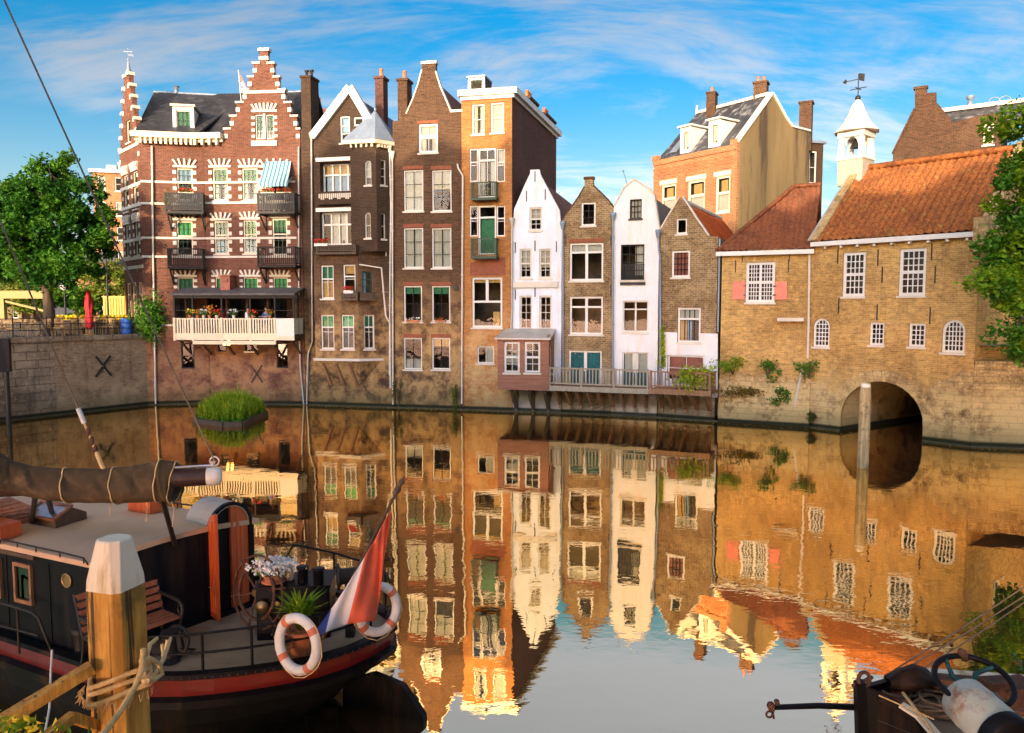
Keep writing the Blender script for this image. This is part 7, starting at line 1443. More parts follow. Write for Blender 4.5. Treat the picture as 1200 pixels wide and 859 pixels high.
# rigging: topping lift and backstay
top1 = WY(-10, -33, 9.0); m = MB(); m.tube([top1, bE + Z * .2], .012, 6); m.build('topping_lift', 'rope_dark', BL)
lo2 = WY(122, 552, 9.6); up2 = WY(33, 338, 9.4); m = MB(); d_ = (up2 - lo2); m.tube([lo2 + d_ * 2.6, lo2 + d_ * .3], .011, 6); m.build('backstay', 'rope_dark', BL)
m = MB(); m.tube([lo2, lo2 + d_ * .11], .028, 8); m.tube([lo2 + d_ * .11, lo2 + d_ * .3], .016, 6); m.build('tackle_rope', 'ropemat', BL); m = MB()
for f in (.12, .17, .22): m.ball(lo2 + d_ * f, (.035, .03, .07), 8)
m.build('tackle_block', 'iron_rust', BL); m = MB(); p = lo2 + d_ * .27; m.lathe([(.03, 0), (.03, .2)], p, d_, 8); m.build('tackle_pin', 'buoy_white', BL)
# engine casing
m = MB(); e0, e1 = W(299, 691, 1.76), W(386, 688, 1.76); ex = (e1 - e0).normalized(); ex.z = 0; ey = V((-ex.y, ex.x, 0)); L_ = (e1 - e0).length
m.hexa([e0 + Z * -.75, e1 - Z * .75, e1 + ey * .62 - Z * .75, e0 + ey * .62 - Z * .75, e0, e1, e1 + ey * .62, e0 + ey * .62]); cas = m.build('engine_casing', 'paint_black', BL, bevel=.035)
m = MB(); q = [e0 - ex * .02 - ey * .02, e1 + ex * .02 - ey * .02, e1 + ex * .02 + ey * .64, e0 - ex * .02 + ey * .64]; m.prism(q, Z * .03); 
for z_, x_ in ((-.28, .1), (-.5, .1)): m.bar(e0 + ex * x_ + Z * z_ - ey * .03, e0 + ex * (x_ + .28) + Z * z_ - ey * .03, .03, .03)
m.build('casing_lid', 'paint_black', cas, bevel=.01); m = MB(); m.lathe([(.05, 0), (.09, .04), (.09, .07), (.0, .08)], e0 + ex * .1 - Z * .22 - ey * .02, -ey, 12); m.lathe([(.03, 0), (.03, .05)], e0 + ex * .3 - Z * .18 - ey * .02, -ey, 10); m.build('casing_dial', 'brass', cas)
for x, y, h_ in ((355, 682, .22), (373.5, 684, .22)):
    m = MB(); p = W(x, y, 1.79); m.lathe([(.07, 0), (.075, h_ - .03), (.088, h_ - .02), (.088, h_), (.0, h_)], p, Z, 16); m.build('mooring_bitt', 'paint_black', BL)
# steering wheel
wc = W(302, 694, 1.66); wn = V((-.5, -.8, .14)).normalized(); m = MB(); m.ring(wc, wn, .50, .017, 40, 8); wx, wy = m.ring(wc + wn * .02, wn, .36, .026, 36, 8); wh = m.build('steering_wheel', 'iron_rust', BL); m = MB()
for i in range(6): a = i * math.pi / 3 + .3; d_ = wx * math.cos(a) + wy * math.sin(a); m.tube([wc, wc + d_ * .36 + wn * .02, wc + d_ * .50, wc + d_ * .56], [.018, .014, .016, .012], 6)
m.build('spoke', 'iron_rust', wh); m = MB(); m.lathe([(.07, -.05), (.08, 0), (.05, .06)], wc, wn, 12); m.tube([wc, wc - wn * .35], .03, 8); m.build('hub', 'brass', wh)
# drum capstan on the far side
m = MB(); dc = W(396, 676, 1.9); m.ring(dc, V((-.95, -.3, 0)), .17, .018, 22, 6); 
for i in range(6): a = i * math.pi / 3; m.tube([dc, dc + V((.3 * -.3, .95 * .3, 0)).normalized() * .17 * math.cos(a) + Z * .17 * math.sin(a)], .01, 5)
m.lathe([(.14, 0.02), (.11, .06), (.11, .3), (.14, .34)], dc, V((.95, .3, 0)), 16); m.bar(dc + V((.15, .05, 0)), dc + V((.15, .05, -.9)), .12, .12); m.build('winch', 'iron', BL)
# railings around the stern
def rail(pts, posts, name='stern_rail'):
    m = MB(); m.tube(pts, .017, 8)
    for p, h_ in posts: m.tube([p, p - Z * h_], .018, 6)
    return m.build(name, 'paint_black', BL)
def on_near(x, y, z): return W(x, y, z)
ntop = [W(x, y, 1.56) for x, y in ((186, 748), (215, 749), (252, 747), (288, 740), (320, 732), (345, 725), (385, 712), (420, 703), (446, 690))]
def rim_at(p): 
    best = min(((near[i].lerp(near[i + 1], f / 10)) for i in range(len(near) - 1) for f in range(11)), key=lambda q: (V((q.x, q.y)) - V((p.x, p.y))).length); return best
topr = []; midr = []; posts = []
for i in range(0, 41):
    f = i / 40; s_ = f * 8; k_ = min(7, int(s_)); q = near[k_].lerp(near[k_ + 1], s_ - k_) ; q = V((q.x, q.y, 0)); inn = V((-4, 10.9, 0)) - q; inn.normalize(); q = q + inn * .07; topr.append(V((q.x, q.y, 1.57 + .12 * (1 - f)))); midr.append(V((q.x, q.y, 1.34 + .06 * (1 - f))))
for i in (5, 14, 24, 32, 40): posts.append((topr[i], .5))
rail(topr, posts); rail(midr, [])
fr = [V((x, y, 1.75)) for x, y in ((-1.72, 10.55), (-1.85, 10.95), (-2.2, 11.35), (-2.8, 11.8), (-3.3, 12.1), (-3.55, 12.2))]; rail([topr[0]] + fr + [fr[-1] + V((-.15, .05, -.25)), fr[-1] + V((-.25, .1, -.7))], [(fr[1], .65), (fr[3], .65)])
# bench
bc = W(188, 745, .8); bx = (R1 - N1).normalized(); bx.z = 0; by = V((bx.y, -bx.x, 0)).normalized(); 
if by.dot(V((1, -.3, 0))) < 0: by = -by
s0 = W(118, 757, 1.47); s1 = W(212, 723, 1.47); bx = (s1 - s0).normalized(); by = V((bx.y, -bx.x, 0)); L_ = (s1 - s0).length
t = thing('deck_bench', 'slatted wooden bench with black iron ends on the stern deck by the cabin wall', 'bench', V(((s0.x + s1.x) / 2, (s0.y + s1.y) / 2, 1.05)))
m = MB()
for i in range(4): o_ = -by * (.05 + i * .11); m.bar(s0 + o_, s1 + o_, .09, .03)
m.build('seat', 'wood_slat', t); m = MB()
for i in range(5): o_ = -by * (.44 + i * .035) + Z * (.09 + i * .095); m.bar(s0 + o_, s1 + o_, .03, .075)
m.build('backrest', 'wood_slat', t)
for e_ in (s0, s1):
    m = MB(); m.tube([e_ + Z * -.02, e_ - by * .02 - Z * .2, e_ + by * .03 - Z * .42], .02, 6); m.tube([e_ - by * .4, e_ - by * .44 - Z * .2, e_ - by * .5 - Z * .42], .02, 6); m.tube([e_ + by * .02, e_ - by * .42, e_ - by * .6 + Z * .52], .022, 6); m.tube([e_ + by * .02, e_ + by * .04 + Z * .16, e_ - by * .05 + Z * .22, e_ - by * .48 + Z * .24], .022, 6); m.ring(e_ + by * .0 + Z * .1, bx, .06, .012, 12, 5); m.build('end_frame', 'iron', t)
# wooden plant trough
a = W(212, 733, 1.05); b = W(246, 717, 1.05); tx_ = (b - a).normalized(); ty_ = V((-tx_.y, tx_.x, 0)); t = thing('plant_trough', 'weathered wooden trough with two round green plants on the stern deck beside the bench', 'plant trough', (a + b) / 2); m = MB(); m.hexa([a, b, b + ty_ * .22, a + ty_ * .22, a + Z * .2, b + Z * .2, b + ty_ * .22 + Z * .2, a + ty_ * .22 + Z * .2]); m.build('box', 'wood_grey', t, bevel=.006)
for f in (.25, .75): m = MB(); c = a.lerp(b, f) + ty_ * .11 + Z * .25; m.leaves([c + V((RND.gauss(0, .05), RND.gauss(0, .05), abs(RND.gauss(0, .05)))) for _ in range(420)], .032, 0, RND); m.build('plant', 'leaf_lime', t)
# pots on the casing
p = W(321, 683, 1.79); t = thing('white_flower_pot', 'terracotta bowl of small white flowers on the black engine casing', 'flower pot', p); m = MB(); m.lathe([(.11, 0), (.16, .02), (.17, .03), (.12, .04), (.15, .13), (.14, .13)], p, Z, 18); m.build('pot', 'terracotta', t); m = MB(); m.leaves([p + V((RND.gauss(0, .09), RND.gauss(0, .08), .13 + RND.uniform(0, .1))) for _ in range(350)], .05, 0, RND); m.build('leaves', 'leaf_bright', t)
m = MB(); m.leaves([p + V((RND.gauss(0, .12), RND.gauss(0, .1), .21 + RND.uniform(-.04, .11))) for _ in range(1300)], .04, 0, RND, asp=1); m.build('flowers', 'petal_white', t)
p = W(337, 682, 1.79); t = thing('wicker_pot', 'small wicker pot with pale flowers beside the terracotta bowl', 'flower pot', p + V((.0, .1, 0))); m = MB(); m.lathe([(.06, 0), (.085, .14), (.08, .15)], p + V((0, .1, 0)), Z, 12); m.build('pot', 'wood_grey', t); m = MB(); m.leaves([p + V((RND.gauss(0, .05), .1 + RND.gauss(0, .05), .17 + RND.uniform(0, .07))) for _ in range(250)], .035, 0, RND, asp=1); m.build('flowers', 'petal_white', t)
p = W(353, 770, 1.05); t = thing('spiky_plant', 'spiky bright green plant in a clay pot on the stern deck', 'plant', p); m = MB(); m.lathe([(.12, 0), (.18, .32), (.2, .33), (.2, .38), (.17, .38)], p, Z, 18); m.build('pot', 'terracotta', t); m = MB(); m.blades(p + Z * .4, .5, .42, 75, .04, 0, RND); m.blades(p + Z * .4, .35, .45, 40, .035, 0, RND); m.build('leaves', 'leaf_bright', t)
m = MB(); m.leaves([p + V((-.16 + RND.gauss(0, .07), -.1 + RND.gauss(0, .06), .3 + RND.gauss(0, .1))) for _ in range(220)], .05, 0, RND); m.build('trailing_leaves', 'leaf_autumn', t)
# lifebuoys
def lifebuoy(c, n, rr_, sy, label):
    t = thing('lifebuoy', label, 'lifebuoy', c, 'lifebuoys on the stern rail'); n = V(n).normalized(); x = n.cross(Z).normalized(); y = n.cross(x); seg = 48; m = MB(); mr = MB()
    P = [c + (x * math.cos(2 * math.pi * i / seg) + y * math.sin(2 * math.pi * i / seg) * sy) * rr_ for i in range(seg)]; m.tube(P, .062, 14, closed=True); m.build('ring', 'buoy_white', t)
    for q in range(4):
        i0 = int(seg * (q / 4 + .09)); m = MB(); m.tube([P[(i0 + k) % seg] for k in range(3)], .0635, 14); m.build('band', 'buoy_red', t)
    m = MB()
    for q in range(4):
        i0 = int(seg * (q / 4 + .12)); A_, B_ = P[i0 % seg], P[(i0 + 12) % seg]; o_ = (A_ - c).normalized() * .075, (B_ - c).normalized() * .075; mdp = (A_ + B_) / 2 + ((A_ + B_) / 2 - c).normalized() * .17 - Z * .03; m.tube([A_ + o_[0], (A_ + mdp) / 2 + o_[0] * .9, mdp, (B_ + mdp) / 2 + o_[1] * .9, B_ + o_[1]], .008, 5)
    m.build('grab_line', 'ropemat', t)
lifebuoy(WY(349, 755, 9.22), V((-.42, -.9, .05)), .29, 1.12, 'white lifebuoy with red bands hanging on the near stern rail left of the flag')
lifebuoy(WY(442.5, 714, 10.15), V((.55, -.72, .15)), .285, 1.05, 'white lifebuoy with red bands at the very tip of the stern right of the flag')
# flag on its staff
tp = WY(466, 574, 10.2); bt = WY(378, 748, 9.45); t = thing('stern_flag', 'large red white and blue flag hanging from a leaning staff over the stern', 'flag', bt); m = MB(); m.tube([bt, tp], [.028, .018], 8); m.lathe([(.03, 0), (.05, .05), (.02, .12), (.045, .17), (.0, .26)], tp - (tp - bt).normalized() * .05, (tp - bt), 10); m.build('staff', 'timber_dark', t)
hp = [(458, 598), (453, 607), (448, 616), (442, 628), (435, 640), (427, 653), (409, 683), (388, 714), (363, 749)]; lp_ = [(459, 603), (453, 640), (447, 690), (440.5, 727), (425, 729), (407, 731.5), (395, 735), (381.5, 741), (364, 750)]
FLG = MB(); nh = 24; nv = 24
def interp(pl, f): s_ = f * (len(pl) - 1); k_ = min(len(pl) - 2, int(s_)); g_ = s_ - k_; return (pl[k_][0] * (1 - g_) + pl[k_ + 1][0] * g_, pl[k_][1] * (1 - g_) + pl[k_ + 1][1] * g_)
# columns run along the hoist, rows from hoist down to the fly
grid = []
for i in range(nh + 1):
    f = i / nh; a = interp(hp, f); b = interp([(458, 600), (452, 640), (446, 690), (441, 727), (425, 729), (407, 731.5), (395, 736), (381.5, 741), (364, 750)], f)
    for j in range(nv + 1):
        g_ = j / nv; x = a[0] + (b[0] - a[0]) * g_; y = a[1] + (b[1] - a[1]) * g_; Yc = 10.1 - .8 * f - .05 * g_ + .085 * math.sin(f * 17 + g_ * 2.2) * (g_ * .8 + .2) + .03 * math.sin(f * 31 - g_ * 3); grid.append(WY(x, y, Yc))
for i in range(nh):
    for j in range(nv):
        f = (i + .5) / nh; mi = 0 if f < .625 else (1 if f < .875 else 2); FLG.add([grid[i * (nv + 1) + j], grid[(i + 1) * (nv + 1) + j], grid[(i + 1) * (nv + 1) + j + 1], grid[i * (nv + 1) + j + 1]], [(0, 1, 2, 3)], mi, False)
o_ = FLG.build('cloth', ['flag_red', 'flag_white', 'flag_blue'], t)
bm_ = bmesh.new(); bm_.from_mesh(o_.data); bmesh.ops.remove_doubles(bm_, verts=bm_.verts, dist=1e-5)
for f_ in bm_.faces: f_.smooth = True
bm_.to_mesh(o_.data); bm_.free(); sd = o_.modifiers.new('thick', 'SOLIDIFY'); sd.thickness = .006
# fairlead and ropes near the post
m = MB(); fc = W(206, 752, 1.25); m.ring(fc, V((-.3, -.9, .3)), .19, .028, 24, 8); m.lathe([(.12, 0), (.1, .05), (.07, .3), (.11, .36), (.11, .4)], W(200, 775, 1.05), Z, 14); m.bar(W(212, 760, 1.2), W(240, 762, .9), .03); m.bar(W(205, 762, 1.1), W(232, 782, .85), .03); m.build('fairlead', 'iron', BL)
m = MB(); b_ = W(96, 766, 1.05); m.lathe([(.1, 0), (.085, .05), (.085, .25), (.11, .29), (.11, .34), (.0, .35)], b_, Z, 16); m.build('mooring_bitt', 'iron', BL)
t = thing('mooring_rope', 'pale rope wound round the white topped mooring post and tied to the barge rail', 'rope', (cx, cy, WY(138, 800, Yp).z))
zr0 = WY(138, 786, Yp).z
def loop_rope(z, r, tilt, ph, n=40, sag=0, rad=.02):
    P = []
    for i in range(n): a = 2 * math.pi * i / n; sqr = r * (1 / max(abs(math.cos((a - a0 + math.pi / 4) % (math.pi / 2) - math.pi / 4)), .7)) * .82; P.append(V((cx + sqr * math.cos(a), cy + sqr * math.sin(a), z + tilt * math.cos(a - ph) + sag * math.sin(2 * a))))
    m.tube(P, rad, 8, closed=True)
m = MB(); loop_rope(zr0 + .02, .235, .05, .2, rad=.019); loop_rope(zr0 - .04, .24, .04, .0, rad=.019); loop_rope(zr0 - .10, .25, .06, .4, rad=.021)
rp = lambda x, y, Y: WY(x, y, Y)
m.tube([rp(172, 798, 5.35), rp(182, 790, 5.6), rp(190, 775, 6.4), rp(196, 760, 7.5), rp(200, 748, 8.6)], .019, 8); m.tube([rp(168, 790, 5.35), rp(170, 775, 5.6), rp(176, 755, 6.6), rp(184, 748, 8.0)], .019, 8)
m.tube([rp(165, 775, 5.4), rp(176, 772, 5.5), rp(186, 778, 5.6), rp(190, 790, 5.6), rp(180, 797, 5.5), rp(168, 799, 5.36)], .019, 8)
m.tube([rp(168, 760, 5.3), rp(166, 785, 5.28), rp(158, 805, 5.2), rp(140, 835, 5.0), rp(122, 859, 4.8), rp(108, 880, 4.6)], .02, 8)
m.tube([rp(196, 750, 8.7), rp(193, 770, 8.6), rp(192, 775, 8.7), rp(190, 755, 8.8)], .02, 8)
rr = random.Random(12)
for i in range(70): a = rr.uniform(math.pi, 2 * math.pi); q = V((cx + .26 * math.cos(a), cy + .26 * math.sin(a), zr0 - .11)); m.tube([q, q + V((rr.gauss(0, .02), -.02, -rr.uniform(.02, .07)))], .003, 3)
m.build('strand', 'ropemat', t)
# timber beams bottom left
t = thing('timber_brace', 'orange brown timber braces running from the mooring post to the bottom left corner', 'timber brace', WY(60, 830, 5.0)); m = MB(); m.bar(WY(108, 782, 5.4), WY(-25, 862, 4.9), .095, .08); m.build('beam', 'timber_raw', t, bevel=.006); m = MB(); m.bar(WY(118, 852, 5.5), WY(83, 840, 5.2), .07, .07); m.bar(WY(85, 840, 5.19), WY(45, 872, 4.9), .07, .07); m.build('beam', 'timber_raw', t, bevel=.006)
m = MB(); P = [W(61, 762, 1.5), WY(59, 800, 8.6), WY(58, 830, 8.2), WY(52, 862, 7.9)]; m.tube(P, .012, 6); tag(m.build('white_cable', 'buoy_white'), 'thin white cable hanging down the black hull in front of the mooring post', 'cable')
t = thing('quay_weeds', 'yellow flowered weeds at the bottom left corner below the timber braces', 'plant', WY(15, 880, 4.4)); m = MB(); m2 = MB()
for i in range(110):
    x = abs(RND.gauss(0, 30)); y = 862 - max(0, RND.gauss(14 - x * .15, 8)); (m if RND.random() < .5 else m2).leaves([WY(x + RND.uniform(-15, 15), y, 4.5 + RND.uniform(-.2, .2))], .05, 0, RND)
m.build('leaves', 'leaf_bright', t); m2.build('flowers', 'petal_yellow', t)
m = MB(); 
for x in (5, 18, 32, 50, 80, 105): m.tube([WY(x, 852, 4.5), WY(x * .8 + 10, 930, 4.5)], .006, 4)
m.build('stem', 'leaf_mid', t)
# ---------------------------------------------------------------- right hand boat
RB = thing('work_boat', 'dark tarred boat with its stem, winch and tackle poking in at the bottom right corner', 'boat', (4.5, 7.5, 0))
S = W(1009, 806, 1.35); nr = [S, W(1030, 814, 1.3), W(1056, 829, 1.25), W(1078, 843, 1.2), W(1100, 868, 1.15), W(1135, 925, 1.1)]; fr_ = [S, W(1040, 797, 1.33), W(1085, 789, 1.3), W(1140, 793, 1.25), W(1200, 797, 1.2), W(1330, 812, 1.15)]
m = MB()
def side(pts, nm):
    vs = []; 
    for i, p in enumerate(pts):
        sgn = 1 if pts is nr else -1; c = V((6.5, 7.4, 0)); inn = (c - V((p.x, p.y, 0))).normalized()
        vs += [p + Z * .02 + inn * .07, p + Z * .02 - inn * .02, p - Z * .06 - inn * .025, p - Z * .09, V((p.x, p.y, .55)) + inn * .05, V((p.x, p.y, -.4)) + inn * .45]
    fs = [(i * 6 + k, i * 6 + k + 1, i * 6 + 7 + k, i * 6 + 6 + k) for i in range(len(pts) - 1) for k in range(5)]; m.add(vs, fs, 0, False)
side(nr, 'a'); side(fr_, 'b'); m.prism([S + V((-.07, -.05, .06)), S + V((.03, -.05, .08)), V((S.x + .2, S.y - .05, -.4)), V((S.x + .05, S.y - .05, -.4))], V((0, .1, 0))); m.build('hull', 'hull_black', RB)
m = MB(); poly = [(p.x, p.y) for p in nr] + [(p.x, p.y) for p in fr_[:0:-1]]; vs, fs = fill(poly, []); m.add([(a, b, 1.0) for a, b in vs], fs); m.build('deck', 'deck_grey', RB)
m = MB()
for pts in (nr[2:], fr_[2:]):
    for a, b in zip(pts[:-1], pts[1:]): m.bar(a + Z * .03, b + Z * .03, .11, .03)
m.build('cap_rail', 'pole_white', RB)
a = W(1010, 829, 1.0); b = WY(905, 829, S.y - .1); m = MB(); m.tube([a, a.lerp(b, .5) + Z * .02, b], [.04, .034, .03], 8); bs = m.build('bumkin', 'paint_black', RB); m = MB(); m.ring(b, V((1, 0, 0)), .045, .014, 12, 6)
m.ball(b + V((-.02, 0, .02)), .05, 8, jit=.2); m.ring(b + V((-.03, 0, -.08)), V((0, 1, 0)), .035, .012, 12, 6); m.tube([b, b + V((.02, 0, -.13))], .012, 5); m.ball(b + V((.05, 0, .06)), .035, 8, jit=.2); m.build('end_fitting', 'iron_rust', bs)
m = MB(); m.ring(S + V((.03, 0, .1)), V((.3, -1, .2)), .075, .022, 18, 8); m.tube([S + V((-.1, 0, .02)), S + V((.15, .05, .1))], .02, 6); m.build('stem_ring', 'iron_rust', RB)
m = MB(); cp = [(1040, 800, .09), (1055, 796, .16), (1072, 793, .17), (1088, 795, .12), (1098, 799, .06)]
vs = []
for k, (x, y, r_) in enumerate(cp):
    c = WY(x, y, 8.45)
    for j in range(10): a = 2 * math.pi * j / 10; q = 1 + .25 * math.sin(j * 2.1 + k * 1.3); vs.append(c + V((0, math.cos(a) * r_ * q, math.sin(a) * r_ * .7 * q)))
m.add(vs, [(k * 10 + j, k * 10 + (j + 1) % 10, k * 10 + 10 + (j + 1) % 10, k * 10 + 10 + j) for k in range(4) for j in range(10)] + [tuple(range(10)), tuple(range(40, 50))], 0, True); m.build('black_tarpaulin', 'hull_black', RB)
m = MB(); wc = W(1141, 798, 1.78); wn = V((-.08, -.30, .95)).normalized(); wx, wy = m.ring(wc, wn, .355, .03, 40, 10); wh = m.build('hand_wheel', 'paint_black', RB); m = MB(); hubp = wc - wn * .12
for a in (.35, 2.2, 3.9, 5.3): d_ = wx * math.cos(a) + wy * math.sin(a); t_ = wx * -math.sin(a) + wy * math.cos(a); m.tube([hubp, hubp.lerp(wc + d_ * .35, .5) + t_ * .08, wc + d_ * .35], [.035, .028, .022], 8)
m.build('spoke', 'winch_green', wh); m = MB(); p = wc + wy * -.355; m.lathe([(.03, -.05), (.045, -.03), (.045, .05), (.02, .09)], p, V((-.6, 0, 1)), 10); m.build('grip', 'iron_rust', wh)
m = MB(); d0_, d1_ = W(1128, 818, 1.62), W(1175, 862, 1.55); ax_ = (d1_ - d0_).normalized(); LL = (d1_ - d0_).length; m.lathe([(.20, -.02), (.235, .02), (.24, LL * .3), (.245, LL * .33), (.24, LL * .36), (.245, LL), (.22, LL + .03)], d0_, ax_, 28); dr = m.build('winch_drum', 'winch_paint', RB); m = MB(); m.lathe([(.255, LL * .98), (.26, LL + .12), (.23, LL + .14), (.1, LL + .15)], d0_, ax_, 28); m.build('drum_end', 'paint_black', dr); m = MB(); m.lathe([(.08, LL + .15), (.08, LL + .2)], d0_, ax_, 16); m.build('drum_hub', 'steel', dr)
m = MB(); c = W(1052, 826, 1.02); m.lathe([(.17, 0), (.16, .02), (.1, .16), (.04, .24)], c, Z, 16); m.build('orange_cone', 'buoy_red', RB)
m = MB(); rr = random.Random(31); c = W(1092, 836, 1.03)
for i in range(9): q = c + V((rr.gauss(0, .12), rr.gauss(0, .12), .02 + i * .022)); P = [q + V((math.cos(a) * (.2 + .03 * math.sin(3 * a + i)), math.sin(a) * (.17 + .03 * math.cos(2 * a + i)), .02 * math.sin(2 * a + i))) for a in [k * math.pi / 9 for k in range(18)]]; m.tube(P, .014, 6, closed=True)
m.build('rope_coil', 'rope_dark', RB)
m = MB(); m.tube([W(1058, 812, 1.3), W(1088, 850, 1.25), W(1100, 872, 1.2)], .018, 6); m.tube([W(1030, 815, 1.35), W(1060, 828, 1.32), W(1095, 843, 1.28)], .008, 5); m.tube([W(1150, 820, 1.3), W(1200, 842, 1.3)], .02, 6); m.build('deck_line', 'ropemat', RB)
m = MB(); m.box(W(1120, 800, 1.3), (.5, .18, .12), -.2); m.build('deck_block', 'iron_rust', RB, bevel=.01); m = MB(); m.box(W(1188, 812, 1.2), (.5, .3, .25), .3); m.build('deck_locker', 'iron_rust', RB, bevel=.01); m = MB(); m.box(W(1165, 806, 1.3), (.3, .2, .2), .1); m.build('deck_chock', 'iron_rust', RB, bevel=.01); m = MB(); m.bar(W(1150, 826, 1.35), W(1210, 838, 1.35), .05, .05); m.build('deck_gear', 'iron_rust', RB, bevel=.01)
m = MB(); m.box(W(1100, 796, 1.28), (.55, .1, .1), -.15); m.box(W(1185, 800, 1.27), (.6, .08, .1), .1); m.build('white_fittings', 'buoy_white', RB, bevel=.01)
t = thing('mooring_lines', 'three thin ropes slanting from the bottom right boat up to the right edge', 'rope', W(1080, 790, 1.4))
for x0, y0, x1, y1 in ((1048, 785, 1206, 684), (1066, 781, 1206, 695), (1078, 786, 1206, 702)):
    a = WY(x0, y0, 8.6); b = WY(x1, y1, 9.2); m = MB(); m.tube([a, a.lerp(b, .5) - Z * .02, b, b + (b - a) * 1.5], .009, 6); m.build('rope', 'rope_dark', t)
# ---------------------------------------------------------------- buildings and trees behind the photographer, which shade the basin
def back_house(name, label, x0, x1, y, h, mat, gable):
    t = thing(name, label, 'house', ((x0 + x1) / 2, y, QZ), 'houses behind the photographer'); m = MB(); m.box(((x0 + x1) / 2, y - 5, QZ + h / 2), (x1 - x0 - .05, 10, h)); m.build('wall', mat, t)
    m = MB(); m.prism([(x0, y + .3, QZ + h), (x1, y + .3, QZ + h), ((x0 + x1) / 2, y + .3, QZ + h + gable)], V((0, -10.6, 0))); m.build('roof', 'tile_brown', t)
    m = MB(); n = max(2, int((x1 - x0) / 2.4))
    for i in range(n):
        for j in range(int(h / 3.2)): c = x0 + (x1 - x0) * (i + .5) / n; m.box((c, y + .02, QZ + 1.6 + j * 3.2), (1.1, .08, 1.7))
    m.build('window', 'paint_white', t)
SUN_EL, SUN_AZ = R(7), R(22)
TS = V((-math.sin(SUN_AZ) * math.cos(SUN_EL), -math.cos(SUN_AZ) * math.cos(SUN_EL), math.sin(SUN_EL)))
xs = [(-72, -62, 6.5), (-62, -52, 7.5), (-52, -43, 7.0), (-43, -36, 12.6), (-36, -30, 16.2), (-30, -24, 16.0), (-24, -19, 16.4), (-19, -13, 15.2), (-13, -8, 12.2), (-8, -3, 12.2), (-3, 5, 12.2), (5, 14, 11)]
mts = ['brick_umber', 'brick_golden', 'brick_charcoal', 'whitewash', 'brick_olive']
desc = ['flat fronted', 'tall', 'narrow', 'broad', 'gabled', 'steep roofed', 'plain', 'weathered', 'old', 'low', 'wide', 'corner']
for i, (a, b, h) in enumerate(xs): back_house('quay_house', f'{desc[i]} brick town house behind the photographer, number {i + 1} from the west', a, b, -14, h, 'brick_golden' if i % 2 else 'brick_umber', 1.4 if h > 17 else 2.0)
for i, (x, y, h) in enumerate(((-6.5, -11, 9.5), (-2, -12, 11.2), (3, -11, 12.5))):
    tree('plane_tree', ['shortest', 'middle', 'tallest'][i] + ' plane tree on the quay behind the photographer', (x, y, QZ), 6, [((x, y, h + 3), (2.2, 2.2, 2)), ((x - 1.5, y, h + 1), (2, 2, 1.6)), ((x + 1.6, y, h + 1.6), (2, 2, 1.6))], 2500, .4, 'leaf_deep', .3, 70 + i)
# ---------------------------------------------------------------- daylight
sd_ = bpy.data.lights.new('sun', 'SUN'); so = bpy.data.objects.new('sun', sd_); COL.objects.link(so); sd_.energy = SUN_STRENGTH; sd_.angle = R(.5); sd_.color = (1.0, .80, .55)
so.rotation_euler = (-TS).to_track_quat('-Z', 'Y').to_euler(); so.location = TS * 50
wd = bpy.data.worlds.new('World'); sc.world = wd; wd.use_nodes = True; t = wd.node_tree; t.nodes.clear(); g = G(t)
sky = g.n('ShaderNodeTexSky'); sky.sky_type = 'NISHITA'; sky.sun_disc = False; sky.sun_elevation = SUN_EL; sky.sun_rotation = math.atan2(TS.x, TS.y); sky.altitude = 0; sky.air_density = 1.0; sky.dust_density = SKY_DUST; sky.ozone_density = SKY_OZONE
dirv = g.n('ShaderNodeTexCoord').outputs['Generated']; xyz = g.n('ShaderNodeSeparateXYZ', {0: dirv}); zc = g.math('MAXIMUM', xyz.outputs[2], .02); inv = g.math('DIVIDE', 1.0, g.math('ADD', zc, .3))
pl_ = g.n('ShaderNodeVectorMath', {0: dirv, 3: inv}, operation='SCALE').outputs[0]
pm = g.map(pl_, (1.0, 2.4, 0.0), rot=(0, 0, R(38))); w1 = g.noise(pm, 1.5, 9, .62, .9); w2 = g.noise(g.map(pl_, (1, 1, 0), (3, 1, 0)), 1.3, 4, .5)
w3 = g.noise(g.map(pl_, (1.6, 6.0, 0), rot=(0, 0, R(30))), 2.6, 8, .65, .6)
cl = g.math('MULTIPLY', g.ramp(g.math('ADD', g.math('MULTIPLY', w1, .75), g.math('MULTIPLY', w3, .25)), .40, .64), g.ramp(w2, .28, .50), cl=True)
hs = g.n('ShaderNodeHueSaturation', {'Hue': SKY_HUE, 'Saturation': SKY_SAT, 'Value': 1.0, 'Color': sky.outputs[0]}).outputs[0]
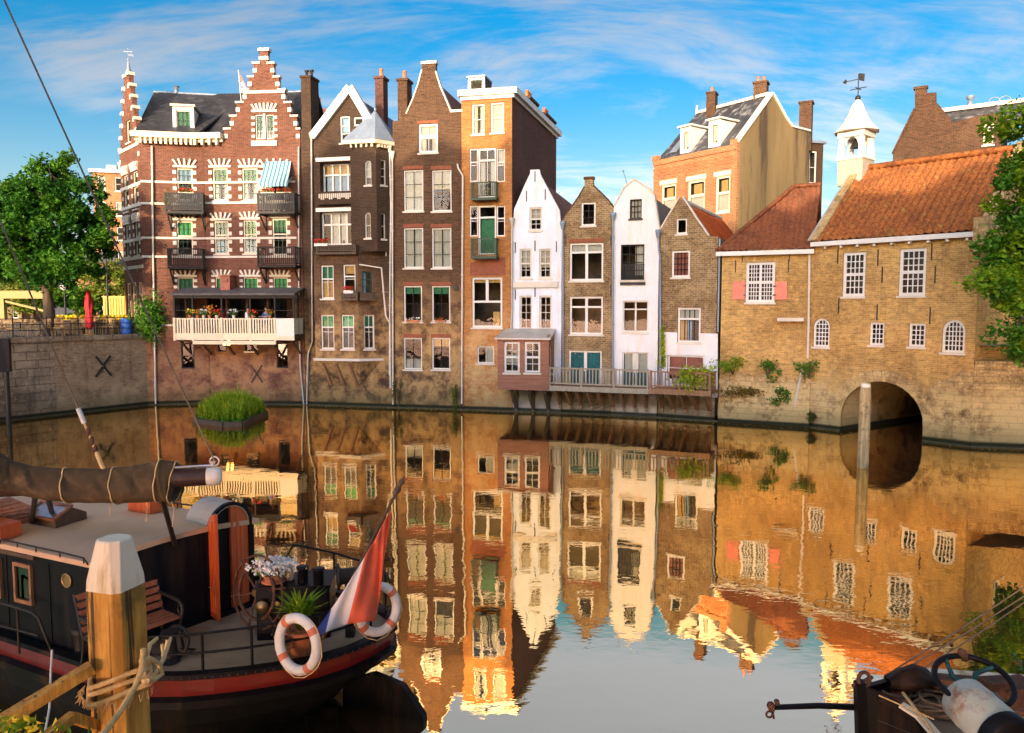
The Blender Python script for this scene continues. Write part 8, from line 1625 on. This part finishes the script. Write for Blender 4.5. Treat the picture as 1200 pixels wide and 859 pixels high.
glow = g.ramp(g.n('ShaderNodeVectorMath', {0: dirv, 1: tuple(TS)}, operation='DOT_PRODUCT').outputs[1], .1, 1.0)   # broad warm glow added on the sun's side to warm the fill
hs = g.mix(glow, hs, g.mix(1.0, hs, FILL_GLOW, 'MULTIPLY'))
lum = g.n('ShaderNodeRGBToBW', {0: hs}).outputs[0]; lw = g.n('ShaderNodeCombineColor', {0: g.math('MULTIPLY', lum, 1.75), 1: g.math('MULTIPLY', lum, 1.75), 2: g.math('MULTIPLY', lum, 1.85)}).outputs[0]
hz = g.math('MAXIMUM', g.math('MULTIPLY', g.ramp(xyz.outputs[2], .30, .0), .38), g.math('MULTIPLY', g.ramp(xyz.outputs[2], .355, .43), FILL_VEIL))  # second term: unseen veil above the view, added for fill and water colour
lv = g.n('ShaderNodeCombineColor', {0: g.math('MULTIPLY', lum, 1.8), 1: g.math('MULTIPLY', lum, 2.3), 2: g.math('MULTIPLY', lum, 4.4)}).outputs[0]
lc = g.n('ShaderNodeCombineColor', {0: g.math('MULTIPLY', lum, 2.3), 1: g.math('MULTIPLY', lum, 1.95), 2: g.math('MULTIPLY', lum, 1.35)}).outputs[0]
lv = g.mix(g.ramp(xyz.outputs[2], .58, .72), lv, lc)  # added veil: lavender band for the water, warm cream overhead for fill
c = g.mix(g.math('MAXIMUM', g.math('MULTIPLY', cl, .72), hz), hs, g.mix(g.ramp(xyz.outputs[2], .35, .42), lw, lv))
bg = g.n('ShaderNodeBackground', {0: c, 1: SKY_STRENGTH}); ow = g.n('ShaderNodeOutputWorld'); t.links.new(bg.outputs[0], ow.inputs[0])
sc.view_settings.view_transform = 'Standard'; sc.view_settings.look = 'None'; sc.view_settings.gamma = 1; sc.view_settings.use_curve_mapping = False; sc.view_settings.exposure = EXPOSURE
sc.render.engine = 'CYCLES'; sc.cycles.max_bounces = 8; sc.cycles.transparent_max_bounces = 12; sc.cycles.sample_clamp_indirect = 6; sc.cycles.use_denoising = True; sc.cycles.caustics_reflective = False; sc.cycles.caustics_refractive = False
